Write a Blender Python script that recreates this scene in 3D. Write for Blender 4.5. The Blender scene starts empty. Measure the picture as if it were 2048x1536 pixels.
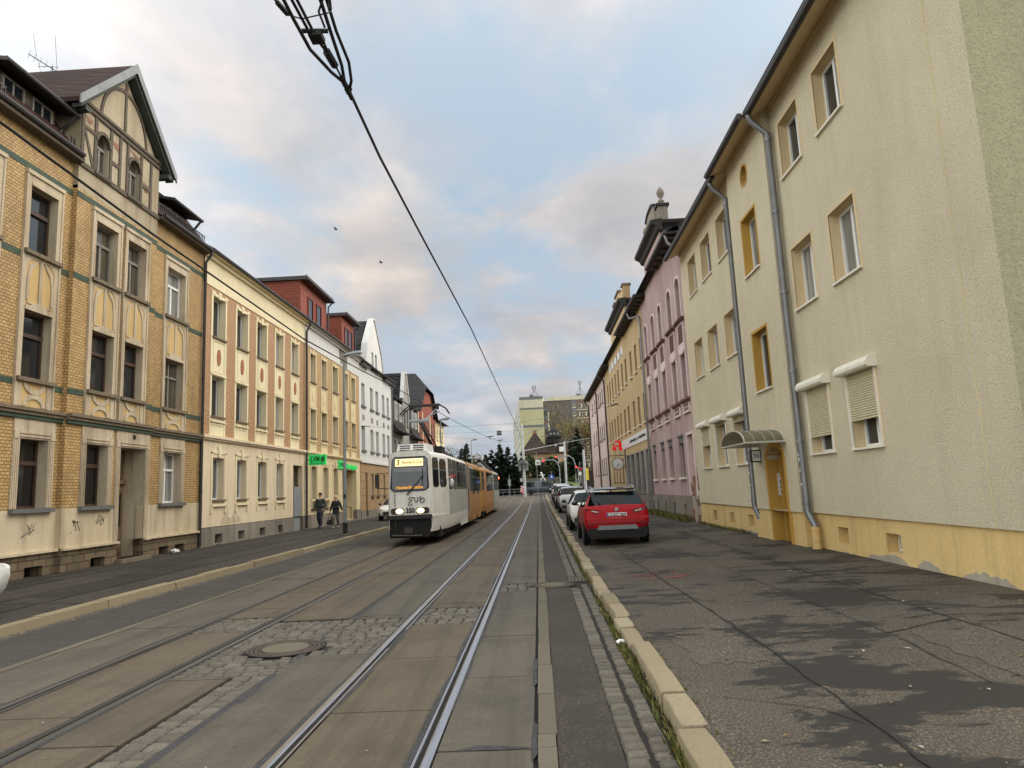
# Street with a tram, tenement houses on both sides, overcast evening sky. Units: metres.
# X = across the street (right positive), Y = along the street away from the camera, Z = up.
import bpy, bmesh, math, random
from mathutils import Vector, Matrix
RND = random.Random(7)
SC = bpy.context.scene
COL = SC.collection
PI = math.pi

# ------------------------------------------------------------------ helpers
def gz(y):
    """height of the street: level near the camera, climbing gently to the far junction"""
    if y < 50: return 0.0
    if y < 110: return .8 * ((y - 50) / 60) ** 1.4
    return .8 + min(y - 110, 60) * .06

def wloc(o):
    v = Vector((0, 0, 0))
    while o is not None:
        v += o.location
        o = o.parent
    return v

def tag(o, label=None, cat=None, group=None, kind=None):
    if label: o['label'] = label
    if cat: o['category'] = cat
    if group: o['group'] = group
    if kind: o['kind'] = kind
    return o

def thing(name, label, cat, loc=(0, 0, 0), group=None):
    o = bpy.data.objects.new(name, None)
    o.empty_display_size = .3
    COL.objects.link(o)
    o.location = loc
    return tag(o, label, cat, group)

def kids(o): return [c for c in bpy.data.objects if c.parent is o]

def copy_tree(o, parent=None, tree=None):
    if tree is None:
        tree = {}
        for c in bpy.data.objects:
            if c.parent is not None: tree.setdefault(c.parent.name, []).append(c)
    c = o.copy(); COL.objects.link(c); c.parent = parent
    for ch in tree.get(o.name, []): copy_tree(ch, c, tree)
    return c

class MB:
    def __init__(s): s.v = []; s.f = []
    def quad(s, a, b, c, d):
        n = len(s.v); s.v += [a, b, c, d]; s.f.append((n, n+1, n+2, n+3))
    def poly(s, pts):
        n = len(s.v); s.v += list(pts); s.f.append(tuple(range(n, n+len(pts))))
    def hexa(s, p):
        """8 corners: bottom loop 0-3, top loop 4-7"""
        n = len(s.v); s.v += list(p)
        for q in ((3,2,1,0),(4,5,6,7),(0,1,5,4),(1,2,6,5),(2,3,7,6),(3,0,4,7)):
            s.f.append(tuple(n+i for i in q))
    def box(s, x0, x1, y0, y1, z0, z1):
        s.hexa([(x0,y0,z0),(x1,y0,z0),(x1,y1,z0),(x0,y1,z0),(x0,y0,z1),(x1,y0,z1),(x1,y1,z1),(x0,y1,z1)])
    def prism(s, pts, vec):
        n = len(s.v); k = len(pts); vx, vy, vz = vec
        s.v += [tuple(p) for p in pts] + [(p[0]+vx, p[1]+vy, p[2]+vz) for p in pts]
        s.f.append(tuple(range(n+k-1, n-1, -1))); s.f.append(tuple(range(n+k, n+2*k)))
        for i in range(k):
            j = (i+1) % k
            s.f.append((n+i, n+j, n+k+j, n+k+i))
    def tube(s, path, r, n=6, cap=True):
        path = [Vector(p) for p in path]; k = len(path)
        rr = r if isinstance(r, (list, tuple)) else [r]*k
        base = len(s.v); prev = None
        for i, p in enumerate(path):
            t = (path[min(i+1,k-1)] - path[max(i-1,0)])
            t = t.normalized() if t.length > 1e-9 else Vector((0,0,1))
            if prev is None:
                a = Vector((0,0,1)) if abs(t.z) < .9 else Vector((1,0,0))
                e = t.cross(a).normalized()
            else:
                e = (prev - t*prev.dot(t)); e = e.normalized() if e.length > 1e-6 else t.cross(Vector((1,0,0))).normalized()
            prev = e; g = t.cross(e)
            for j in range(n):
                w = 2*PI*j/n
                s.v.append(tuple(p + (e*math.cos(w) + g*math.sin(w))*rr[i]))
        for i in range(k-1):
            for j in range(n):
                a = base+i*n+j; b = base+i*n+(j+1) % n
                s.f.append((a, b, b+n, a+n))
        if cap:
            s.f.append(tuple(base+j for j in range(n-1,-1,-1))); s.f.append(tuple(base+(k-1)*n+j for j in range(n)))
    def lathe(s, prof, c, n=16, axis='z'):
        """prof: list of (radius, height)"""
        base = len(s.v)
        for r, h in prof:
            for j in range(n):
                w = 2*PI*j/n; a, b = r*math.cos(w), r*math.sin(w)
                if axis == 'z': s.v.append((c[0]+a, c[1]+b, c[2]+h))
                elif axis == 'y': s.v.append((c[0]+a, c[1]+h, c[2]+b))
                else: s.v.append((c[0]+h, c[1]+a, c[2]+b))
        for i in range(len(prof)-1):
            for j in range(n):
                a = base+i*n+j; b = base+i*n+(j+1) % n
                s.f.append((a, b, b+n, a+n))
        s.f.append(tuple(base+j for j in range(n-1,-1,-1))); s.f.append(tuple(base+(len(prof)-1)*n+j for j in range(n)))
    def loft(s, rings, closed=True, caps=True):
        base = len(s.v); n = len(rings[0])
        for r in rings: s.v += [tuple(p) for p in r]
        for i in range(len(rings)-1):
            for j in range(n if closed else n-1):
                a = base+i*n+j; b = base+i*n+(j+1) % n
                s.f.append((a, b, b+n, a+n))
        if caps:
            s.f.append(tuple(base+j for j in range(n-1,-1,-1))); s.f.append(tuple(base+(len(rings)-1)*n+j for j in range(n)))
    def ball(s, c, r, n=10, m=7, sx=1, sy=1, sz=1):
        s.lathe_s([(r*math.sin(PI*i/m), -r*math.cos(PI*i/m)) for i in range(m+1)], c, n, sx, sy, sz)
    def lathe_s(s, prof, c, n, sx, sy, sz):
        base = len(s.v)
        for r, h in prof:
            for j in range(n):
                w = 2*PI*j/n
                s.v.append((c[0]+max(r,1e-4)*math.cos(w)*sx, c[1]+max(r,1e-4)*math.sin(w)*sy, c[2]+h*sz))
        for i in range(len(prof)-1):
            for j in range(n):
                a = base+i*n+j; b = base+i*n+(j+1) % n
                s.f.append((a, b, b+n, a+n))
    def warp(s, fn):
        s.v = [fn(p) for p in s.v]; return s
    def build(s, name, mat, parent=None, smooth=0, origin=None, recalc=True, label=None):
        used = sorted({i for f in s.f for i in f})
        if len(used) < len(s.v):
            ix = {k: n for n, k in enumerate(used)}; s.v = [s.v[k] for k in used]; s.f = [tuple(ix[i] for i in f) for f in s.f]
        me = bpy.data.meshes.new(name)
        if parent is not None: o0 = wloc(parent)
        elif origin is not None: o0 = Vector(origin)
        else:
            xs = [p[0] for p in s.v]; ys = [p[1] for p in s.v]; zs = [p[2] for p in s.v]
            o0 = Vector(((min(xs)+max(xs))/2, (min(ys)+max(ys))/2, min(zs)))
        me.from_pydata([(p[0]-o0.x, p[1]-o0.y, p[2]-o0.z) for p in s.v], [], s.f)
        if recalc:
            bm = bmesh.new(); bm.from_mesh(me)
            bmesh.ops.recalc_face_normals(bm, faces=bm.faces)
            bm.to_mesh(me); bm.free()
        if smooth:
            me.polygons.foreach_set('use_smooth', [True]*len(me.polygons))
            me.set_sharp_from_angle(angle=math.radians(smooth))
        me.materials.append(M[mat] if isinstance(mat, str) else getattr(mat, 'm', mat))
        ob = bpy.data.objects.new(name, me)
        COL.objects.link(ob)
        if parent is not None: ob.parent = parent
        else: ob.location = o0
        if label: ob['label'] = label
        return ob

def text_mesh(name, txt, mat, parent, loc, ax, ay, size, depth=.004, align='CENTER', bold=0.0, shear=0.0, width=None):
    """lettering lying in the plane of the unit vectors ax (reading direction) and ay (up); loc in world space"""
    cu = bpy.data.curves.new(name, 'FONT'); cu.body = txt; cu.size = size
    cu.align_x = align; cu.align_y = 'CENTER'; cu.extrude = depth/2; cu.offset = bold; cu.shear = shear; cu.resolution_u = 3
    tmp = bpy.data.objects.new(name, cu); COL.objects.link(tmp)
    dg = bpy.context.evaluated_depsgraph_get(); dg.update()
    me = bpy.data.meshes.new_from_object(tmp.evaluated_get(dg))
    bpy.data.objects.remove(tmp); bpy.data.curves.remove(cu)
    xs = [v.co.x for v in me.vertices]
    k = 1.0
    if width and xs: k = width/max(1e-6, max(xs)-min(xs))
    ax = Vector(ax); ay = Vector(ay); az = ax.cross(ay)
    p0 = Vector(loc) - (wloc(parent) if parent is not None else Vector(loc))
    for v in me.vertices:
        v.co = p0 + ax*v.co.x*k + ay*v.co.y + az*v.co.z
    me.materials.clear(); me.materials.append(M[mat])
    ob = bpy.data.objects.new(name, me); COL.objects.link(ob)
    if parent is not None: ob.parent = parent
    else: ob.location = Vector(loc)
    return ob

# facade plane: u runs along the wall, d is the distance in front of it, z is up
class Face:
    def __init__(s, kind, at): s.kind = kind; s.at = at
    def pt(s, u, d, z):
        if s.kind == 'L': return (s.at + d, u, z)      # left houses, looking towards +X
        if s.kind == 'R': return (s.at - d, u, z)      # right houses, looking towards -X
        if s.kind == 'S': return (u, s.at - d, z)      # walls that look back towards the camera
    def box(s, mb, u0, u1, d0, d1, z0, z1):
        a = s.pt(u0, d0, z0); b = s.pt(u1, d1, z1)
        mb.box(min(a[0],b[0]), max(a[0],b[0]), min(a[1],b[1]), max(a[1],b[1]), z0, z1)
    def prism(s, mb, uz, d0, d1):
        a = s.pt(0, d0, 0); b = s.pt(0, d1, 0)
        mb.prism([s.pt(u, d0, z) for u, z in uz], (b[0]-a[0], b[1]-a[1], 0))
    def tube(s, mb, udz, r, n=8): mb.tube([s.pt(*p) for p in udz], r, n)
    def wall(s, mb, u0, u1, z0, z1, ops=(), depth=.22, d=0.0, rev=None):
        us = sorted({u0, u1} | {min(max(v, u0), u1) for o in ops for v in o[:2]})
        zs = sorted({z0, z1} | {min(max(v, z0), z1) for o in ops for v in o[2:4]})
        for i in range(len(us)-1):
            run = None
            for j in range(len(zs)-1):
                um, zm = (us[i]+us[i+1])/2, (zs[j]+zs[j+1])/2
                hole = any(o[0] < um < o[1] and o[2] < zm < o[3] for o in ops)
                if hole or us[i+1]-us[i] < 1e-5 or zs[j+1]-zs[j] < 1e-5: continue
                mb.quad(s.pt(us[i],d,zs[j]), s.pt(us[i+1],d,zs[j]), s.pt(us[i+1],d,zs[j+1]), s.pt(us[i],d,zs[j+1]))
        for o in ops:
            a, b, c, e = max(o[0],u0), min(o[1],u1), max(o[2],z0), min(o[3],z1)
            if a >= b or c >= e: continue
            p = d - depth; wb = mb; mb = rev or wb
            if o[0] >= u0: mb.quad(s.pt(a,d,c), s.pt(a,p,c), s.pt(a,p,e), s.pt(a,d,e))
            if o[1] <= u1: mb.quad(s.pt(b,d,c), s.pt(b,p,c), s.pt(b,p,e), s.pt(b,d,e))
            if o[2] >= z0: mb.quad(s.pt(a,d,c), s.pt(b,d,c), s.pt(b,p,c), s.pt(a,p,c))
            if o[3] <= z1: mb.quad(s.pt(a,d,e), s.pt(b,d,e), s.pt(b,p,e), s.pt(a,p,e))
            mb = wb
    def frame(s, mb, u0, u1, z0, z1, w, d0, d1, bottom=True):
        """rectangular surround outside the opening"""
        s.box(mb, u0-w, u0, d0, d1, z0, z1); s.box(mb, u1, u1+w, d0, d1, z0, z1)
        s.box(mb, u0-w, u1+w, d0, d1, z1, z1+w)
        if bottom: s.box(mb, u0-w, u1+w, d0, d1, z0-w, z0)

def window(par, F, u0, u1, z0, z1, depth=.2, style='two', fm='win_white', gm='glass', sill=None, d=0.0, fw=.055, sill_over=.06, sill_d=.07, sill_h=.05, label=None):
    """window in an opening: the frame is the part, pane and sill its sub-parts"""
    p = d - depth; fb = MB(); e = .002
    a, b, c, h = u0+e, u1-e, z0+e, z1-e
    def bar(x0, x1, y0, y1, t=.06): F.box(fb, x0, x1, p, p+t, y0, y1)
    bar(a, a+fw, c, h); bar(b-fw, b, c, h); bar(a+fw, b-fw, c, c+fw); bar(a+fw, b-fw, h-fw, h)
    m = (a+b)/2
    if style in ('two', 'old'):
        tz = h
        if style == 'old':
            tz = c + (h-c)*.68; bar(a+fw, b-fw, tz-.04, tz+.04, .075)
        bar(m-.04, m+.04, c+fw, tz-.04 if style == 'old' else h-fw, .066)
    elif style == 'trans':
        tz = c + (h-c)*.66; bar(a+fw, b-fw, tz-.05, tz+.05, .085)
    elif style == 'cross':
        tz = c + (h-c)*.66; bar(a+fw, b-fw, tz-.035, tz+.035, .075); bar(m-.035, m+.035, c+fw, tz-.035, .066); bar(m-.03, m+.03, tz+.035, h-fw, .066)
    w = fb.build('window', fm, par, label=label)
    g = MB(); F.box(g, a+fw*.5, b-fw*.5, p-.01, p+.02, c+fw*.5, h-fw*.5); g.build('pane', gm, w)
    if sill:
        q = MB(); F.box(q, u0-sill_over, u1+sill_over, p+.062, d+sill_d, z0-sill_h, z0+.004); q.build('sill', sill, w)
    return w

# ------------------------------------------------------------------ materials
M = {}
def lin(c):
    """sRGB 0-255 -> linear rgba"""
    r = []
    for v in c:
        v /= 255.
        r.append(v/12.92 if v <= .04045 else ((v+.055)/1.055)**2.4)
    return (*r, 1.0)

class Mat:
    def __init__(s, name, rough=.8, metal=0., spec=.5):
        s.m = bpy.data.materials.new(name); s.m.use_nodes = True; s.t = s.m.node_tree; M[name] = s.m
        s.b = s.t.nodes['Principled BSDF']
        s.b.inputs['Roughness'].default_value = rough; s.b.inputs['Metallic'].default_value = metal
        s.b.inputs['Specular IOR Level'].default_value = spec
    def n(s, typ, ins=None, **props):
        nd = s.t.nodes.new(typ)
        for k, v in props.items(): setattr(nd, k, v)
        for k, v in (ins or {}).items(): s.set(nd.inputs[k], v)
        return nd
    def set(s, sock, v):
        if isinstance(v, bpy.types.NodeSocket): s.t.links.new(v, sock)
        else: sock.default_value = v
    def pos(s, scale=(1, 1, 1), rot=(0, 0, 0)):
        g = s.n('ShaderNodeNewGeometry')
        mp = s.n('ShaderNodeMapping', {'Vector': g.outputs['Position'], 'Scale': scale, 'Rotation': rot})
        return mp.outputs[0]
    def noise(s, scale, detail=4, rough=.55, vec=None, dist=0.):
        return s.n('ShaderNodeTexNoise', {'Vector': vec if vec is not None else s.pos(), 'Scale': scale, 'Detail': detail, 'Roughness': rough, 'Distortion': dist}).outputs['Fac']
    def ramp(s, fac, *stops, interp='LINEAR'):
        r = s.n('ShaderNodeValToRGB', {'Fac': fac}); cr = r.color_ramp; cr.interpolation = interp
        while len(cr.elements) > len(stops): cr.elements.remove(cr.elements[-1])
        while len(cr.elements) < len(stops): cr.elements.new(1.)
        for e, (p, c) in zip(cr.elements, stops):
            e.position = p; e.color = c if len(c) == 4 else (*c, 1)
        return r.outputs['Color']
    def grey(s, fac, a, b, lo=0., hi=1.): return s.ramp(fac, (a, (lo,)*3), (b, (hi,)*3))
    def mix(s, fac, a, b, mode='MIX'):
        nd = s.n('ShaderNodeMix', data_type='RGBA', blend_type=mode)
        s.set(nd.inputs[0], fac); s.set(nd.inputs[6], a); s.set(nd.inputs[7], b)
        return nd.outputs[2]
    def math(s, op, a, b=0.):
        nd = s.n('ShaderNodeMath', operation=op); s.set(nd.inputs[0], a); s.set(nd.inputs[1], b); return nd.outputs[0]
    def bump(s, h, strength=.3, dist=.01):
        s.set(s.b.inputs['Normal'], s.n('ShaderNodeBump', {'Height': h, 'Strength': strength, 'Distance': dist}).outputs[0])
    def col(s, c): s.set(s.b.inputs['Base Color'], c)
    def rough(s, r): s.set(s.b.inputs['Roughness'], r)

def simple(name, c, rough=.6, metal=0., var=.08, scale=6., spec=.5, coat=0.):
    m = Mat(name, rough, metal, spec); c = lin(c)
    f = m.noise(scale, 5)
    m.col(m.mix(m.grey(f, .3, .7), tuple(v*(1-var) for v in c[:3])+(1,), tuple(min(1, v*(1+var)) for v in c[:3])+(1,)))
    if coat: m.b.inputs['Coat Weight'].default_value = coat; m.b.inputs['Coat Roughness'].default_value = .06
    return m

def plaster(name, c, c2=None, dirt=(110, 100, 85), grain=55., bump=.35, streak=.35, dist=.012, rough=.92, big=.35, speck=.38):
    m = Mat(name, rough, 0, .25); c = lin(c); c2 = lin(c2) if c2 else tuple(v*.86 for v in c[:3])+(1,)
    base = m.mix(m.grey(m.noise(big, 6, .65), .35, .65), c, c2)
    fine = m.noise(grain, 6, .7)
    base = m.mix(m.math('MULTIPLY', m.grey(fine, .3, .56, 1, 0), speck), base, tuple(v*.5 for v in c[:3])+(1,))
    st = m.noise(1.6, 5, .7, m.pos((1.6, 1.6, .16)))
    spots = m.noise(7., 6, .75)
    k = m.math('MULTIPLY', m.grey(st, .48, .72), streak); k2 = m.math('MULTIPLY', m.grey(spots, .6, .75), streak*.6)
    base = m.mix(m.math('MAXIMUM', k, k2), base, lin(dirt))
    m.col(base); m.bump(m.math('ADD', fine, m.math('MULTIPLY', m.noise(8, 3), .6)), bump, dist)
    return m

def brick(name, c1, c2, mortar, bw=.13, rh=.077, msize=.007, offset=.5, soot=.3, dark=(70, 58, 40), rough=.55):
    m = Mat(name, rough, 0, .4)
    g = m.n('ShaderNodeNewGeometry'); sp = m.n('ShaderNodeSeparateXYZ', {0: g.outputs['Position']})
    v = m.n('ShaderNodeCombineXYZ', {0: m.math('ADD', sp.outputs[0], sp.outputs[1]), 1: sp.outputs[2]}).outputs[0]
    b = m.n('ShaderNodeTexBrick', {'Vector': v, 'Color1': lin(c1), 'Color2': lin(c2), 'Mortar': lin(mortar), 'Scale': 1., 'Mortar Size': msize,
                                   'Mortar Smooth': .2, 'Bias': 0., 'Brick Width': bw, 'Row Height': rh}, offset=offset)
    st = m.noise(1.3, 6, .7, m.pos((1.2, 1.2, .3)))
    c = m.mix(m.math('MULTIPLY', m.grey(st, .45, .75), soot), b.outputs['Color'], lin(dark))
    c = m.mix(m.math('MULTIPLY', m.grey(m.noise(5, 5, .7), .55, .75), soot*.7), c, lin(dark))
    m.col(c)
    m.bump(m.math('ADD', m.math('MULTIPLY', b.outputs['Fac'], -1.), m.math('MULTIPLY', m.noise(30, 3), .3)), .5, .008)
    return m

def tiles(name, c1, c2, w=.28, h=.34, rough=.8):
    m = Mat(name, rough, 0, .15)
    g = m.n('ShaderNodeNewGeometry'); sp = m.n('ShaderNodeSeparateXYZ', {0: g.outputs['Position']})
    run = m.math('ADD', sp.outputs[2], m.math('MULTIPLY', sp.outputs[0], .35))
    v = m.n('ShaderNodeCombineXYZ', {0: sp.outputs[1], 1: run}).outputs[0]
    b = m.n('ShaderNodeTexBrick', {'Vector': v, 'Color1': lin(c1), 'Color2': lin(c2), 'Mortar': tuple(x*.3 for x in lin(c1)[:3])+(1,), 'Scale': 1., 'Mortar Size': .02,
                                   'Mortar Smooth': .3, 'Brick Width': w, 'Row Height': h}, offset=0.)
    c = m.mix(m.math('MULTIPLY', m.grey(m.noise(1.2, 6, .7), .45, .7), .35), b.outputs['Color'], lin((60, 56, 50)))
    m.col(c); m.bump(m.math('MULTIPLY', b.outputs['Fac'], -1.), .7, .03)
    return m

def island(name, stops, rough=.75, bump=.4, scale=35., dist=.006, dirt=.35, dirtc=(60, 55, 48), lane=0.):
    """every loose stone of the mesh its own shade"""
    m = Mat(name, rough, 0, .35)
    g = m.n('ShaderNodeNewGeometry')
    c = m.ramp(g.outputs['Random Per Island'], *[(p, lin(c)) for p, c in stops])
    f = m.noise(scale, 6, .7)
    c = m.mix(m.math('MULTIPLY', m.grey(f, .38, .62), .5), c, lin(dirtc))
    c = m.mix(m.math('MULTIPLY', m.grey(m.noise(scale*.3, 5, .7), .45, .7), .4), c, lin(dirtc))
    c = m.mix(m.math('MULTIPLY', m.grey(m.noise(1.1, 6, .7), .45, .7), dirt), c, lin(dirtc))
    if lane: c = m.mix(m.math('MULTIPLY', m.grey(m.noise(1.6, 5, .65, m.pos((2.4, .1, 1.))), .45, .65), lane), c, lin(dirtc))
    m.col(c); m.bump(f, bump, dist)
    return m
    return m

def emit(name, c, strength):
    m = Mat(name); m.b.inputs['Emission Color'].default_value = lin(c); m.b.inputs['Emission Strength'].default_value = strength
    m.col(lin(c)); return m

def materials():
    # plasters
    plaster('plaster_beige', (224, 214, 186), (213, 202, 174), dirt=(142, 134, 112), grain=34, bump=1., streak=.15, dist=.03, speck=.75)
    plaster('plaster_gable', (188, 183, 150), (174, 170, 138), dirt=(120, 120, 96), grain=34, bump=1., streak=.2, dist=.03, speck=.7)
    plaster('plaster_beige_smooth', (220, 198, 158), (210, 188, 148), streak=.12, bump=.1)
    plaster('plaster_joint', (214, 198, 160), streak=.1, bump=.1)
    plaster('plinth_yellow', (224, 196, 138), (210, 180, 122), dirt=(130, 100, 60), streak=.35, bump=.25, grain=30)
    plaster('door_orange', (194, 154, 76), (184, 144, 68), streak=.12, bump=.1)
    plaster('bare_render', (176, 168, 152), (152, 144, 130), streak=.4, bump=.7, grain=25)
    plaster('pink_plaster', (192, 170, 168), (174, 150, 149), dirt=(120, 92, 88), streak=.4, bump=.3)
    plaster('pink_pale', (226, 206, 198), (216, 194, 186), dirt=(150, 125, 118), streak=.25, bump=.2)
    plaster('pink_ornament', (234, 220, 218), (222, 202, 201), dirt=(140, 110, 110), streak=.3, bump=.6, grain=14, dist=.03)
    plaster('relief_brown', (132, 100, 96), (100, 74, 72), dirt=(70, 52, 52), streak=.3, bump=1., grain=9, dist=.04)
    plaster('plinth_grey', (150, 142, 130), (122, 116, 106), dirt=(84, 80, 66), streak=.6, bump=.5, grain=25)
    plaster('yellow_plaster', (202, 180, 140), (190, 166, 126), dirt=(150, 118, 76), streak=.22, bump=.2)
    plaster('yellow_pale', (228, 212, 174), (218, 202, 164), streak=.2, bump=.2)
    plaster('cream_plaster', (236, 224, 190), (226, 213, 178), dirt=(150, 132, 100), streak=.25, bump=.2)
    plaster('cream_ground', (228, 212, 184), (218, 201, 171), dirt=(150, 128, 98), streak=.28, bump=.25)
    plaster('white_plaster', (216, 216, 214), (206, 207, 206), dirt=(168, 166, 160), streak=.25, bump=.15)
    plaster('grey_plaster', (158, 155, 150), (138, 136, 132), dirt=(100, 98, 94), streak=.35, bump=.2)
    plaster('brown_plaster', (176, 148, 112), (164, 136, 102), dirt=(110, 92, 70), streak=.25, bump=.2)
    plaster('red_plaster', (146, 86, 72), (130, 76, 64), dirt=(90, 50, 42), streak=.3, bump=.2)
    plaster('old_plaster', (206, 192, 166), (192, 176, 146), dirt=(112, 96, 74), streak=.5, bump=.4, grain=30)
    plaster('old_surround', (204, 190, 166), (178, 162, 138), dirt=(98, 80, 60), streak=.65, bump=.6, grain=20)
    plaster('old_panel', (206, 178, 126), (192, 162, 112), dirt=(112, 90, 62), streak=.4, bump=.3)
    plaster('timber_infill', (178, 166, 144), (150, 136, 112), dirt=(110, 92, 70), streak=.6, bump=.6, grain=16)
    plaster('oval_red', (168, 112, 88), streak=.2, bump=.2)
    plaster('tower_cream', (202, 199, 174), (190, 187, 164), streak=.25, bump=.1, big=.15)
    plaster('tower_green', (190, 186, 146), (180, 176, 138), streak=.2, bump=.1, big=.15)
    plaster('tower_grey', (120, 122, 122), streak=.2, bump=.1)
    plaster('tower_dark', (108, 102, 98), (98, 92, 89), streak=.2, bump=.1)
    plaster('tower_brown', (124, 108, 98), (114, 98, 90), streak=.2, bump=.1)
    plaster('villa_wall', (196, 170, 130), (180, 152, 118), streak=.3, bump=.1)
    # bricks and stone
    brick('brick_yellow', (194, 161, 108), (171, 138, 88), (104, 86, 62), .135, .078, .009, soot=.5, dark=(92, 70, 42))
    brick('brick_orange', (204, 164, 122), (190, 148, 108), (128, 98, 70), .27, .078, .016, soot=.12)
    brick('brick_ochre', (210, 178, 128), (198, 164, 112), (136, 108, 74), .27, .078, .016, soot=.12)
    brick('brick_green', (64, 84, 66), (52, 70, 56), (44, 52, 44), .27, .078, .008, soot=.2)
    brick('stone_plinth', (122, 106, 84), (98, 84, 66), (70, 62, 52), .46, .2, .018, soot=.5, dark=(60, 56, 44), rough=.9)
    brick('tile_red_wall', (152, 76, 52), (138, 64, 44), (80, 38, 30), .3, .16, .012, offset=.5, soot=.2)
    brick('raw_brick', (150, 92, 66), (128, 78, 58), (140, 128, 110), .25, .078, .014, soot=.3, rough=.9)
    # roofs
    tiles('roof_brown', (66, 46, 40), (52, 37, 34))
    tiles('roof_villa', (74, 62, 56), (62, 53, 48)); tiles('roof_dark', (58, 57, 60), (48, 48, 52))
    tiles('roof_slate', (62, 60, 58), (50, 48, 48), .25, .2)
    tiles('roof_red', (120, 62, 46), (100, 52, 40))
    # paints, metal, glass
    simple('gutter', (70, 68, 68), .45, .6, .15); simple('zinc', (128, 130, 132), .5, .7, .12, 3.)
    simple('zinc_light', (176, 178, 178), .5, .5, .1); simple('win_white', (222, 222, 218), .45, 0, .04)
    simple('win_brown', (66, 46, 34), .55, 0, .2); simple('win_grey', (120, 116, 108), .6, 0, .2)
    simple('win_red', (112, 34, 28), .5); simple('timber', (84, 74, 62), .8, 0, .3, 12.); simple('timber_green', (54, 62, 54), .75, 0, .25, 12.)
    simple('old_wood_door', (118, 98, 74), .75, 0, .3, 14.); simple('sill_stone', (110, 98, 80), .85, 0, .25, 10.)
    simple('sill_white', (226, 220, 204), .5, 0, .06); simple('sill_grey', (96, 98, 98), .6, 0, .12)
    simple('shutter', (206, 196, 164), .55, 0, .05); simple('black_paint', (26, 26, 27), .5, 0, .2); simple('black_rubber', (22, 22, 22), .8, 0, .2)
    simple('soffit_dark', (40, 36, 34), .8, 0, .25); simple('door_grey', (134, 140, 142), .55); simple('dark_hole', (24, 22, 20), .9)
    simple('steel', (140, 142, 144), .35, .9, .08); simple('pole_grey', (136, 142, 146), .5, .35, .08); simple('pole_pale', (176, 180, 182), .55, .2, .08)
    simple('concrete_pole', (170, 168, 162), .9, 0, .1); simple('wire_black', (28, 29, 32), .6, .3, .1); simple('wire_grey', (80, 84, 88), .6, .3)
    simple('plastic_white', (224, 224, 222), .4, 0, .03); simple('red_paint', (190, 30, 26), .4, 0, .06); simple('white_paint', (228, 228, 224), .5, 0, .05)
    simple('blue_paint', (24, 70, 150), .4); simple('yellow_paint', (218, 196, 60), .45); simple('sign_grey', (150, 156, 160), .5)
    simple('text_black', (18, 18, 18), .6); simple('text_green', (14, 104, 46), .5); simple('canopy_frame', (176, 172, 158), .45, 0, .06)
    for nm, c, ro in (('glass', (30, 34, 38), .07), ('glass_deep', (16, 17, 19), .08), ('glass_car', (22, 26, 28), .05)):
        m = Mat(nm, ro, 0, .3 if nm == 'glass_car' else .7); f = m.noise(.8, 3)
        m.col(m.mix(f, tuple(v*.6 for v in lin(c)[:3])+(1,), tuple(v*1.5 for v in lin(c)[:3])+(1,)))
    for nm, c in (('glass_curtain', (150, 150, 146)), ('glass_blind', (128, 130, 130)), ('glass_warm', (92, 84, 72))):
        m = Mat(nm, .12, 0, .6); f = m.noise(9, 3, .5, m.pos((1.4, 1.4, .05)))
        m.col(m.mix(m.grey(f, .35, .65), tuple(v*.35 for v in lin(c)[:3])+(1,), lin(c)))
    m = Mat('windscreen_glass', .1, 0, .8); m.col(m.mix(m.noise(1.2, 3), lin((58, 62, 66)), lin((92, 96, 100))))
    m = Mat('acrylic', .3, 0, .3); m.col(lin((150, 146, 122))); m.b.inputs['Transmission Weight'].default_value = .55; m.b.inputs['Alpha'].default_value = .8
    m = Mat('foliage_conifer', .8, 0, .2); g = m.n('ShaderNodeNewGeometry'); m.col(m.ramp(g.outputs['Random Per Island'], (0, lin((26, 40, 30))), (.6, lin((38, 54, 38))), (1, lin((58, 72, 48)))))
    m = Mat('foliage_dark', .8, 0, .2); g = m.n('ShaderNodeNewGeometry'); m.col(m.ramp(g.outputs['Random Per Island'], (0, lin((34, 46, 30))), (.6, lin((50, 62, 38))), (1, lin((86, 88, 50)))))
    m = Mat('foliage_autumn', .8, 0, .2); g = m.n('ShaderNodeNewGeometry'); m.col(m.ramp(g.outputs['Random Per Island'], (0, lin((84, 78, 48))), (.5, lin((112, 103, 60))), (1, lin((140, 122, 72)))))
    m = Mat('grass_blade', .8, 0, .2); g = m.n('ShaderNodeNewGeometry'); m.col(m.ramp(g.outputs['Random Per Island'], (0, lin((62, 70, 36))), (.6, lin((92, 96, 50))), (1, lin((140, 126, 76)))))
    simple('bark', (88, 78, 68), .9, 0, .3, 10.); simple('bark_pale', (120, 112, 104), .9, 0, .3, 10.)
    # paving
    simple('joint_black', (30, 27, 24), .95, 0, .3, 20.)
    simple('rust_iron', (78, 68, 58), .7, .3, .3, 20.)
    island('sett_stone', [(0, (88, 83, 75)), (.35, (106, 101, 91)), (.7, (122, 115, 103)), (1, (100, 92, 82))], .7, .5, 40)
    island('kerb_stone', [(0, (130, 119, 96)), (.5, (150, 138, 111)), (1, (168, 156, 130))], .85, .6, 60, .006, .3, (120, 108, 86))
    island('kerb_grey', [(0, (92, 86, 75)), (.5, (102, 95, 83)), (1, (108, 101, 88))], .85, .5, 60, .006, .3, (92, 86, 72))
    island('slab_brown', [(0, (102, 91, 76)), (.5, (107, 95, 79)), (1, (99, 90, 77))], .8, .3, 70, .004, .5, (58, 52, 43), .5)
    island('slab_grey', [(0, (97, 91, 81)), (.5, (103, 96, 85)), (1, (96, 90, 80))], .8, .3, 70, .004, .5, (56, 52, 45), .5)
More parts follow.
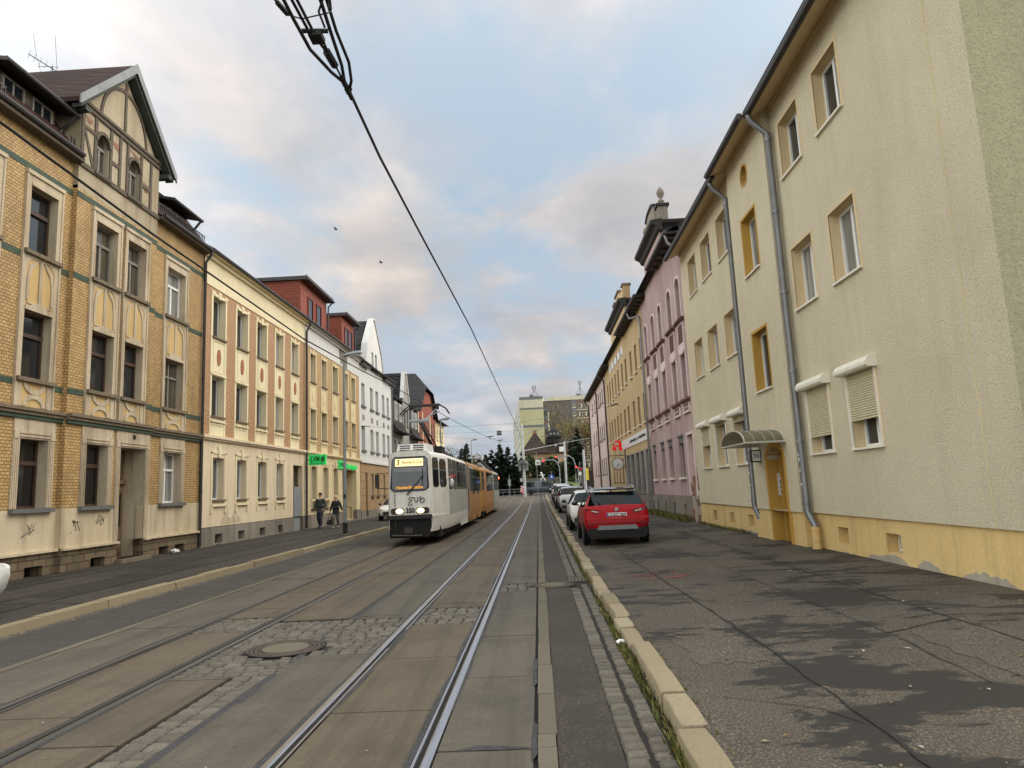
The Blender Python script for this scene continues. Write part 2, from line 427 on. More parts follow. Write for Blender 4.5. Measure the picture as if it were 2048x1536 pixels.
    def asphalt(name, a, b, dark, k=.6, light=(140, 132, 120), bumpd=.006, sx=1., wet=.5, lo=.52):
        m = Mat(name, .8, 0, .4)
        c = m.mix(m.grey(m.noise(.35, 6, .65), .38, .62), lin(a), lin(b))
        grit = m.noise(55, 6, .8)
        c = m.mix(m.math('MULTIPLY', m.grey(grit, .54, .7), .6), c, lin(light))
        c = m.mix(m.math('MULTIPLY', m.grey(grit, .46, .32), .75), c, lin((26, 25, 24)))
        st = m.noise(2.4, 10, .66, m.pos((sx, 1., 1.)), .3)
        st = m.math('ADD', st, m.math('MULTIPLY', m.math('SUBTRACT', m.noise(.55, 3, .5), .5), .7))
        wetf = m.grey(st, lo, lo+.035)
        c = m.mix(m.math('MULTIPLY', wetf, k), c, lin(dark))
        m.col(c); m.rough(m.math('SUBTRACT', .88, m.math('MULTIPLY', wetf, wet*.3)))
        m.bump(m.math('ADD', grit, m.noise(25, 4)), .55, bumpd)
        return m
    asphalt('asphalt_road', (90, 87, 80), (82, 79, 73), (64, 62, 58), .5)
    asphalt('asphalt_strip', (96, 87, 75), (80, 72, 62), (48, 44, 39), .75, bumpd=.016)
    asphalt('asphalt_walk_right', (118, 107, 92), (103, 94, 81), (30, 28, 25), .92, sx=.45, lo=.52)
    asphalt('asphalt_patch', (52, 49, 45), (45, 43, 40), (36, 34, 31), .5)
    asphalt('asphalt_patch_pale', (124, 113, 97), (111, 101, 87), (32, 29, 26), .9, sx=.45, lo=.54)
    asphalt('asphalt_walk_left', (84, 77, 67), (73, 67, 59), (42, 39, 35), .8, sx=1.6, lo=.53)
    asphalt('joint_dark', (46, 42, 37), (36, 33, 30), (28, 26, 24), .6)
    asphalt('tar', (84, 84, 86), (72, 72, 75), (60, 60, 62), .4)
    asphalt('ground_far', (88, 84, 74), (80, 78, 66), (66, 66, 52), .5)
    simple('earth', (74, 64, 50), .95, 0, .3, 14.); simple('lawn', (84, 106, 44), .95, 0, .3, 6.)
    m = Mat('rail_bright', .32, 1., .5); f = m.noise(3, 5, .6, m.pos((30, .4, 1))); m.col(m.mix(f, lin((150, 150, 152)), lin((222, 222, 226)))); m.rough(m.math('ADD', .2, m.math('MULTIPLY', f, .25)))
    m = Mat('rail_dull', .45, .8, .5); f = m.noise(3, 5, .6, m.pos((30, .4, 1))); m.col(m.mix(f, lin((78, 74, 70)), lin((126, 122, 117))))
    # vehicles
    def carpaint(name, c, metal=.0, rough=.35, coat=.8): simple(name, c, rough, metal, .03, 2., .5, coat)
    simple('car_red', (158, 1, 16), .3, 0, .03, 2., .12, .15); carpaint('car_white', (226, 226, 222)); carpaint('car_silver', (176, 178, 178), .5, .4)
    carpaint('car_dark', (38, 40, 46), .3); carpaint('car_van', (74, 82, 88), .3, .45); carpaint('car_roof', (170, 168, 168), .3, .3)
    carpaint('car_black', (18, 18, 20))
    simple('tram_yellow', (212, 168, 44), .45, 0, .08)
    simple('tram_grey', (110, 112, 112), .5); simple('tram_under', (20, 19, 18), .8); simple('tram_blackwin', (40, 40, 42), .4)
    simple('lamp_clear', (200, 200, 196), .15, 0, .03); simple('lamp_red', (84, 6, 12), .2, 0, .05); simple('skid_grey', (122, 126, 130), .5, .2); simple('chrome', (210, 212, 214), .15, 1., .02)
    emit('headlight', (255, 236, 184), 1.1); emit('headlight_far', (255, 250, 235), 4.); emit('tail_glow', (255, 130, 90), 1.5); emit('dest_board', (255, 226, 160), .75)
    emit('signal_red', (255, 60, 50), 2.); emit('led_orange', (214, 150, 50), .6); emit('neon_green', (40, 200, 96), .22); emit('neon_red', (190, 14, 24), .35); emit('warm_lamp', (255, 214, 150), 5.)
    for nm, c, dc, k in (('tram_white', (238, 236, 228), (160, 156, 144), .4), ('tram_orange', (200, 146, 88), (124, 92, 64), .7), ('tram_pale', (190, 194, 184), (120, 124, 112), .7)):
        m = Mat(nm, .5, 0, .4); st = m.noise(2.2, 6, .7, m.pos((2.4, 2.4, .35))); c0 = m.mix(m.math('MULTIPLY', m.grey(st, .46, .68), k), lin(c), lin(dc)); c0 = m.mix(m.math('MULTIPLY', m.grey(m.noise(7, 6, .75), .5, .72), k*.5), c0, lin(dc)); m.col(c0); m.bump(m.noise(3, 2), .08, .02)
    # clothes and skin
    simple('skin', (196, 148, 122), .6, 0, .06); simple('hair_dark', (34, 28, 24), .7, 0, .2, 30.); simple('hair_blond', (206, 186, 146), .7, 0, .15, 30.)
    simple('jacket_green', (58, 66, 64), .8, 0, .15, 8.); simple('jacket_black', (36, 36, 40), .8, 0, .15, 8.); simple('trousers_navy', (44, 47, 66), .85, 0, .15, 8.)
    simple('trousers_grey', (104, 100, 92), .85, 0, .2, 8.); simple('shoe', (40, 38, 38), .7); simple('shoe_grey', (140, 138, 134), .7); simple('shirt_pale', (206, 190, 176), .8); simple('bag', (24, 24, 26), .6)
materials()
# ------------------------------------------------------------------ ground, road, tracks, pavements
def lift(p): return (p[0], p[1], p[2] + gz(p[1]))
def ysteps(a, b):
    ys = [a]
    y = a
    while y < b:
        y += 6. if y >= 44 else max(6., 44 - y) if False else 6.
        ys.append(min(y, b))
    return ys
def strip(mb, x0, x1, y0, y1, z, z2=None):
    """a sheet along the street; z at x0, z2 at x1"""
    z2 = z if z2 is None else z2
    ys = ysteps(y0, y1)
    for a, b in zip(ys, ys[1:]):
        mb.quad((x0,a,z), (x1,a,z2), (x1,b,z2), (x0,b,z))
def sheet(name, mat, parts, **kw):
    mb = MB()
    for p in parts: strip(mb, *p)
    o = mb.warp(lift).build(name, mat, recalc=False, **kw); tag(o, kind='structure'); return o

g = MB()
ys = [-60, -5, 20, 44] + [50+6*i for i in range(0, 11)] + [140, 170, 200, 400, 1500]
for a, b in zip(ys, ys[1:]):
    for x0, x1 in ((-900, -60), (-60, 60), (60, 900)):
        g.quad((x0,a,-.06+gz(a)), (x1,a,-.06+gz(a)), (x1,b,-.06+gz(b)), (x0,b,-.06+gz(b)))
tag(g.build('ground', 'ground_far', recalc=False), kind='structure')

Y0, Y1 = -3., 104.
sheet('road', 'asphalt_road', [(-7.6, -6.17, Y0, Y1, -.004), (-7.95, -7.6, Y0, Y1, -.012)])
sheet('track_bed', 'joint_black', [(-6.17, .05, Y0, Y1, -.022)])
sheet('gutter_bed', 'joint_black', [(.46, .9, Y0, Y1, -.018)])
sheet('road_strip', 'asphalt_strip', [(.045, .47, Y0, Y1, -.006)])
sheet('junction', 'asphalt_road', [(-60, 60, 104., 119., .0), (-7.95, .9, Y1, 106, -.002)])
sheet('pavement_right', 'asphalt_walk_right', [(1.04, 6.05, Y0, 104, .12, .2), (6.05, 20, Y0, 8.9, .2, .24)])
sheet('pavement_left', 'asphalt_walk_left', [(-12.05, -7.93, Y0, 104, .2, .125)])
# repaired areas and lines in the pavements (thin sheets)
def patch(name, mat, polys, zf):
    mb = MB()
    for pts in polys:
        mb.poly([(x, y, zf(x) + gz(y)) for x, y in pts])
    tag(mb.build(name, mat, recalc=False), kind='structure')
zr = lambda x: .12 + (x-1.04)/5.01*.08
zl = lambda x: .125 + (-7.93-x)/4.12*.075
def wob(x0, x1, y0, y1, n=10, a=.05, seed=0):
    r = random.Random(seed); pts = []
    for i in range(n+1): pts.append((x0+(x1-x0)*i/n, y0+r.uniform(-a, a)))
    for i in range(1, n+1): pts.append((x1+r.uniform(-a, a), y0+(y1-y0)*i/n))
    for i in range(1, n+1): pts.append((x1+(x0-x1)*i/n, y1+r.uniform(-a, a)))
    for i in range(1, n): pts.append((x0+r.uniform(-a, a), y1+(y0-y1)*i/n))
    return pts
patch('pavement_patch_pale', 'asphalt_patch_pale', [wob(4.55, 5.75, 10.2, 14.6, 10, .03, 4), wob(2.9, 4.2, 12.2, 18.6, 12, .05, 5), wob(4.5, 5.6, 16.2, 23, 10, .04, 6), wob(1.35, 2.0, 6.6, 8.2, 8, .1, 7), wob(3.6, 4.7, 5.6, 7.4, 8, .1, 8)], lambda x: zr(x)+.004)
ln = MB()
def crack(pts, w, zf, seed):
    r = random.Random(seed); out = []
    for (xa, ya), (xb, yb) in zip(pts, pts[1:]):
        L = math.hypot(xb-xa, yb-ya); n = max(1, int(L/.25))
        for i in range(n): t = i/n; out.append((xa+(xb-xa)*t+r.uniform(-.018,.018), ya+(yb-ya)*t+r.uniform(-.018,.018)))
    out.append(pts[-1])
    for (xa, ya), (xb, yb) in zip(out, out[1:]):
        dx, dy = xb-xa, yb-ya; L = math.hypot(dx, dy)+1e-6; nx, ny = -dy/L*w/2*r.uniform(.5,1.3), dx/L*w/2*r.uniform(.5,1.3)
        ln.quad((xa-nx,ya-ny,zf(xa)+gz(ya)), (xb-nx,yb-ny,zf(xb)+gz(yb)), (xb+nx,yb+ny,zf(xb)+gz(yb)), (xa+nx,ya+ny,zf(xa)+gz(ya)))
zr8 = lambda x: zr(x)+.008
crack([(2.02,-1),(2.12,7),(1.95,14),(1.8,22)], .025, zr8, 1); crack([(4.36,3),(4.36,10),(4.42,20),(4.6,30)], .02, zr8, 2)
crack([(3.32,5.6),(3.42,7.4),(3.3,13),(3.2,20)], .014, zr8, 3); crack([(3.42,7.4),(4.37,7.9)], .03, zr8, 4); crack([(1.3,5.6),(1.9,5.2),(2.05,4.9)], .01, zr8, 5)
crack([(4.4,10.1),(5.9,10.0)], .025, zr8, 6); crack([(1.2,16.2),(4.4,16.0)], .03, zr8, 7); crack([(4.38,8.1),(5.9,7.9)], .02, zr8, 8)
zl8 = lambda x: zl(x)+.006
for k, x in enumerate((-8.75, -9.7, -10.8, -11.4)): crack([(x,8),(x-.1,24),(x+.05,44)], .04, zl8, 20+k)
crack([(-8,12.2),(-12,12.4)], .03, zl8, 30); crack([(-8.7,16.2),(-12,16.5)], .03, zl8, 31); crack([(-8.7,22.2),(-12,22.5)], .03, zl8, 32)
tag(ln.build('pavement_joints', 'joint_dark', recalc=False), kind='structure')
patch('pavement_patch_left', 'asphalt_patch', [wob(-9.6, -8.8, 13, 19, 12, .08, 11), wob(-10.7, -9.8, 18, 27, 12, .06, 12), wob(-9.0, -8.2, 29, 32.5, 8, .06, 13), wob(-11.6, -10.9, 11, 16, 8, .06, 14)], lambda x: zl(x)+.003)

# concrete slabs of the tramway
RAILS = [-4.93, -3.94, -1.87, -.86]       # running edges
sb, sg = MB(), MB()
def slabs(mb, x0, x1, y0, y1, pitch, phase, skip=()):
    y = y0 + ((phase - y0) % pitch) - pitch
    while y < y1:
        a, b = max(y+.008, y0), min(y+pitch-.008, y1)
        for s0, s1 in skip:
            if a < s1 and b > s0:
                if a < s0 - .05: piece(mb, x0, x1, a, s0-.01)
                a = s1 + .01
        if b > a + .04: piece(mb, x0, x1, a, b)
        y += pitch
def piece(mb, x0, x1, a, b):
    z = RND.uniform(-.003, .002); c = .007
    za, zb = z + RND.uniform(-.002,.002), z + RND.uniform(-.002,.002)
    mb.quad((x0+c,a,za), (x1-c,a,za), (x1-c,b,zb), (x0+c,b,zb))
    mb.quad((x0+c,a,za), (x0+c,a,-.02), (x1-c,a,-.02), (x1-c,a,za))
    mb.quad((x0+c,b,zb), (x1-c,b,zb), (x1-c,b,-.02), (x0+c,b,-.02))
    mb.quad((x0+c,a,za), (x0+c,b,zb), (x0+c,b,-.02), (x0+c,a,-.02)); mb.quad((x1-c,a,za), (x1-c,a,-.02), (x1-c,b,-.02), (x1-c,b,zb))
slabs(sb, -1.80, -.925, Y0, Y1, 1.82, 5.98, [(9.72, 11.0)])
slabs(sg, -.785, -.115, Y0, Y1, 1.86, 6.9, [(12.45, 13.4)])
slabs(sb, -4.86, -4.0, Y0, Y1, 1.82, 6.12, [(9.7, 10.75)])
slabs(sg, -6.02, -5.01, Y0, Y1, 1.82, 6.6)
slabs(sb, -3.87, -3.2, Y0, 7.3, 1.82, 5.38); slabs(sb, -3.87, -2.82, 10.42, Y1, 1.82, 10.5)
slabs(sg, -2.74, -1.95, Y0, 8.1, 1.9, 6.36); slabs(sg, -2.74, -1.95, 10.3, Y1, 1.82, 10.5)
tag(sb.warp(lift).build('track_slabs_brown', 'slab_brown'), kind='structure')
tag(sg.warp(lift).build('track_slabs_grey', 'slab_grey'), kind='structure')
# tar fillings and the flush kerb strips
tj = MB()
strip(tj, -2.82, -2.74, Y0, Y1, -.004); strip(tj, -2.79, -2.70, Y0, 8.1, -.003)
for (x, a, b) in ((-.125, 6.5, 7.6), (-.12, 4.8, 5.6), (-.95, 7.6, 9.4), (-1.82, 8.3, 9.4)):
    tj.poly([(x-.01,a,.004), (x+.028,a+.15,.004), (x+.02,(a+b)/2,.004), (x+.034,b-.1,.004), (x-.005,b,.004), (x-.02,(a+b)/2,.004)])
tj.poly([(-.66,5.05,.004), (-.35,5.03,.004), (-.12,5.06,.004), (-.3,5.1,.004), (-.5,5.13,.004)])
r = random.Random(44)
for x, s in ((-4.93, -1), (-4.93, 1), (-3.94, 1), (-1.87, -1), (-1.87, 1), (-.86, 1), (-.86, -1), (-3.94, -1)):
    base = x + s*(.068 if (x in (-4.93, -1.87)) == (s < 0) else .06); y = Y0; w = .015
    while y < 45:
        L = r.uniform(.25, .7); w2 = max(.004, min(.05, w + r.uniform(-.03, .03)))
        tj.quad((base,y,.0035), (base+s*w,y,.0035), (base+s*w2,y+L,.0035), (base,y+L,.0035)); y += L; w = w2
tag(tj.warp(lift).build('tar_filling', 'tar', recalc=False), kind='structure')
fk = MB(); y = Y0; r = random.Random(5)
while y < Y1:
    L = .98 if y > 5.2 else .26
    fk.box(-.09+r.uniform(-.004,.004), .04+r.uniform(-.006,.006), y+.005, y+L-.005, -.03, .004+r.uniform(-.003,.003)); y += L
y = Y0
while y < Y1: fk.box(-6.16, -6.04, y+.005, y+.97, -.03, .003+r.uniform(-.002,.002)); y += .98
tag(fk.warp(lift).build('edge_stones', 'kerb_grey'), kind='structure')

# setts
st = MB()
def sett(x, y, w, l, z=0., h=.02, rr=RND):
    c = min(w, l)*.13; j = lambda: rr.uniform(-.006, .006)
    b = [(x-w/2+j(), y-l/2+j(), z-h), (x+w/2+j(), y-l/2+j(), z-h), (x+w/2+j(), y+l/2+j(), z-h), (x-w/2+j(), y+l/2+j(), z-h)]
    t = [(b[0][0]+c, b[0][1]+c, z+j()*.4), (b[1][0]-c, b[1][1]+c, z+j()*.4), (b[2][0]-c, b[2][1]-c, z+j()*.4), (b[3][0]+c, b[3][1]-c, z+j()*.4)]
    st.hexa(b+t)
def setts(x0, x1, y0, y1, w=.17, l=.13, z=-.002, hole=None):
    ny = max(1, round((y1-y0)/l)); dy = (y1-y0)/ny
    for j in range(ny):
        x = x0 + (RND.uniform(-.06, 0) if x1-x0 > .5 else 0)
        yy = y0 + dy*(j+.5)
        while x < x1 - .03:
            ww = w*RND.uniform(.82, 1.2)
            a, b = max(x, x0), min(x+ww, x1)
            if x1 - b < .05: b = x1
            cx = (a+b)/2
            if not hole or math.hypot(cx-hole[0], yy-hole[1]) > hole[2]:
                if b-a > .03: sett(cx, yy+RND.uniform(-.008,.008), b-a-.02, dy-.022, z)
            x = b if b == x1 else x+ww
setts(-3.87, -1.95, 8.12, 10.3, hole=(-3.1, 8.5, .47)); setts(-3.87, -2.7, 7.32, 8.11, hole=(-3.1, 8.5, .47))
setts(-4.86, -4.0, 9.72, 10.73); setts(-1.80, -.925, 9.74, 10.98); setts(-.785, -.11, 12.47, 13.38, hole=(.18, 13.05, .44))
setts(-3.18, -2.99, Y0, 7.3, .19, .17); setts(-2.99, -2.81, Y0, 7.3, .18, .17)
gy = Y0
for (x0, x1) in ((.475, .635), (.665, .80)):
    y = Y0
    while y < 104:
        l = RND.uniform(.13, .165) * (1 if y < 45 else 2.)
        if not (12.55 < y < 14.05): sett((x0+x1)/2+RND.uniform(-.006,.006), y+l/2, x1-x0-.008, l-.024, .002 + (x0-.475)*.02)
        y += l
for y in [12.65, 12.78, 12.91]: sett(.73, y, .12, .11, .0)
setts(-7.72, -7.5, Y0, 60, .11, .16, -.002)
tag(st.warp(lift).build('sett_paving', 'sett_stone'), kind='structure')

# kerbs
def worn(mb, x0, x1, a, b, z0, h, r, c):
    """kerbstone with rounded, uneven edges"""
    n = max(3, int((b-a)/.22)); rings = []
    for i in range(n+1):
        t = i/n; y = a+(b-a)*t; e = c*(1.5 if i in (0, n) else r.uniform(.7, 1.5)); k = r.uniform(-.006, .006); hz = h+r.uniform(-.005, .005)-(.006 if i in (0, n) else 0)
        rings.append([(x0+k, y, z0), (x0+k, y, hz-e), (x0+k+e*.3, y, hz-e*.3), (x0+k+e, y, hz), (x1-e*.6, y, hz+.002), (x1, y, hz-e*.5), (x1, y, z0)])
    mb.loft(rings)
kb = MB(); r = random.Random(11); y = Y0
while y < 100:
    L = r.uniform(.6, 1.05); jx = r.uniform(-.03, .03); g2 = r.uniform(.008, .03) if y < 14 else .012
    worn(kb, .865+jx, 1.06+jx*.6+.0012*max(0, y-10), y+g2, y+L-.01, -.06, .125+r.uniform(-.02, .015), r, .014)
    y += L
tag(kb.warp(lift).build('kerb_right', 'kerb_stone', smooth=45), kind='structure')
kb = MB(); y = Y0
while y < 100:
    L = r.uniform(1.1, 1.6); jx = r.uniform(-.015,.015); h = .128+r.uniform(-.008,.008)
    a, b = y+.01, y+L-.01; x1, x0 = -7.72+jx, -7.97+jx
    kb.hexa([(x0,a,-.06),(x1,a,-.06),(x1,b,-.06),(x0,b,-.06),(x0,a,h),(x1-.02,a,h-.004),(x1-.02,b,h-.004),(x0,b,h)])
    y += L
tag(kb.warp(lift).build('kerb_left', 'kerb_stone'), kind='structure')

# rails: head, groove and lip
def rail(x, side, mat, label):
    """x = running edge; side -1: head lies to the left of it (left rail)"""
    mb = MB(); ys = ysteps(Y0, 106)
    s = side
    prof = [(x+s*.066, -.03), (x+s*.066, .003), (x+s*.052, .008), (x+s*.012, .008), (x, .001), (x-s*.004, -.03), (x-s*.036, -.03), (x-s*.04, .001), (x-s*.058, .002), (x-s*.058, -.03)]
    mb.loft([[(px, y, pz+gz(y)) for px, pz in prof] for y in ys])
    o = mb.build('tram_rail', mat, smooth=30); tag(o, label, 'rail', 'grooved tram rails in the street'); return o
rail(RAILS[0], -1, 'rail_dull', 'outermost left tram rail, thin and worn, beside the asphalt lane')
rail(RAILS[1], 1, 'rail_dull', 'dull dark tram rail beside the round manhole and cobbles')
rail(RAILS[2], -1, 'rail_bright', 'shiny tram rail along the right edge of the cobbled manhole patch')
rail(RAILS[3], 1, 'rail_bright', 'polished tram rail nearest the parked cars and right kerb')

# manholes, drain
def manhole(x, y, r, label, ring='joint_dark', lid='kerb_grey'):
    t = thing('manhole_cover', label, 'manhole', (x, y, 0), 'manhole covers in the roadway')
    mb = MB(); n = 32
    for a, b in ((r, r*.94), (r*.9, r*.83), (r*.79, r*.71), (r*.67, r*.62)):
        mb.lathe([(a, .002), (a-.01, .008), (b+.01, .008), (b, .002)], (x, y, 0), n)
    mb.build('rim', 'rust_iron', t)
    mb = MB(); mb.lathe([(r, -.01), (r, .0035), (.01, .0035)], (x, y, 0), n); mb.build('frame', 'joint_dark', t)
    mb = MB(); mb.lathe([(r*.6, .0), (r*.6, .008), (.01, .010)], (x, y, 0), n); mb.build('lid', lid, t)
manhole(-3.1, 8.55, .45, 'round manhole with pale concrete lid in the cobbled patch')
manhole(.18, 13.05, .40, 'round manhole with pale lid on the kerb strip by the drain', lid='kerb_grey')
t = thing('drain_grate', 'rusty gully grate set in the stone gutter beyond the manhole', 'drain', (.68, 13.72, 0))
mb = MB(); mb.box(.47, .87, 13.42, 14.02, -.02, -.006); mb.build('frame', 'joint_dark', t)
mb = MB()
for i in range(6): mb.box(.49+i*.065, .525+i*.065, 13.46, 13.98, -.006, .003)
mb.box(.475, .865, 13.42, 13.46, -.006, .004); mb.box(.475, .865, 13.98, 14.02, -.006, .004); mb.build('bars', 'kerb_grey', t)

# red spray mark on the right pavement
mb = MB(); r = random.Random(3)
for k in range(16):
    x = 1.55 + r.uniform(0, .75); y = 12.6 + r.uniform(-.35, .35); L = r.uniform(.12, .4); w = r.uniform(.012, .03)
    z = zr(x)+.009
    mb.quad((x,y,z), (x+L,y+r.uniform(-.06,.06),zr(x+L)+.009), (x+L,y+w+.02,zr(x+L)+.009), (x,y+w,z))
tag(mb.build('spray_mark', simple('spray_red', (150, 84, 74), .9), recalc=False), 'faded red spray paint scribble on the right pavement', 'paint mark')

# grass and weeds in the gutter edge, under the right houses
def blades(mb, x, y, z, n, h, spread, r):
    for _ in range(n):
        a = r.uniform(0, 2*PI); px, py = x+r.gauss(0, spread), y+r.gauss(0, spread*2); hh = h*r.uniform(.4, 1.2); w = .004+hh*.035
        dx, dy = math.cos(a)*hh*.6, math.sin(a)*hh*.6
        mb.poly([(px-w,py,z), (px+w,py,z), (px+dx*.5+w*.6,py+dy*.5,z+hh*.7), (px+dx,py+dy,z+hh)])
gr = MB(); r = random.Random(21)
y = 3.6
while y < 30:
    d = 1. if 4 < y < 9.5 else .55 if 13.9 < y < 17 else .25
    dd = max(.22, math.sin(y*1.9)+.6+.4*math.sin(y*5.3))*d
    blades(gr, .835, y, -.008, int(30*dd), .05+.02*d, .022, r); y += .07
for y in [i*.33+4.2 for i in range(16)]: blades(gr, 1.085, y, .12, 5, .03, .012, r)
for i in range(60): blades(gr, 5.9+r.uniform(-.06,.06), 20+r.random()*6.3, .19, 8, .1, .05, r)
for i in range(130): y = 27.5+r.random()*10; blades(gr, 5.85+r.uniform(-.2,.06), y, .19, 10, .24, .08, r)
for i in range(40): blades(gr, -11.93, 24.6+r.random()*11, .19, 6, .06, .04, r)
tag(gr.build('grass', 'grass_blade', recalc=False), 'tufts of grass and moss along the kerb and house feet', 'grass', kind='stuff')
# litter: leaves and paper scraps
lf = MB(); r = random.Random(31)
for _ in range(260):
    x = r.uniform(1.2, 5.8); y = 3.5 + r.random()**2*20; s = r.uniform(.006, .022); a = r.uniform(0, PI); z = zr(x)+.011
    c, q = math.cos(a)*s*2, math.sin(a)*s*2
    lf.quad((x-c,y-q,z), (x+q*.4,y-c*.4,z+.006), (x+c,y+q,z), (x-q*.4,y+c*.4,z+.004))
for _ in range(60):
    x = r.uniform(-7, -.1); y = 4.5+r.random()**2*16; s = r.uniform(.005, .016); lf.quad((x-s,y,.006), (x,y-s,.01), (x+s*1.6,y,.006), (x,y+s,.009))
tag(lf.build('leaf_litter', island('litter', [(0, (120, 92, 58)), (.5, (150, 120, 78)), (.85, (170, 160, 140)), (1, (225, 222, 214))], .8, .1), recalc=False), 'scattered dry leaves and paper scraps on the pavement', 'litter', kind='stuff')
for (x, y, z, s, lab) in ((.83, 8.05, .0, .055, 'crumpled white paper tissue in the gutter by the kerb'), (-11.8, 22.55, .2, .12, 'scrap of white paper beside the cellar window of the old brick house')):
    mb = MB(); rr = random.Random(int(abs(x*10)))
    mb.ball((x, y, z+s*.45), s, 9, 6, 1.2, .8, .5); mb.v = [(p[0]+rr.uniform(-s,s)*.25, p[1]+rr.uniform(-s,s)*.25, p[2]+rr.uniform(0,s)*.2) for p in mb.v]
    tag(mb.build('paper_scrap', 'white_paint'), lab, 'litter')
# ------------------------------------------------------------------ left row of houses (facade plane X = -12)
XL = -12.
FL = Face('L', XL)
def arc(u0, u1, zs, h, n=10):
    """upper half of an ellipse from (u0,zs) to (u1,zs)"""
    m, r = (u0+u1)/2, (u1-u0)/2
    return [(m - r*math.cos(PI*i/n), zs + h*math.sin(PI*i/n)) for i in range(n+1)]
def band_arc(F, mb, u0, u1, zs, h, w, d0, d1, n=10):
    o = arc(u0, u1, zs, h, n); i = arc(u0+w, u1-w, zs, h-w, n)
    for k in range(n): F.prism(mb, [o[k], o[k+1], i[k+1], i[k]], d0, d1)
def spandrel(F, mb, u0, u1, zs, h, z1, d0, d1, n=8):
    """fills the corners between an arch and the top of a square opening"""
    a = arc(u0, u1, zs, h, n); k = n//2
    F.prism(mb, [(u0, z1)] + [(u, z) for u, z in reversed(a[:k+1])] + [(a[k][0], z1)] if a[k][1] < z1-.001 else [(u0, z1)] + a[:k+1], d0, d1)
    F.prism(mb, [(u1, z1)] + [(u, z) for u, z in a[k:]][::1] + ([(a[k][0], z1)] if False else []), d0, d1)
def shell(F, par, u0, u1, z0, z1, deep, mat, d=-.02):
    """end walls and back of a house"""
    mb = MB(); dd = -.3
    mb.quad(F.pt(u0,d,z0), F.pt(u0,-deep,z0), F.pt(u0,-deep,z1), F.pt(u0,d,z1))
    mb.quad(F.pt(u1,d,z0), F.pt(u1,-deep,z0), F.pt(u1,-deep,z1), F.pt(u1,d,z1))
    mb.quad(F.pt(u0,-deep,z0), F.pt(u1,-deep,z0), F.pt(u1,-deep,z1), F.pt(u0,-deep,z1))
    mb.quad(F.pt(u0,d,z1), F.pt(u1,d,z1), F.pt(u1,-deep,z1), F.pt(u0,-deep,z1))
    return mb.build('side_walls', mat, par, recalc=False)
def gutter_line(F, par, u0, u1, d, z, r=.07, name='gutter'):
    mb = MB(); F.tube(mb, [(u0,d,z), (u1,d,z)], r, 8); return mb.build(name, 'gutter', par, smooth=40)
def downpipe(F, par, u, d0, z0, z1, dg, zg, mat='gutter', r=.05, rings=True, kick=None):
    mb = MB(); pts = [(u,dg,zg), (u,dg-.04,zg-.18), (u,d0,z1)]
    if kick: pts += [(u,d0,kick[1]+.25), (u,d0+kick[0],kick[1]), (u,d0+kick[0],z0)]
    else: pts += [(u,d0,z0)]
    F.tube(mb, pts, r, 10)
    if rings:
        z = z1-.4
        while z > z0+.6:
            F.tube(mb, [(u,d0,z-.03), (u,d0,z+.03)], r*1.22, 10); z -= 2.0
    return mb.build('downpipe', mat, par, smooth=40)
def pitched(F, par, u0, u1, d_eave, z_eave, d_ridge, z_ridge, mat, back=None, name='roof', t=.12):
    mb = MB()
    pts = [F.pt(u0,d_eave,z_eave), F.pt(u0,d_ridge,z_ridge)]
    db = back if back is not None else 2*d_ridge-d_eave
    for a, b in (((d_eave,z_eave),(d_ridge,z_ridge)), ((d_ridge,z_ridge),(db,z_eave))):
        mb.hexa([F.pt(u0,a[0],a[1]), F.pt(u1,a[0],a[1]), F.pt(u1,b[0],b[1]), F.pt(u0,b[0],b[1]),
                 F.pt(u0,a[0],a[1]+t), F.pt(u1,a[0],a[1]+t), F.pt(u1,b[0],b[1]+t), F.pt(u0,b[0],b[1]+t)])
    for u in (u0+.02, u1-.02): mb.poly([F.pt(u,d_eave,z_eave), F.pt(u,d_ridge,z_ridge), F.pt(u,db,z_eave)])
    return mb.build(name, mat, par)

class Many(dict):
    """one mesh per key, all with the same part name and material"""
    def __init__(s, name, mat, par): s.name, s.mat, s.par = name, mat, par
    def __missing__(s, k): s[k] = MB(); return s[k]
    def done(s, **kw): return [mb.build(s.name, s.mat, s.par, **kw) for mb in s.values() if mb.f]
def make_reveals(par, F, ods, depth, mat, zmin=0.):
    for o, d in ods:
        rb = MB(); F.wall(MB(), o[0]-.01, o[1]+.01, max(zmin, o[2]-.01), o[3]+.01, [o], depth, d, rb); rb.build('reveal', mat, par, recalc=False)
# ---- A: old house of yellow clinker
A = thing('brick_house', 'old yellow brick house with half-timbered gable and weathered window surrounds', 'house', (XL, 17.5, .2))
cols2 = [(13.55, 14.55, 'L'), (15.6, 16.55, 'L'), (17.92, 18.9, 'B'), (19.42, 20.36, 'B'), (21.92, 23.08, 'R')]
BD = .14                                            # the gabled middle stands forward
secs = [(10.0, 17.1, 0.), (17.1, 21.0, BD), (21.0, 24.43, 0.)]
floors = [(4.86, 6.5), (7.95, 9.6)]
dep = .24
gops = [(13.6, 14.65, 1.8, 3.43), (15.72, 16.68, 1.8, 3.43), (17.92, 18.86, 1.8, 3.43), (19.42, 20.72, .3, 3.43), (21.97, 23.12, 1.8, 3.43)]
cel = [(12.1, 12.7, .2, .45), (16.08, 16.68, .2, .45), (18.28, 18.88, .2, .45), (21.85, 22.42, .2, .45), (22.83, 23.42, .2, .45)]
bk, pl, so, rvA = MB(), MB(), MB(), MB()
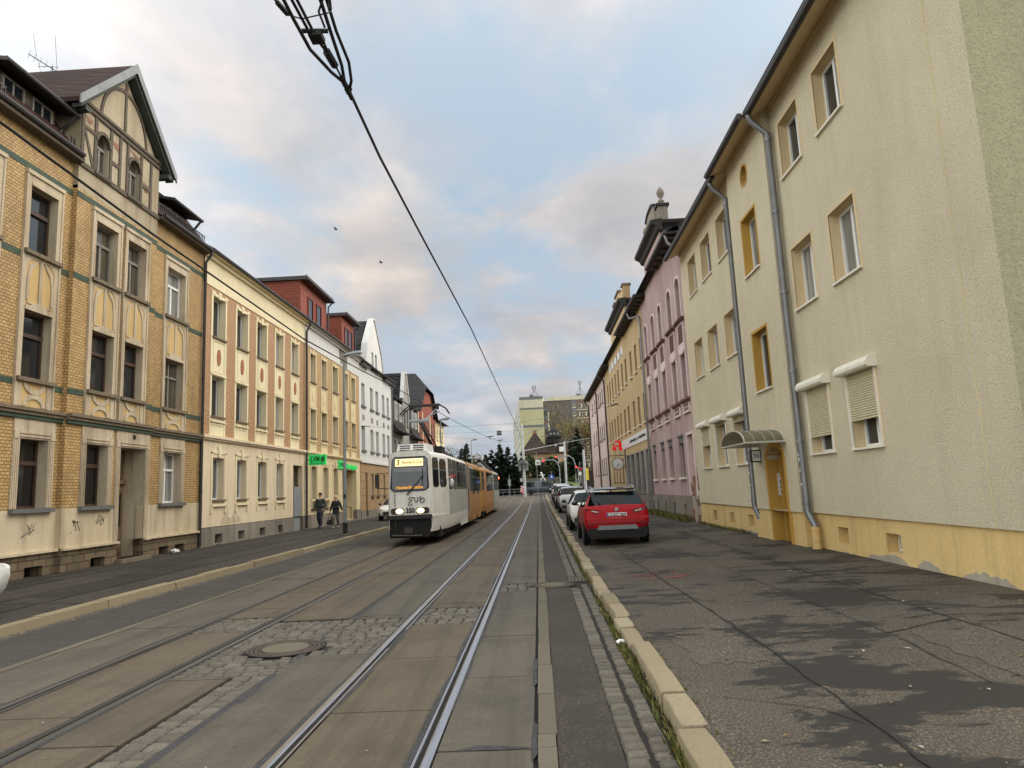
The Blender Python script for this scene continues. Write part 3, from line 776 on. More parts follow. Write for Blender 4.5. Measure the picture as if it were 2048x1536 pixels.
for a, b, d in secs:
    ops = [(c[0], c[1], z0, z1) for c in cols2 for z0, z1 in floors if a < c[0] < b] + [o for o in gops if a < o[0] < b]
    FL.wall(bk, a, b, 1.77, 10.9 if d == 0 else 10.22, ops, dep, d, rvA)
    FL.wall(pl, a, b, .8, 1.77, ops, dep, d+.012)
    FL.wall(so, a, b, -.1, .8, cel + [(19.42, 20.72, .3, .8)], .3, d+.04)
for u in (17.1, 21.0):
    bk.quad(FL.pt(u,0,1.77), FL.pt(u,BD,1.77), FL.pt(u,BD,10.22), FL.pt(u,0,10.22))
    pl.quad(FL.pt(u,0,.8), FL.pt(u,BD+.012,.8), FL.pt(u,BD+.012,1.77), FL.pt(u,0,1.77)); so.quad(FL.pt(u,0,-.1), FL.pt(u,BD+.04,-.1), FL.pt(u,BD+.04,.8), FL.pt(u,0,.8))
bk.build('brick_wall', 'brick_yellow', A, recalc=False); pl.build('plaster_wall', 'old_plaster', A, recalc=False); make_reveals(A, FL, [(o, BD if 17.1 < o[0] < 21 else 0) for o in [(c[0], c[1], z0, z1) for c in cols2 for z0, z1 in floors] + gops], dep, 'old_surround', 1.77); so.build('stone_plinth', 'stone_plinth', A, recalc=False)
for o in cel:
    hole = MB(); FL.box(hole, o[0], o[1], -.32, -.27, o[2]-.1, o[3]); ho = hole.build('cellar_window', 'dark_hole', A)
    hole = MB(); FL.box(hole, (o[0]+o[1])/2-.02, (o[0]+o[1])/2+.02, -.24, -.2, .12, .45); hole.build('bar', 'win_grey', ho)
# ledges, cornice, green bands, surrounds, ornament
led, cor, grn, sur, pan = Many('plinth_ledge', 'old_plaster', A), Many('cornice', 'sill_stone', A), Many('green_band', 'brick_green', A), Many('window_surround', 'old_surround', A), Many('panel', 'old_panel', A)
for a, b, d in secs:
    for x0, x1 in ([(a, 19.42), (20.72, b)] if a == 17.1 else [(a, b)]):
        FL.box(led[x0], x0, x1, d+.04, d+.12, .74, .8); FL.prism(led[x0], [(x0,.8),(x1,.8),(x1,.801),(x0,.801)], d+.012, d+.1)
    FL.box(cor[a], a, b, d-.02, d+.16, 4.08, 4.16); FL.box(cor[a], a, b, d-.02, d+.11, 4.0, 4.08)
    FL.box(grn[(a,1)], a, b, d-.01, d+.07, 3.9, 4.0)
    own = [c for c in cols2 if a < c[0] < b]
    for zb in (4.66, 7.74):
        x = a
        for c in own + [(b+.2, b+.2, '')]:
            if c[0]-.2 > x: FL.box(grn[(x,zb)], x, min(c[0]-.2, b), d-.01, d+.008, zb, zb+.16)
            x = c[1]+.2
    FL.box(grn[(a,2)], a, b, d-.01, d+.012, 9.98, 10.14)
    for c in own:
        u0, u1 = c[0], c[1]; w = .17; m = (u0+u1)/2
        # plaster strips beside both windows, heads and aprons
        FL.box(sur[c], u0-w, u0, d, d+.035, 4.17, 9.6); FL.box(sur[c], u1, u1+w, d, d+.035, 4.17, 9.6)
        FL.box(sur[c], u0-w-.015, u0-w+.04, d, d+.06, 4.17, 9.95); FL.box(sur[c], u1+w-.04, u1+w+.015, d, d+.06, 4.17, 9.95)
        FL.box(sur[c], u0-w, u1+w, d, d+.037, 9.6, 9.95); FL.box(sur[c], u0-w-.03, u1+w+.03, d, d+.08, 9.86, 9.955); FL.box(sur[c], u0, u1, d+.03, d+.06, 9.6, 9.68)
        FL.box(pan[(c,1)], u0, u1, d-.01, d+.02, 6.5, 7.95); FL.box(pan[(c,0)], u0, u1, d-.01, d+.02, 4.17, 4.86)
        FL.box(sur[c], u0, u1, d+.01, d+.065, 6.5, 6.6); FL.prism(sur[c], [(u0+.1,6.6),(u1-.1,6.6),(m+.1,6.72),(m-.1,6.72)], d+.01, d+.055); FL.box(sur[c], u0+.05, u1-.05, d+.01, d+.045, 6.66, 6.7)
        # lancet pair above the first-floor window
        for k in range(2):
            pa = [(u0+.02, 6.74), (u0+.09, 6.74), (u0+.09, 7.2), (u0+.16, 7.5), (m-.16, 7.68), (m-.1, 7.78), (u0+.1, 7.62), (u0+.02, 7.25)]
            if k: pa = [(2*m-u, z) for u, z in pa]
            FL.prism(sur[c], pa, d+.01, d+.045)
        FL.box(sur[c], m-.05, m+.05, d+.01, d+.05, 6.72, 7.8); FL.box(sur[c], u0, u1, d+.01, d+.04, 7.78, 7.9)
        FL.prism(sur[c], [(u0,7.62),(u0+.2,7.8),(u0,7.8)], d+.01, d+.035); FL.prism(sur[c], [(u1,7.62),(u1,7.8),(u1-.2,7.8)], d+.01, d+.035)
        # crossed arches in the apron
        for up in (0, 1):
            zc, hh = (4.2, .3) if not up else (4.78, -.3)
            o = arc(u0+.1, u1-.1, zc, hh, 8); i2 = arc(u0+.21, u1-.21, zc, hh*.62, 8)
            for k in range(8): FL.prism(sur[c], [o[k], o[k+1], i2[k+1], i2[k]], d+.01, d+.05)
        FL.box(sur[c], u0, u0+.05, d+.01, d+.04, 4.2, 4.8); FL.box(sur[c], u1-.05, u1, d+.01, d+.04, 4.2, 4.8)
    for o in [q for q in gops if a < q[0] < b]:
        w = .2; zb = o[2]
        for s0, s1 in ((o[0]-w, o[0]), (o[1], o[1]+w)):
            FL.box(sur[o], s0, s1, d+.0, d+.03, zb if zb > 1 else .8, 3.43)
            for q in (.025, .085, .145): FL.box(sur[o], s0+q, s0+q+.035, d+.03, d+.05, (zb if zb > 1 else .8)+.02, 3.4)
        FL.box(sur[o], o[0]-w, o[1]+w, d, d+.034, 3.43, 3.9)
        for q in (3.47, 3.55): FL.box(sur[o], o[0]-.03, o[1]+.03, d+.034, d+.06, q, q+.04)
        FL.box(sur[o], o[0]-w, o[0]-.04, d+.034, d+.055, 3.43, 3.62); FL.box(sur[o], o[1]+.04, o[1]+w, d+.034, d+.055, 3.43, 3.62)
for q in (led, cor, grn, sur, pan): q.done()
mb = MB(); FL.box(mb, 20.0, 20.12, BD+.03, BD+.06, 3.7, 3.82); mb.build('house_number', 'text_black', A)
sty = {0: ('trans', 'win_brown', 'glass'), 1: ('trans', 'win_brown', 'glass'), 2: ('old', 'win_grey', 'glass_warm'), 3: ('old', 'win_grey', 'glass_warm'), 4: ('old', 'win_white', 'glass_curtain')}
sty1 = {0: ('trans', 'win_brown', 'glass_deep'), 1: ('trans', 'win_brown', 'glass'), 2: ('trans', 'win_brown', 'glass'), 3: ('trans', 'win_brown', 'glass'), 4: ('cross', 'win_grey', 'glass_warm')}
for k, c in enumerate(cols2):
    d = BD if c[2] == 'B' else 0
    for fl, ss in ((0, sty1), (1, sty)):
        s, f, g_ = ss[k]
        window(A, FL, c[0], c[1], floors[fl][0], floors[fl][1], dep, s, f, g_, 'sill_stone', d, .06, .17, .13, .09)
for k, o in enumerate(gops):
    if k == 3: continue
    d = BD if k == 2 else 0
    window(A, FL, o[0], o[1], o[2], o[3], dep+.05, 'cross' if k == 4 else 'trans', 'win_white' if k == 4 else 'win_brown', 'glass_curtain' if k == 4 else 'glass_deep', 'sill_grey', d, .06, .22, .13, .1)
# door with carved panels
o = gops[3]; p = BD-.62
rv = MB(); 
for uu in (o[0], o[1]): rv.quad(FL.pt(uu,BD-dep,.2), FL.pt(uu,p,.2), FL.pt(uu,p,3.43), FL.pt(uu,BD-dep,3.43))
rv.quad(FL.pt(o[0],BD-dep,3.43), FL.pt(o[1],BD-dep,3.43), FL.pt(o[1],p,3.43), FL.pt(o[0],p,3.43)); rv.build('door_reveal', 'old_surround', A, recalc=False)
db = MB(); FL.box(db, o[0], o[1], p-.06, p, .3, 3.43)
m = (o[0]+o[1])/2
FL.box(db, o[0], o[1], p, p+.09, 2.42, 2.52); FL.box(db, m-.05, m+.05, p, p+.06, .3, 2.42)
for s0 in (o[0]+.06, m+.08):
    for z0, z1 in ((.42, .75), (.82, 1.1)): FL.box(db, s0, s0+.46, p, p+.035, z0, z1)
    band_arc(FL, db, s0, s0+.46, 2.0, .3, .05, p, p+.05); FL.box(db, s0, s0+.05, p, p+.05, 1.18, 2.0); FL.box(db, s0+.41, s0+.46, p, p+.05, 1.18, 2.0)
    for i in range(4): FL.box(db, s0+.03+i*.12, s0+.08+i*.12, p, p+.04, 2.55, 2.72)
    FL.box(db, s0-.02, s0+.03, p, p+.04, 2.75, 3.4); FL.box(db, s0+.44, s0+.48, p, p+.04, 2.75, 3.4)
D_ = db.build('door', 'old_wood_door', A)
gp = MB()
for s0 in (o[0]+.11, m+.13): FL.box(gp, s0, s0+.36, p, p+.012, 1.2, 2.1)
gp.build('pane', 'glass', D_)
mb = MB(); FL.box(mb, o[0]-.1, o[1]+.1, p, BD+.25, .16, .3); mb.build('door_step', 'sill_stone', A)
# graffiti scribbles
r = random.Random(2)
for c0, zc in ((16.15, 1.3), (17.55, 1.3), (18.55, 1.42)):
    gf = MB()
    for k in range(7):
        pts = [(c0+r.uniform(-.22,.28), .022 + (BD if c0 > 17.1 else 0), zc+r.uniform(-.17,.17)) for _ in range(2)]; FL.tube(gf, pts, .007, 4)
    gf.build('graffiti', 'gutter', A)
# gable: plaster strip, timber frame, roof
tp = MB(); aw = [(17.78, 18.34, 10.98, 12.2), (19.3, 19.9, 10.98, 12.2)]
FL.wall(tp, 17.1, 21.0, 10.22, 12.6, aw, .2, BD-.005)
tp.poly([FL.pt(17.1,BD-.005,12.6), FL.pt(21.0,BD-.005,12.6), FL.pt(19.05,BD-.005,14.55)])
for u in (17.1, 21.0): tp.quad(FL.pt(u,-2.2,10.3), FL.pt(u,BD-.005,10.3), FL.pt(u,BD-.005,12.75), FL.pt(u,-2.2,12.75))
for o in aw: spandrel(FL, tp, o[0], o[1], 11.95, .25, 12.2, BD-.2, BD-.002)
tp.build('gable_wall', 'timber_infill', A, recalc=False)
tb = MB()
for u in (17.17, 17.72, 18.42, 18.86, 19.24, 19.96, 20.5): FL.box(tb, u-.055, u+.055, BD-.05, BD+.03, 10.9, 12.55)
for z in (10.86, 12.56): FL.box(tb, 17.1, 21.0, BD-.05, BD+.05, z, z+.13)
FL.box(tb, 17.1, 21.0, BD-.05, BD+.09, 12.69, 12.78)
for a, b in ((17.2, 17.7), (18.45, 18.86), (20.0, 20.5)): FL.box(tb, a, b, BD-.05, BD+.025, 11.55, 11.66) if a != 17.2 else FL.box(tb, a, b, BD-.05, BD+.025, 12.0, 12.1)
band_arc(FL, tb, 17.85, 20.25, 12.7, 1.45, .1, BD-.05, BD+.03, 14); FL.box(tb, 19.0, 19.1, BD-.05, BD+.028, 12.7, 14.4)
for o in aw: band_arc(FL, tb, o[0]-.08, o[1]+.08, 11.92, .36, .1, BD-.05, BD+.05); FL.box(tb, o[0]-.1, o[1]+.1, BD-.05, BD+.08, 10.9, 10.99)
FL.prism(tb, [(17.2,12.0),(17.28,12.0),(17.7,11.1),(17.62,11.0)], BD-.04, BD+.02)
tb.build('timber_frame', 'timber', A)
for q in ([(18.5,12.3),(18.82,12.28),(18.8,12.06),(18.62,12.12),(18.5,12.2)], [(20.02,11.76),(20.45,11.72),(20.44,11.5),(20.2,11.44),(20.1,11.6)], [(19.35,12.44),(19.9,12.42),(19.84,12.3),(19.6,12.34)], [(17.28,12.4),(17.6,12.38),(17.5,12.2),(17.36,12.24)]): ex = MB(); FL.prism(ex, q, BD-.01, BD+.004); ex.build('exposed_brick', 'raw_brick', A)
for o in aw: window(A, FL, o[0], o[1], o[2], o[3], .17, 'old', 'win_grey', 'glass_warm', None, BD)
rf = MB(); DV = .42; back = -7.0; t = .13
for sgn in (-1, 1):
    uE, zE = 19.05+sgn*2.42, 12.42
    rf.hexa([FL.pt(19.05,DV,14.82), FL.pt(uE,DV,zE), FL.pt(uE,back,zE), FL.pt(19.05,back,14.82), FL.pt(19.05,DV,14.82+t*1.4), FL.pt(uE,DV,zE+t), FL.pt(uE,back,zE+t), FL.pt(19.05,back,14.82+t*1.4)])
rf.build('gable_roof', 'roof_brown', A)
vg = Many('bargeboard', 'zinc', A)
for sgn, mt in ((-1, 'zinc'), (1, 'timber_green')):
    uE, zE = 19.05+sgn*2.46, 12.38
    FL.prism(vg[sgn], [(19.05,15.04), (19.05,14.74), (uE,zE-.05), (uE,zE+.2)], DV, DV+.05)
vg.done()
br = Many('bracket', 'timber_green', A)
for uu in (16.95, 21.15): FL.box(br[uu], uu-.1, uu+.1, 0, DV, 12.3, 12.44)
for sgn in (-1, 1): FL.prism(br[sgn], [(19.05,14.72), (19.05,14.62), (19.05+sgn*2.35,12.3), (19.05+sgn*2.35,12.4)], BD, DV-.02)
br.done()
gutter_line(FL, A, 10.0, 17.0, .33, 11.06); gutter_line(FL, A, 21.05, 24.45, .33, 11.02)
ev = Many('eaves', 'timber', A)
for a, b in ((10., 17.1), (21.0, 24.43)): FL.prism(ev[a], [(a,10.9),(b,10.9),(b,10.98),(a,10.98)], -.1, .3)
ev.done()
# mansard roofs with dormers
mr = Many('mansard_roof', 'roof_brown', A)
for a, b in ((10., 17.1), (21.0, 24.43)):
    mr[a].hexa([FL.pt(a,.3,10.99), FL.pt(b,.3,10.99), FL.pt(b,-4.9,10.99), FL.pt(a,-4.9,10.99), FL.pt(a,.25,11.06), FL.pt(b,.25,11.06), FL.pt(b,-4.9,11.06), FL.pt(a,-4.9,11.06)])
    mr[a].hexa([FL.pt(a,.2,11.06), FL.pt(b,.2,11.06), FL.pt(b,-9.9,11.06), FL.pt(a,-9.9,11.06), FL.pt(a,-1.0,12.75), FL.pt(b,-1.0,12.75), FL.pt(b,-8.8,12.75), FL.pt(a,-8.8,12.75)])
    mr[a].prism([FL.pt(a,-.95,12.75), FL.pt(a,-8.9,12.75), FL.pt(a,-4.9,14.6)], (0, b-a, 0))
mr.done()
def dormer(u0, u1, dz, dtop):
    dm = MB(); FL.box(dm, u0, u1, -2.5, -.35, 11.2, dz); dob = dm.build('dormer', 'timber', A)
    dr = MB(); dr.hexa([FL.pt(u0-.25,.05,dz), FL.pt(u1+.25,.05,dz), FL.pt(u1+.25,-2.6,dtop), FL.pt(u0-.25,-2.6,dtop), FL.pt(u0-.25,.05,dz+.1), FL.pt(u1+.25,.05,dz+.1), FL.pt(u1+.25,-2.6,dtop+.1), FL.pt(u0-.25,-2.6,dtop+.1)])
    FL.tube(dr, [(u0-.3,.1,dz+.02), (u1+.3,.1,dz+.02)], .06, 8); FL.tube(dr, [(u1+.2,.1,dz), (u1+.2,-.1,dz-.25), (u1+.2,-.3,dz-.4), (u1+.1,-.35,11.3)], .045, 8)
    dr.build('dormer_roof', 'gutter', dob)
    n = 2 if u1-u0 > 1.6 else 1
    for i in range(n):
        w = (u1-u0)/n; a, b = u0+i*w+.14, u0+(i+1)*w-.14
        wb = MB(); FL.frame(wb, a+.05, b-.05, 11.35, dz-.12, .05, -.36, -.3); FL.box(wb, (a+b)/2-.025, (a+b)/2+.025, -.36, -.31, 11.35, dz-.12); wb.build('dormer_window', 'win_grey', dob)
        pb = MB(); FL.box(pb, a+.05, b-.05, -.36, -.33, 11.35, dz-.12); pb.build('dormer_pane', 'glass', dob)
dormer(10.8, 12.6, 12.15, 12.7); dormer(14.75, 16.75, 12.2, 12.72); dormer(22.3, 23.75, 12.0, 12.6)
sgd = Many('snow_guard', 'gutter', A)
for a, b in ((10.,14.6), (16.9,17.05), (21.1,24.4)):
    FL.box(sgd[a], a, b, .02, .04, 11.55, 11.58); FL.box(sgd[a], a, b, .02, .04, 11.3, 11.33); u = a
    while u < b: FL.box(sgd[a], u, u+.02, .02, .045, 11.22, 11.56); u += .12
sgd.done()
shell(FL, A, 10., 24.43, -.1, 11.0, 9.9, 'old_plaster')
downpipe(FL, A, 24.38, .1, .25, 10.55, .33, 11.0, 'gutter', .05)
# aerial on the roof
an = thing('tv_aerial', 'thin tv aerial with crossbars on the brown roof of the old brick house', 'aerial', (-14.6, 19.58, 14.2))
mb = MB(); mb.tube([(-14.6,19.58,14.2), (-14.6,19.58,15.52)], .018); mb.tube([(-14.55,18.5,15.22), (-14.62,20.12,15.56)], .014)
for i in range(7):
    t = i/6; y = 18.52+1.5*t; x = -14.55-.07*t; z = 15.225+.32*t; mb.tube([(x-.04,y,z-.13), (x+.04,y,z+.13)], .006, 4)
mb.tube([(-14.6,18.97,15.13), (-14.6,19.82,15.66)], .01); mb.tube([(-14.6,18.7,16.05), (-14.6,18.85,15.5), (-14.6,19.18,14.85)], .006, 4); mb.tube([(-14.6,19.62,16.6), (-14.6,19.82,15.3)], .007, 4)
mb.build('mast_and_rods', 'wire_grey', an)

# ---- B and C: cream houses with orange brick stripes
def striped(par, u0, u1, cols, gops, brick_m, ground_m, pan_m, oval_m, frieze_m, cellars, gmats):
    ops = [(c[0], c[1], z0, z1) for c in cols for z0, z1 in ((4.95, 6.47), (7.97, 9.55))]
    bk, pl, gd = MB(), MB(), MB(); pn, tr, ov = Many('window_panel', pan_m, par), Many('trim', pan_m, par), Many('medallion', oval_m, par)
    rvm = MB(); FL.wall(bk, u0, u1, 4.2, 9.86, ops, .22, 0, rvm); make_reveals(par, FL, [(o, 0) for o in ops], .22, pan_m); bk.build('brick_wall', brick_m, par, recalc=False)
    pl2 = MB(); FL.wall(pl2, u0, u1, 9.86, 11.0, (), .1, .03); pl2.quad(FL.pt(u0,0,9.86), FL.pt(u1,0,9.86), FL.pt(u1,.03,9.86), FL.pt(u0,.03,9.86)); pl2.build('frieze', frieze_m, par, recalc=False)
    FL.wall(gd, u0, u1, .88, 4.03, gops, .24, .02); gd.build('ground_floor_wall', ground_m, par, recalc=False)
    FL.wall(pl, u0, u1, -.1, .86, cellars + [o for o in gops if o[2] < .8], .25, .05); FL.box(pl, u0, u1, .02, .05, .86, .861); pl.build('plinth', 'plinth_grey', par, recalc=False)
    for o in cellars: ch = MB(); FL.box(ch, o[0], o[1], -.22, -.18, o[2], o[3]); ch.build('cellar_window', 'dark_hole', par)
    co = MB(); FL.box(co, u0, u1, 0, .16, 4.1, 4.2); FL.box(co, u0, u1, 0, .1, 4.03, 4.1); co.build('cornice', ground_m, par)
    for c in cols:
        a, b = c; m = (a+b)/2; w = .13
        FL.box(pn[c], a-w, a, -.005, .03, 4.2, 9.55); FL.box(pn[c], b, b+w, -.005, .03, 4.2, 9.55)
        FL.box(pn[c], a-w, b+w, -.005, .032, 9.55, 9.66); FL.box(pn[c], a-w-.03, a+.12, -.005, .05, 9.6, 9.72); FL.box(pn[c], b-.12, b+w+.03, -.005, .05, 9.6, 9.72); FL.prism(pn[c], [(m-.08,9.5),(m+.08,9.5),(m+.12,9.78),(m-.12,9.78)], -.005, .05)
        FL.box(pn[c], a, b, -.005, .022, 6.47, 7.97); FL.box(pn[c], a, b, -.005, .022, 4.2, 4.95)
        FL.box(tr[c], a-w, b+w, .03, .06, 6.5, 6.58); FL.box(tr[c], a+.06, b-.06, .022, .04, 6.62, 6.65); FL.box(tr[c], a+.06, b-.06, .022, .04, 7.8, 7.83); FL.box(tr[c], a+.06, a+.09, .022, .04, 6.65, 7.8); FL.box(tr[c], b-.09, b-.06, .022, .04, 6.65, 7.8)
        n = 14; FL.prism(ov[c], [(m+.15*math.cos(2*PI*i/n), 7.22+.32*math.sin(2*PI*i/n)) for i in range(n)], .02, .05)
        FL.box(tr[c], a-.08, b+.08, .03, .09, 4.72, 4.78)
        for i in range(7): FL.box(tr[c], a+.03+i*(b-a-.06)/7, a+.03+(i+.6)*(b-a-.06)/7, .022, .045, 4.6, 4.7)
    for o in gops:
        if o[2] < 1: continue
        a, b = o[0], o[1]; m = (a+b)/2
        for s0, s1 in ((a-.16, a-.04), (b+.04, b+.16)): FL.box(tr[o], s0, s1, .02, .045, 1.5, 3.6)
        FL.box(tr[o], a-.16, b+.16, .02, .045, 3.55, 3.68); FL.prism(tr[o], [(m-.07,3.42),(m+.07,3.42),(m+.13,3.82),(m-.13,3.82)], .02, .08)
        FL.box(tr[o], a-.14, b+.14, .02, .1, 1.6, 1.7); 
        for s0 in (a-.14, b+.03): FL.box(tr[o], s0, s0+.11, .02, .08, 1.36, 1.6)
    pn.done(); tr.done(); ov.done()
    for k, c in enumerate(cols):
        for fl, (z0, z1) in enumerate(((4.95, 6.47), (7.97, 9.55))):
            g_ = RND.choice(('glass', 'glass', 'glass_warm', 'glass_curtain', 'glass_deep'))
            window(par, FL, c[0], c[1], z0, z1, .3, 'two', 'win_white', g_, 'sill_stone', 0, .06, .05, .1, .06)
    for k, o in enumerate(gops):
        if o[2] > 1: window(par, FL, o[0], o[1], o[2], o[3], .3, 'one', 'win_white', gmats[k % len(gmats)], 'sill_stone', .02, .06, .05, .1, .06)
    ev = MB(); FL.prism(ev, [(u0,10.86),(u1,10.86),(u1,11.0),(u0,11.0)], .03, .14); FL.prism(ev, [(u0,11.0),(u1,11.0),(u1,11.05),(u0,11.05)], -.1, .3); ev.build('eaves', frieze_m, par)
    gutter_line(FL, par, u0, u1, .34, 11.08, .075)
    pitched(FL, par, u0, u1, .3, 11.06, -5.0, 14.2, 'roof_dark')
    shell(FL, par, u0, u1, -.1, 11.0, 10, 'cream_plaster')
B = thing('cream_house', 'cream house with orange brick stripes and red oval medallions between its windows', 'house', (XL, 30., .2))
bc = [(25.2, 26.25), (27.32, 28.38), (29.38, 30.45), (31.56, 32.54), (33.66, 34.66)]
bg = [(25.42, 26.36, 1.85, 3.4), (27.5, 28.4, 1.85, 3.4), (29.6, 30.55, 1.85, 3.4), (31.73, 32.62, 1.85, 3.4), (33.95, 35.3, .2, 3.4)]
striped(B, 24.45, 35.7, bc, bg, 'brick_orange', 'cream_ground', 'cream_plaster', 'oval_red', 'cream_plaster', [(25.65, 26.25, .26, .6), (27.66, 28.26, .26, .6), (29.8, 30.4, .26, .6), (31.92, 32.5, .26, .6)], ['glass_blind', 'glass_blind', 'glass', 'glass'])
db = MB(); FL.box(db, 33.95, 35.3, -.5, -.44, .2, 3.4); db.build('door_recess_back', 'brown_plaster', B)
db = MB(); FL.box(db, 34.0, 34.95, -.1, .06, .9, 2.35); FL.box(db, 34.0, 34.95, -.1, .02, .2, .9)
for q in (1.2, 1.5, 1.78, 2.06): FL.box(db, 34.02, 34.93, .06, .066, q, q+.012)
db.build('letterbox_panel', 'door_grey', B)
rd = MB(); r = random.Random(8)
for k in range(14): u = 27.0+r.uniform(-.75,.75); z = 1.06+abs(r.gauss(0,.16)); FL.prism(rd, [(u-.14,.95),(u+.16,.97),(u+.1,z),(u-.08,z+.04)], .018, .024+.0007*k)
rd.build('spalled_plaster', 'old_plaster', B)
downpipe(FL, B, 35.66, .12, .25, 10.5, .34, 11.02, 'gutter', .055)
C_ = thing('cream_house', 'cream house with ochre brick stripes and two red dormers, green shop signs', 'house', (XL, 41., .2))
cc = [(36.55, 37.45), (38.5, 39.45), (40.65, 41.75), (43.1, 44.0), (44.85, 45.85)]
cg = [(36.7, 37.6, 1.2, 3.42), (38.75, 39.7, 1.2, 3.42), (40.7, 41.6, 1.2, 3.42), (42.6, 45.9, .3, 3.42)]
striped(C_, 35.72, 46.9, cc, cg, 'brick_ochre', 'yellow_pale', 'yellow_pale', 'yellow_pale', 'white_plaster', [(37.9, 38.5, .3, .62), (40.0, 40.6, .3, .62)], ['glass_warm'])
db = MB(); FL.box(db, 42.6, 45.9, -1.3, -1.24, .2, 3.42); FL.box(db, 45.85, 45.9, -1.25, -.2, .3, 3.42); FL.box(db, 42.6, 45.9, -1.25, -.2, .2, .32); db.build('entrance_recess', 'yellow_pale', C_)
db = MB(); FL.tube(db, [(42.6,-.3,1.25), (45.8,-.3,1.05)], .03); FL.tube(db, [(42.7,-.3,.3), (42.7,-.3,1.25)], .025); FL.tube(db, [(45.7,-.3,.3), (45.7,-.3,1.05)], .025); db.build('handrail', 'win_brown', C_)
db = MB(); FL.box(db, 43.2, 44.3, -1.24, -1.2, .32, 2.5); db.build('door', 'win_brown', C_)
rd = MB(); r = random.Random(18)
for k in range(16): u = 42.8+r.uniform(-.9,.9); z = 10.75-abs(r.gauss(0,.45)); FL.prism(rd, [(u-.3,10.85),(u+.35,10.85),(u+.2,z),(u-.1,z-.15)], .028, .034+.0006*k)
rd.build('spalled_plaster', 'plinth_grey', C_)
for (a, b, par) in ((35.85, 40.5, C_), (43.8, 46.75, C_)):
    dm = MB(); FL.box(dm, a, b, -4.2, -.28, 11.1, 13.42); dob = dm.build('dormer', 'tile_red_wall', par)
    dr = MB(); FL.box(dr, a-.15, b+.2, -4.4, .05, 13.42, 13.62); FL.box(dr, a-.15, b+.2, .05, .1, 13.38, 13.66); FL.tube(dr, [(a-.15,.12,13.46), (b+.2,.12,13.46)], .07, 8); FL.tube(dr, [(b-.05,.12,13.4), (b-.05,-.15,13.1), (b-.05,-.2,11.2)], .05, 8); dr.build('dormer_roof', 'gutter', dob)
    wb, pb = MB(), MB()
    for q in (.34, .66):
        u = a+(b-a)*q; FL.frame(wb, u-.38, u+.38, 11.6, 12.75, .07, -.3, -.22); FL.box(pb, u-.38, u+.38, -.3, -.26, 11.6, 12.75); 
    wb.build('dormer_window', 'win_red', dob); pb.build('dormer_pane', 'glass_deep', dob)

# ---- D: white house with a stepped-back gable
D = thing('white_house', 'white plastered house with steep white gable and beige ground floor', 'house', (XL, 52., .2))
dcol = [(47.6, 48.5), (50.1, 51.0), (51.85, 52.7), (54.05, 54.9), (55.75, 56.6)]
ops = [(c[0], c[1], z0, z1) for c in dcol for z0, z1 in ((4.9, 6.5), (8.0, 9.6))]
wl = MB(); FL.wall(wl, 46.92, 57.6, 4.15, 10.9, ops, .2, 0)
gw = [(50.75, 51.4, 11.0, 12.4), (51.85, 52.5, 11.0, 12.4)]
FL.wall(wl, 48.6, 54.6, 10.9, 11.0, (), .2, 0); FL.wall(wl, 49.6, 53.8, 11.0, 12.6, gw, .2, 0)
wl.poly([FL.pt(48.6,0,11.0), FL.pt(49.6,0,11.0), FL.pt(49.6,0,12.6), FL.pt(49.35,0,12.6)]); wl.poly([FL.pt(54.6,0,11.0), FL.pt(53.8,0,11.0), FL.pt(53.8,0,12.6), FL.pt(53.87,0,12.6)])
wl.poly([FL.pt(49.35,0,12.6), FL.pt(53.87,0,12.6), FL.pt(51.75,0,14.9), FL.pt(51.3,0,14.9)]); wl.build('wall', 'white_plaster', D, recalc=False)
cp = MB(); prf = [(48.55,10.95), (49.3,12.7), (51.3,15.0), (51.75,15.0), (53.9,12.7), (54.65,10.95)]
for a, b in zip(prf, prf[1:]): cp.hexa([FL.pt(a[0],.08,a[1]), FL.pt(b[0],.08,b[1]), FL.pt(b[0],-.38,b[1]), FL.pt(a[0],-.38,a[1]), FL.pt(a[0],.08,a[1]+.1), FL.pt(b[0],.08,b[1]+.1), FL.pt(b[0],-.38,b[1]+.1), FL.pt(a[0],-.38,a[1]+.1)])
cp.build('gable_coping', 'white_plaster', D)
mb = MB(); mb.prism([FL.pt(48.6,-.3,10.95), FL.pt(49.3,-.3,12.68), FL.pt(51.5,-.3,14.98), FL.pt(53.9,-.3,12.68), FL.pt(54.6,-.3,10.95)], (-6.5, 0, 0)); mb.build('gable_roof', 'roof_dark', D)
pitched(FL, D, 46.92, 57.6, .3, 11.0, -5, 14.4, 'roof_dark')
ev = Many('eaves', 'gutter', D)
for a, b in ((46.92, 49.2), (54.4, 57.6)): FL.prism(ev[a], [(a,10.8),(b,10.8),(b,11.0),(a,11.0)], 0, .3); FL.tube(ev[a], [(a,.36,11.03), (b,.36,11.03)], .07, 8)
ev.done()
gr_ = MB(); gops2 = [(48.3, 48.9, .3, 3.35), (50.0, 50.75, 1.75, 3.3), (51.7, 52.4, 1.75, 3.3), (53.9, 54.6, 1.75, 3.3), (55.8, 56.5, 1.75, 3.3)]
FL.wall(gr_, 46.92, 57.6, .75, 4.0, gops2, .2, .04); gr_.build('ground_floor_wall', 'brown_plaster', D, recalc=False)
gv = MB()
for z in (1.25, 1.75, 2.25, 2.75, 3.3): FL.box(gv, 48.95, 49.95, .038, .043, z, z+.03); [FL.box(gv, a, b, .038, .043, z, z+.03) for a, b in ((47.0, 48.25), (50.8, 51.65), (52.45, 53.85), (54.65, 55.75))]
gv.build('grooves', 'sill_stone', D)
pb = MB(); FL.wall(pb, 46.92, 57.6, -.1, .75, [(48.3, 48.9, .3, .75)], .2, .08); pb.build('plinth', 'plinth_grey', D, recalc=False)
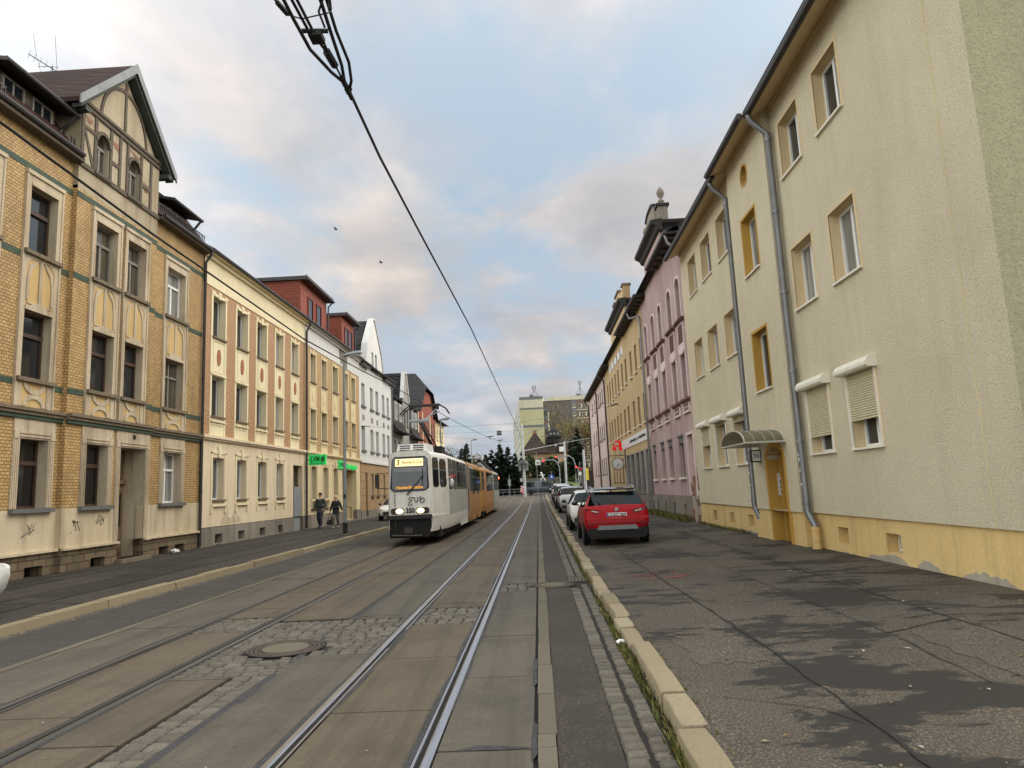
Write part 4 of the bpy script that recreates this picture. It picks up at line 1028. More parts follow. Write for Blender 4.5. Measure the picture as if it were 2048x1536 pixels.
co = MB(); FL.box(co, 46.92, 57.6, 0, .14, 4.0, 4.15); co.build('cornice', 'white_plaster', D)
for k, c in enumerate(dcol):
    for z0, z1 in ((4.9, 6.5), (8.0, 9.6)): window(D, FL, c[0], c[1], z0, z1, .2, 'one', 'win_white', 'glass_curtain' if k % 2 else 'glass_blind', 'sill_grey', 0, .05, .12, .1, .14)
for o in gw: window(D, FL, o[0], o[1], o[2], o[3], .2, 'one', 'win_white', 'glass_blind', 'sill_grey', 0, .05, .1, .1, .12)
for o in gops2[1:]: window(D, FL, o[0], o[1], o[2], o[3], .2, 'two', 'win_white', 'glass_warm', 'sill_stone', .04, .05, .1, .12, .14)
mb = MB(); FL.box(mb, 48.3, 48.9, -.2, -.12, .3, 3.35); mb.build('door', 'old_wood_door', D)
mb = Many('relief_panel', 'grey_plaster', D)
for k, c in enumerate(dcol):
    for q in (.2, .6): FL.box(mb[(k,q)], c[0]+q*(c[1]-c[0]), c[0]+(q+.22)*(c[1]-c[0]), 0, .03, 7.0, 7.38)
mb.done()
shell(FL, D, 46.92, 57.6, -.1, 10.95, 10, 'white_plaster')
downpipe(FL, D, 57.5, .1, .3, 10.4, .36, 11.0, 'zinc', .05, False)
# chimney behind D
mb = MB(); mb.box(-15.4, -14.5, 58.2, 59.4, 11, 14.0); ch = mb.build('chimney', 'raw_brick', D)

# ---- E: grey house with swept mansard, pale gable
E_ = thing('grey_house', 'grey slate-hung house with swept mansard and pale gable beyond the white house', 'house', (XL, 64., .2))
mb = MB(); eo = [(u, u+.9, 4.9, 6.3) for u in (58.4, 60.2, 63.0, 64.6, 66.6, 68.3)] + [(u, u+.9, 1.8, 3.3) for u in (58.4, 60.2, 63.0, 64.6, 66.6, 68.3)]
FL.wall(mb, 57.62, 70.3, -.1, 7.0, eo, .2, 0); FL.wall(mb, 62.4, 65.7, 7.0, 10.6, [(63.0, 63.9, 7.9, 9.5), (64.4, 65.2, 7.9, 9.5)], .2, 0)
mb.poly([FL.pt(62.4,0,10.6), FL.pt(65.7,0,10.6), FL.pt(64.4,0,12.9), FL.pt(63.4,0,12.9)]); mb.build('wall', 'grey_plaster', E_, recalc=False)
for o in eo: window(E_, FL, o[0], o[1], o[2], o[3], .2, 'two', 'win_white', 'glass_warm', 'sill_grey', 0)
for o in ((63.0, 63.9, 7.9, 9.5), (64.4, 65.2, 7.9, 9.5)): window(E_, FL, o[0], o[1], o[2], o[3], .2, 'two', 'win_grey', 'glass', 'sill_grey', 0)
for a, b in ((57.62, 62.4), (65.7, 70.3)):
    ms = MB()
    pr = [(.75,6.95), (.35,7.35), (.05,8.0), (-.1,9.0), (-.3,10.1)]
    for p, q in zip(pr, pr[1:]): ms.quad(FL.pt(a,p[0],p[1]), FL.pt(b,p[0],p[1]), FL.pt(b,q[0],q[1]), FL.pt(a,q[0],q[1]))
    for u in (a, b): ms.poly([FL.pt(u,-3,6.95)] + [FL.pt(u,*p) for p in pr] + [FL.pt(u,-3,10.1)])
    ms.quad(FL.pt(a,.75,6.95), FL.pt(b,.75,6.95), FL.pt(b,-.1,6.95), FL.pt(a,-.1,6.95))
    ms.build('mansard_roof', 'roof_slate', E_, recalc=False)
for a in (58.5, 60.4, 66.4, 68.2): mb = MB(); FL.box(mb, a, a+1.2, -.6, .08, 8.0, 9.7); mb.build('dormer', 'grey_plaster', E_)
for a in (58.5, 60.4, 66.4, 68.2): window(E_, FL, a+.12, a+1.08, 8.12, 9.55, .02, 'two', 'win_white', 'glass', None, .1)
mb = MB()
for p in ([(62.3,10.4), (63.3,13.0), (63.5,13.0), (62.5,10.3)], [(65.8,10.4), (64.5,13.0), (64.3,13.0), (65.6,10.3)]): FL.prism(mb, p, -.22, .08)
FL.box(mb, 63.3, 64.5, -.22, .08, 12.9, 13.05); mb.build('gable_coping', 'white_plaster', E_)
pitched(FL, E_, 57.62, 70.3, 0, 10.05, -5, 11.7, 'roof_dark')
mb = MB(); mb.prism([FL.pt(62.5,-.2,10.3), FL.pt(63.4,-.2,12.9), FL.pt(64.4,-.2,12.9), FL.pt(65.6,-.2,10.3)], (-4.8,0,0)); mb.build('gable_roof', 'roof_dark', E_)
gutter_line(FL, E_, 57.62, 62.4, .8, 6.98); gutter_line(FL, E_, 65.7, 70.3, .8, 6.98)
shell(FL, E_, 57.62, 70.3, -.1, 10.1, 10, 'grey_plaster')

# ---- F: red house with big dark roof; G: beige house with hipped roof
F_ = thing('red_house', 'red brick and plaster house with tall dark tiled half-hipped roof', 'house', (XL, 77., .5))
mb = MB(); fo = [(u, u+1., z, z+1.6) for u in (71.5, 74., 76.5, 79., 81.) for z in (1.9, 5.0, 8.0)]
FL.wall(mb, 70.4, 83., -.1, 10.3, fo, .2, 0); FL.wall(mb, 72.2, 81.2, 10.3, 11.6, (), .2, 0); mb.poly([FL.pt(72.4,0,11.6), FL.pt(81.0,0,11.6), FL.pt(79.4,0,12.9), FL.pt(74.,0,12.9)]); mb.build('wall', 'red_plaster', F_, recalc=False)
for u in (70.4, 73.3, 78.3, 82.6): mb = MB(); FL.box(mb, u, u+.35, 0, .05, 0, 10.3); mb.build('pilaster', 'yellow_pale', F_)
for o in fo: window(F_, FL, o[0], o[1], o[2], o[3], .15, 'two', 'win_white', 'glass_warm', 'sill_stone', 0)
mb = MB()
for sg_ in (-1, 1):
    m_, e = 76.7+sg_*2.7, 76.7+sg_*6.4
    mb.prism([FL.pt(76.7,-1.2,15.1), FL.pt(m_,.4,13.03), FL.pt(e,.4,10.2), FL.pt(e,-11,10.2), FL.pt(76.7,-11,15.1)], (0,0,-.15))
mb.poly([FL.pt(76.7,-1.2,15.1), FL.pt(74.,.4,13.03), FL.pt(79.4,.4,13.03)]); mb.build('roof', 'roof_dark', F_, recalc=False)
shell(FL, F_, 70.4, 83., -.1, 10.3, 11, 'red_plaster')
G_ = thing('beige_house', 'beige corner house with low hipped dark roof at the end of the left row', 'house', (XL, 87., .6))
mb = MB(); go = [(u, u+.95, z, z+1.5) for u in (83.8, 86., 88.4) for z in (2.4, 5.2, 8.0)]; FL.wall(mb, 83.02, 90.4, -.1, 10.3, go, .2, 0); mb.build('wall', 'yellow_pale', G_, recalc=False)
for o in go: window(G_, FL, o[0], o[1], o[2], o[3], .15, 'two', 'win_white', 'glass_warm', 'sill_stone', 0)
for z in (7.2, 4.2): mb = MB(); FL.box(mb, 83.02, 90.4, 0, .08, z, z+.15); mb.build('string_course', 'white_plaster', G_)
mb = MB(); mb.hexa([FL.pt(82.9,.5,10.3), FL.pt(90.9,.5,10.3), FL.pt(90.9,-9,10.3), FL.pt(82.9,-9,10.3), FL.pt(85.5,-3.5,13.4), FL.pt(88,-3.5,13.4), FL.pt(88,-6,13.4), FL.pt(85.5,-6,13.4)]); mb.build('roof', 'roof_slate', G_)
shell(FL, G_, 83.02, 90.4, -.1, 10.3, 9, 'yellow_pale'); gutter_line(FL, G_, 82.9, 90.9, .55, 10.28)

# signs on C
s = thing('shop_sign', 'green lit box sign reading LVM projecting from the cream house', 'sign', (-11.4, 35.95, 3.3))
mb = MB(); mb.box(-11.86, -10.98, 35.9, 36.12, 3.45, 3.98); mb.build('sign_box', 'neon_green', s)
text_mesh('lettering', 'LVM', 'text_green', s, (-11.53, 35.885, 3.74), (1,0,0), (0,0,1), .36, .02, bold=.012, shear=.2, width=.5)
mb = MB(); mb.prism([(-11.22,35.89,3.58), (-11.02,35.89,3.62), (-11.02,35.89,3.92), (-11.22,35.89,3.82)], (0,.008,0)); mb.build('emblem', 'text_green', s)
text_mesh('small_lettering', 'VERSICHERUNG', 'text_green', s, (-11.45, 35.885, 3.51), (1,0,0), (0,0,1), .1, .01, width=.75)
mb = MB(); mb.box(-12., -11.86, 35.98, 36.04, 3.7, 3.76); mb.build('bracket', 'gutter', s)
s = thing('shop_sign', 'long green lit lettering on the wall above the recessed shop entrance', 'sign', (-11.95, 43.7, 3.45))
mb = MB(); FL.box(mb, 41.6, 42.7, .03, .1, 3.45, 3.92); mb.build('emblem_panel', 'neon_green', s)
text_mesh('emblem_lettering', 'LVM', 'text_green', s, (-11.89, 42.15, 3.68), (0,1,0), (0,0,1), .34, .02, bold=.01, width=.85)
text_mesh('lettering', 'Michalow-Agentur', 'neon_green', s, (-11.93, 44.3, 3.62), (0,1,0), (0,0,1), .42, .06, bold=.018, width=3.0)
# ------------------------------------------------------------------ right row of houses (facade plane X = 6)
FR = Face('R', 6.)
# ---- R1: beige rough-cast house
R1 = thing('beige_house', 'beige rough-cast house with yellow plinth, roller shutters and grey downpipes', 'house', (6., 17.5, .15))
BY = .18; bu0, bu1 = 15.92, 19.12
wins = []
for c in ((12.28, 13.38), (14.26, 15.4)): wins += [(c[0], c[1], a, b, 'A') for a, b in ((2.22, 3.62), (5.43, 6.83), (8.55, 9.88))]
for c in ((20.05, 21.2), (22.12, 23.34), (24.18, 25.36)): wins += [(c[0], c[1], a, b, 'C') for a, b in ((2.18, 3.62), (5.41, 6.74), (8.48, 9.84))]
stw = [(17.02, 18.15, 3.95, 5.47, 'B'), (17.02, 18.15, 7.03, 8.58, 'B')]
door = (16.78, 17.98, .1, 2.5)
wl, rv = MB(), MB()      # reveals are built with each window
FR.wall(wl, 8.75, bu0, .95, 10.62, [w for w in wins if w[4] == 'A'], .26, 0, rv)
FR.wall(wl, bu1, 26.6, .95, 10.62, [w for w in wins if w[4] == 'C'], .26, 0, rv)
FR.wall(wl, bu0, bu1, .95, 10.62, stw + [door, (17.3, 17.86, 9.39, 9.95)], .3, BY)
for u in (bu0, bu1): wl.quad(FR.pt(u,0,.95), FR.pt(u,BY,.95), FR.pt(u,BY,10.62), FR.pt(u,0,10.62))
wl.quad(FR.pt(bu0,0,.95), FR.pt(bu1,0,.95), FR.pt(bu1,BY,.95), FR.pt(bu0,BY,.95))
FE = Face('S', 8.75)
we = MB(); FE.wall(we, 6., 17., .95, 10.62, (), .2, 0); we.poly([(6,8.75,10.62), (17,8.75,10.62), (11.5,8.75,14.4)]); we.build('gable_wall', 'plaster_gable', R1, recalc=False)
for a in (8.75,): wl.quad((6,a,.95), (6.06,a,.95), (6.06,26.6,.95), (6,26.6,.95))
wl.build('rough_cast_wall', 'plaster_beige', R1, recalc=False)
ro = MB()      # ring round the little oculus: square hole closed by four corner pieces
cu, cz, rr_ = 17.58, 9.67, .25
for k in range(4):
    q = [(cu+rr_*math.cos(PI/2*k+PI/16*i), cz+rr_*math.sin(PI/2*k+PI/16*i)) for i in range(9)]
    cx_, sx_ = (.281, .281)
    corner = (cu + (.281 if k in (0, 3) else -.281), cz + (.281 if k in (0, 1) else -.281))
    mids = [(cu+.281*round(math.cos(PI/2*k)), cz+.281*round(math.sin(PI/2*k))), (cu+.281*round(math.cos(PI/2*(k+1))), cz+.281*round(math.sin(PI/2*(k+1))))]
    FR.prism(ro, [mids[0], corner, mids[1]] + q[::-1], BY-.25, BY-.004)
oc = ro.build('round_window', 'plaster_beige', R1)
mb = MB()
for i in range(20):
    a, b = 2*PI*i/20, 2*PI*(i+1)/20
    FR.prism(mb, [(cu+.25*math.cos(a), cz+.25*math.sin(a)), (cu+.25*math.cos(b), cz+.25*math.sin(b)), (cu+.31*math.cos(b), cz+.31*math.sin(b)), (cu+.31*math.cos(a), cz+.31*math.sin(a))], BY-.18, BY+.012)
mb.build('ring', 'door_orange', oc); mb = MB(); FR.box(mb, cu-.28, cu+.28, BY-.26, BY-.2, cz-.28, cz+.28); mb.build('pane', 'glass', oc)
pl, prv = MB(), MB()
cw = [(12.2, 12.7, .38, .7), (14.2, 14.68, .38, .7), (20.3, 20.8, .38, .72), (22.3, 22.8, .38, .72), (24.4, 24.9, .38, .72)]
FR.wall(pl, 8.8, bu0+.0, -.1, .95, [c for c in cw if c[0] < 15], .3, -.05); FR.wall(pl, bu1, 26.6, -.1, .95, [c for c in cw if c[0] > 19], .3, -.05)
FR.wall(pl, bu0, bu1, -.1, .95, [door], .4, BY-.04)
for u in (bu0, bu1): pl.quad(FR.pt(u,-.05,-.1), FR.pt(u,BY-.04,-.1), FR.pt(u,BY-.04,.95), FR.pt(u,-.05,.95))
Face('S', 8.8).wall(pl, 6.05, 17., -.1, .95, (), .2, 0)
pl.build('plinth', 'plinth_yellow', R1, recalc=False)
for c in cw: window(R1, FR, c[0], c[1], c[2], c[3], .26, 'one', 'win_white', 'glass_deep', None, -.05, .045)
# spalled render at the foot
r = random.Random(4)
def spall(u0, u1, h, seed, zb=.1):
    r = random.Random(seed); n = max(4, int((u1-u0)/.06)); top = []
    hh = 0
    for i in range(n+1):
        t = i/n; env = math.sin(PI*min(1, max(0, t)))**.5
        hh = .55*hh+.45*r.uniform(.3, 1.)*h
        top.append((u0+(u1-u0)*t, zb+.04+env*(hh+h*.3)*(1 if i % 2 else .93)))
    mb = MB(); FR.prism(mb, [(u0, zb-.1), (u1, zb-.1)] + top[::-1], -.052, -.045); return mb
for k, (a, b, h) in enumerate(((9.3, 10.6, .2), (11.0, 11.8, .2), (11.95, 13.5, .22), (13.6, 15.3, .08), (19.2, 22.9, .14), (22.9, 25.2, .07))):
    spall(a, b, h, 50+k, .1).build('bare_patch', 'bare_render', R1)
for k, w in enumerate(wins + stw):
    a, b, c, e, sec = w; d = BY if sec == 'B' else 0; low = c < 3 and sec != 'B'
    fb = MB(); FR.frame(fb, a, b, c, e, .07, d-.01, d+.008, False); fb.build('window_surround', 'door_orange' if sec == 'B' else 'plaster_beige_smooth', R1)
    st_ = 'two' if (e-c) < 1.45 and sec == 'A' else 'one'
    wo = window(R1, FR, a, b, c, e, .27, 'one' if sec == 'B' else 'two', 'win_white', ('glass', 'glass_curtain', 'glass')[k % 3], 'sill_white', d, .065, .05, .06, .035)
    if sec != 'B':
        rb = MB(); FR.wall(MB(), a-.01, b+.01, c-.01, e+.01, [(a, b, c, e)], .21, 0, rb); rb.build('reveal', 'plaster_beige_smooth', wo, recalc=False)
    if sec == 'B':
        rb = MB()
        for uu in (a, b): rb.quad(FR.pt(uu,d,c), FR.pt(uu,d-.25,c), FR.pt(uu,d-.25,e), FR.pt(uu,d,e)); 
        rb.v = [(p[0], p[1] + (.004 if p[1] < (a+b)/2 else -.004), p[2]) for p in rb.v]
        rb.quad(FR.pt(a,d,e-.004), FR.pt(b,d,e-.004), FR.pt(b,d-.25,e-.004), FR.pt(a,d-.25,e-.004)); rb.build('reveal', 'door_orange', wo, recalc=False)
    if low:
        bot = {12.28: 2.72, 14.26: 2.56, 20.05: 3.42, 22.12: 3.5, 24.18: 2.95}[a]
        sh = MB()
        prof = [(0, 3.6), (.17, 3.6), (.2, 3.64), (.2, 3.7), (.15, 3.78), (.06, 3.82), (0, 3.82)]
        sh.loft([[FR.pt(u, dd, z) for dd, z in prof] for u in (a-.12, b+.12)])
        for uu in (a-.045, b-.005): FR.box(sh, uu, uu+.05, .0, .035, c-.03, 3.6)
        so_ = sh.build('roller_shutter', 'sill_white', wo, smooth=30)
        cu_ = MB(); z = bot
        while z < 3.6:
            h = min(.042, 3.6-z); cu_.loft([[FR.pt(u, dd, zz) for dd, zz in ((-.02, z), (.004, z+.004), (.012, z+h*.5), (.004, z+h-.004), (-.02, z+h))] for u in (a+.005, b-.005)]); z += .045
        cu_.build('shutter_curtain', 'shutter', so_)
# joint profile
mb = MB(); FR.tube(mb, [(9.56, .004, .95), (9.54, .004, 10.6)], .011, 6); mb.build('joint_profile', 'plaster_joint', R1)
# door
dr = MB(); p = BY-.7
FR.box(dr, door[0], door[1], p-.06, p, .15, 2.5); do = dr.build('door', 'door_orange', R1)
mb = MB()
for q in (.12, .66): FR.box(mb, door[0]+q, door[0]+q+.42, p, p+.03, .3, 1.1); FR.box(mb, door[0]+q, door[0]+q+.42, p, p+.03, 1.2, 2.1)
mb.build('door_panel', 'plinth_yellow', do)
rb = MB()
for uu in (door[0]+.003, door[1]-.003): rb.quad(FR.pt(uu,BY,.12), FR.pt(uu,p,.12), FR.pt(uu,p,2.5), FR.pt(uu,BY,2.5))
ar = arc(door[0], door[1], 2.2, .3, 10)
for (ua, za), (ub, zb) in zip(ar, ar[1:]): rb.quad(FR.pt(ua,BY-.02,za), FR.pt(ub,BY-.02,zb), FR.pt(ub,p,zb), FR.pt(ua,p,za))
FR.box(rb, door[1]-.2, door[1]-.15, p, BY-.25, .15, 2.3)
rb.build('door_reveal', 'door_orange', R1, recalc=False)
spb = MB(); spandrel(FR, spb, door[0], door[1], 2.2, .3, 2.5, BY-.3, BY-.003); spb.build('arch_filling', 'plaster_beige', R1)
fb = MB(); band_arc(FR, fb, door[0]-.13, door[1]+.13, 2.2, .43, .13, BY-.01, BY+.012, 12)
for s0 in (door[0]-.13, door[1]): FR.box(fb, s0, s0+.13, BY-.01, BY+.012, .95, 2.2); FR.box(fb, s0+.001, s0+.129, BY-.06, BY-.02, .1, .95)
fb.build('door_surround', 'door_orange', R1)
mb = MB(); FR.box(mb, 17.955, 17.975, BY-.5, BY-.22, 1.3, 1.85); ic = mb.build('intercom', 'plastic_white', R1)
mb = MB()
for i in range(2):
    for j in range(3): FR.box(mb, 17.95, 17.956, BY-.47+i*.12, BY-.39+i*.12, 1.34+j*.12, 1.43+j*.12)
mb.build('bell_plates', 'sill_grey', ic)
mb = MB(); FR.box(mb, door[0], door[1], p, BY+.05, .1, .17); mb.build('door_step', 'plinth_grey', R1)
# lamp box with the house number
mb = MB(); FR.box(mb, 18.38, 18.52, BY, BY+.26, 2.16, 2.48); nb = mb.build('number_lamp', 'black_paint', R1)
mb = MB(); FR.box(mb, 18.372, 18.38, BY+.03, BY+.23, 2.19, 2.45); mb.build('number_plate', 'plastic_white', nb)
text_mesh('house_number', '36', 'text_black', nb, (FR.at-BY-.13, 18.369, 2.32), (1,0,0), (0,0,1), .17, .004)
# canopy
cb = MB(); ca = arc(16.5, 18.55, 2.58, .33, 14)
for (ua, za), (ub, zb) in zip(ca, ca[1:]): cb.hexa([(4.87,ua,za), (5.815,ua,za), (5.815,ub,zb), (4.87,ub,zb), (4.87,ua,za+.012), (5.815,ua,za+.012), (5.815,ub,zb+.012), (4.87,ub,zb+.012)])
cn = cb.build('canopy', 'acrylic', R1, smooth=40)
fr = MB()
for x in (4.87, 5.8): fr.tube([(x, u, z+.012) for u, z in ca], .022, 6)
for u in (16.5, 18.55): fr.tube([(4.87, u, 2.575), (5.82, u, 2.575)], .028, 6)
fr.tube([(4.87, 16.5, 2.57), (4.87, 18.55, 2.57)], .02, 6)
for x in (5.1, 5.35, 5.58): fr.tube([(x, u, z+.01) for u, z in ca], .008, 4)
fr.build('canopy_frame', 'canopy_frame', cn, smooth=40)
# eaves, gutter, roof
ev = Many('eaves', 'plaster_beige_smooth', R1)
for a, b, d in ((8.3, bu0-.05, 0), (bu0-.05, bu1+.05, BY-.02), (bu1+.05, 26.6, 0)):
    FR.prism(ev[a], [(a,10.5),(b,10.5),(b,10.7),(a,10.7)], 0, d+.04)
    q = [(d, 10.6), (d+.5, 10.4), (d+.5, 10.47), (d, 10.75)]
    ev[a].loft([[FR.pt(u, dd, z) for dd, z in q] for u in (a, b)])
ev.done()
for a, b, d in ((8.3, bu0-.05, 0), (bu0-.05, bu1+.05, BY-.02), (bu1+.05, 26.6, 0)): gutter_line(FR, R1, a, b, d+.55, 10.42, .085)
rm = MB()
rm.hexa([FR.pt(8.3,.6,10.47), FR.pt(26.6,.6,10.47), FR.pt(26.6,-5.5,14.4), FR.pt(8.3,-5.5,14.4), FR.pt(8.3,.6,10.55), FR.pt(26.6,.6,10.55), FR.pt(26.6,-5.5,14.5), FR.pt(8.3,-5.5,14.5)])
rm.hexa([FR.pt(8.3,-5.5,14.4), FR.pt(26.6,-5.5,14.4), FR.pt(26.6,-11.5,10.4), FR.pt(8.3,-11.5,10.4), FR.pt(8.3,-5.5,14.5), FR.pt(26.6,-5.5,14.5), FR.pt(26.6,-11.5,10.5), FR.pt(8.3,-11.5,10.5)])
rm.build('roof', 'roof_slate', R1)
def pipe(u, dg):
    mb = MB(); FR.tube(mb, [(u,dg,10.36), (u,dg-.05,10.2), (u,.13,9.85), (u,.13,1.0), (u-.02,.12,.95), (u-.28,.1,.68), (u-.28,.1,.62)], .072, 12)
    for z in (9.7, 7.9, 5.95, 4.1, 2.5, 1.15): FR.tube(mb, [(u,.13,z-.03), (u,.13,z+.03)], .086, 12)
    po = mb.build('downpipe', 'zinc', R1, smooth=40)
    mb = MB(); FR.tube(mb, [(u-.28,.1,.66), (u-.28,.1,.1)], .085, 12)
    for z in (.62, .4, .22): FR.tube(mb, [(u-.28,.1,z-.02), (u-.28,.1,z+.02)], .1, 12)
    mb.build('standpipe', 'plinth_yellow', po, smooth=40)
    r = random.Random(int(u*10)); mb = MB()
    for z in (1.55, 1.85, 2.08, 2.2, 2.5)[:(5 if u < 17 else 2)]:
        w = r.uniform(.025,.04); h = r.uniform(.04,.09); FR.box(mb, u-w-.02, u+w-.02, .198, .206, z, z+h)
    mb.build('stickers', 'plastic_white', po)
pipe(15.74, .55); pipe(19.5, .55)
mb = MB(); mb.quad(FR.pt(26.6,0,0), FR.pt(26.6,-11,0), FR.pt(26.6,-11,10.6), FR.pt(26.6,0,10.6)); mb.quad((17,8.75,0), (17,26.6,0), (17,26.6,10.6), (17,8.75,10.6)); mb.build('side_walls', 'plaster_beige', R1, recalc=False)

# ---- R2: pink house with ornate gable
R2 = thing('pink_house', 'old pink house with relief panels, arched top windows and finials on its gable', 'house', (6., 31.7, .2))
pc = [(26.98, 27.85), (28.8, 29.7), (31.15, 32.05), (33.1, 33.98), (35.3, 36.15)]
pg = [(28.68, 29.62, 1.92, 3.58), (31.05, 31.95, 1.92, 3.58), (33.0, 33.9, 1.92, 3.58), (35.35, 36.2, 1.92, 3.58)]
pdoor = (26.75, 27.85, .2, 3.55)
ops = [(c[0], c[1], z0, z1) for c in pc for z0, z1 in ((5.02, 6.78), (8.2, 9.86))] + pg + [pdoor]
mb = MB(); FR.wall(mb, 26.6, 36.82, 1.17, 11.6, ops, .24, 0)
for c in pc: spandrel(FR, mb, c[0], c[1], 9.5, .36, 9.86, -.2, -.003)
mb.build('wall', 'pink_plaster', R2, recalc=False)
mb = MB(); ccel = [(u, u+.4, .3, .85) for u in (28.9, 31.2, 33.2, 35.5)]
FR.wall(mb, 26.6, 36.82, -.1, 1.17, ccel + [pdoor], .25, .04); mb.build('plinth', 'plinth_grey', R2, recalc=False)
for o in ccel: mb = MB(); FR.box(mb, o[0], o[1], -.2, -.16, o[2], o[3]); mb.build('cellar_window', 'dark_hole', R2)
mb = MB(); r = random.Random(12)
for k in range(22): u = 27.0+r.uniform(-.35,.9); z = r.uniform(.4,2.1); s_ = r.uniform(.1,.25); FR.prism(mb, [(u-s_,z-s_),(u+s_,z-s_*.8),(u+s_*.7,z+s_),(u-s_*.5,z+s_*.8)], -.01, (.046 if z < 1.05 else .004)+.0006*k)
mb.build('spalled_patch', 'raw_brick', R2)
mb = MB()
for k in range(8): u = 27.0+r.uniform(-.3,.4); z = r.uniform(.3,1.6); s_ = r.uniform(.12,.25); FR.prism(mb, [(u-s_,z-s_),(u+s_,z-s_*.8),(u+s_*.7,z+s_),(u-s_*.5,z+s_*.8)], -.01, (.066 if z < 1.1 else .022)+.0006*k)
mb.build('bare_patch', 'bare_render', R2)
for c in pc:
    a, b = c; m = (a+b)/2
    mb = MB(); band_arc(FR, mb, a-.1, b+.1, 9.5, .46, .09, -.01, .05, 8); FR.box(mb, a-.1, a-.01, -.01, .05, 8.2, 9.5); FR.box(mb, b+.01, b+.1, -.01, .05, 8.2, 9.5); mb.build('window_surround', 'pink_ornament', R2)
    mb = MB(); FR.box(mb, a-.3, b+.3, 0, .16, 8.06, 8.14); FR.box(mb, a-.24, b+.24, 0, .11, 8.0, 8.06); mb.build('cornice', 'relief_brown', R2)
    mb = MB(); FR.frame(mb, a-.02, b+.02, 7.18, 7.92, .08, 0, .05); FR.prism(mb, [(a-.12,7.1),(b+.12,7.1)] + [(b+.14-(b-a+.28)*i/8, 6.82+(.06 if i % 2 else -.02)-.08*math.sin(PI*i/8)) for i in range(9)], 0, .06); pf = mb.build('relief_frame', 'pink_ornament', R2)
    mb = MB(); FR.box(mb, a-.02, b+.02, 0, .03, 7.18, 7.92); mb.build('relief_panel', 'relief_brown', pf)
    mb = MB()
    for s0 in (a-.12, b+.03): FR.box(mb, s0, s0+.09, 0, .04, 5.02, 6.8)
    mb.build('window_surround', 'pink_ornament', R2)
    mb = MB(); FR.box(mb, a-.25, b+.25, 0, .15, 4.88, 4.97); FR.box(mb, a-.18, b+.18, 0, .1, 4.82, 4.88); mb.build('sill_cornice', 'relief_brown', R2)
    mb = MB(); FR.box(mb, a-.1, b+.1, 0, .04, 4.46, 4.82); FR.box(mb, a-.12, b+.12, 0, .09, 4.4, 4.46); pa = mb.build('apron', 'pink_ornament', R2)
    mb = MB()
    for i in range(3):
        for j in range(2): FR.box(mb, a+.02+i*(b-a)/3, a+.02+(i+.72)*(b-a)/3, .03, .05, 4.5+j*.16, 4.62+j*.16)
    mb.build('apron_relief', 'relief_brown', pa)
    for z0, z1 in ((5.02, 6.78), (8.2, 9.86)): window(R2, FR, a, b, z0, z1, .22, 'cross', 'win_grey', 'glass_curtain', None, 0)
for o in pg:
    w_ = window(R2, FR, *o, .2, 'two', 'win_grey', 'glass_warm', 'sill_white', 0, .05, .08, .1, .08)
    mb = MB(); FR.box(mb, o[0]+.01, o[1]-.01, -.16, .0, 3.32, 3.575); FR.box(mb, o[0]-.05, o[1]+.05, 0, .06, 3.58, 3.65); mb.build('shutter_box', 'sill_grey', w_)
mb = MB(); FR.frame(mb, pdoor[0], pdoor[1], 1.2, pdoor[3], .1, 0, .05, False); mb.build('door_surround', 'pink_ornament', R2)
mb = MB(); FR.box(mb, pdoor[0], pdoor[1], -.55, -.5, .2, 3.55); FR.box(mb, pdoor[0], pdoor[0]+.003, -.5, 0, .2, 3.55); FR.box(mb, pdoor[1]-.003, pdoor[1], -.5, 0, .2, 3.55); mb.build('door', 'pink_pale', R2)
def dark_eave(par, u0, u1, d, z, roofm='roof_slate'):
    mb = MB(); mb.loft([[FR.pt(u, dd, zz) for dd, zz in ((-.05, z-.02), (d, z-.06), (d, z+.1), (-.05, z+.3))] for u in (u0, u1)]); mb.build('eaves', 'soffit_dark', par)
    u = u0+.3
    mb = MB()
    while u < u1: FR.box(mb, u, u+.1, 0, d-.1, z-.14, z-.05); u += .8
    mb.build('rafters', 'timber', par); gutter_line(FR, par, u0, u1, d+.05, z+.05, .09)
dark_eave(R2, 26.62, 31.5, .42, 11.55)
gz_ = Face('R', 6.3)
def ornate_gable(par, u0, u1, zb, zc, mat, aw, topz):
    mb = MB(); gz_.wall(mb, u0, u1, zb, zc, aw, .2, 0)
    for u in (u0, u1): mb.quad(gz_.pt(u,0,zb), gz_.pt(u,-2.5,zb), gz_.pt(u,-2.5,zc), gz_.pt(u,0,zc))
    mb.quad(gz_.pt(u0,.32,zb), gz_.pt(u1,.32,zb), gz_.pt(u1,-.1,zb), gz_.pt(u0,-.1,zb))
    mb.build('gable_wall', mat, par, recalc=False)
    mb = MB(); mb.loft([[gz_.pt(u, dd, z) for dd, z in ((-.1, zc-.08), (.12, zc), (.2, zc+.18), (.42, zc+.3), (.45, zc+.45), (-.1, zc+.52))] for u in (u0-.3, u1+.3)]); FRb = gz_
    for uu in (u0-.3, u1): pass
    mb.loft([[(6.3+x, u0-dd, z) for dd, z in ((-.1, zc-.08), (.1, zc), (.16, zc+.18), (.3, zc+.3), (.32, zc+.45), (-.1, zc+.52))] for x in (0, 1.6)])
    mb.build('cornice', 'soffit_dark', par)
    for o in aw: window(par, gz_, *o, .18, 'two', 'win_grey', 'glass', 'sill_stone', 0, .05, .1, .1, .1)
ornate_gable(R2, 31.66, 36.5, 11.55, 13.5, 'pink_plaster', [(32.4, 33.2, 11.75, 13.1), (34.4, 35.15, 11.75, 13.1)], 15)
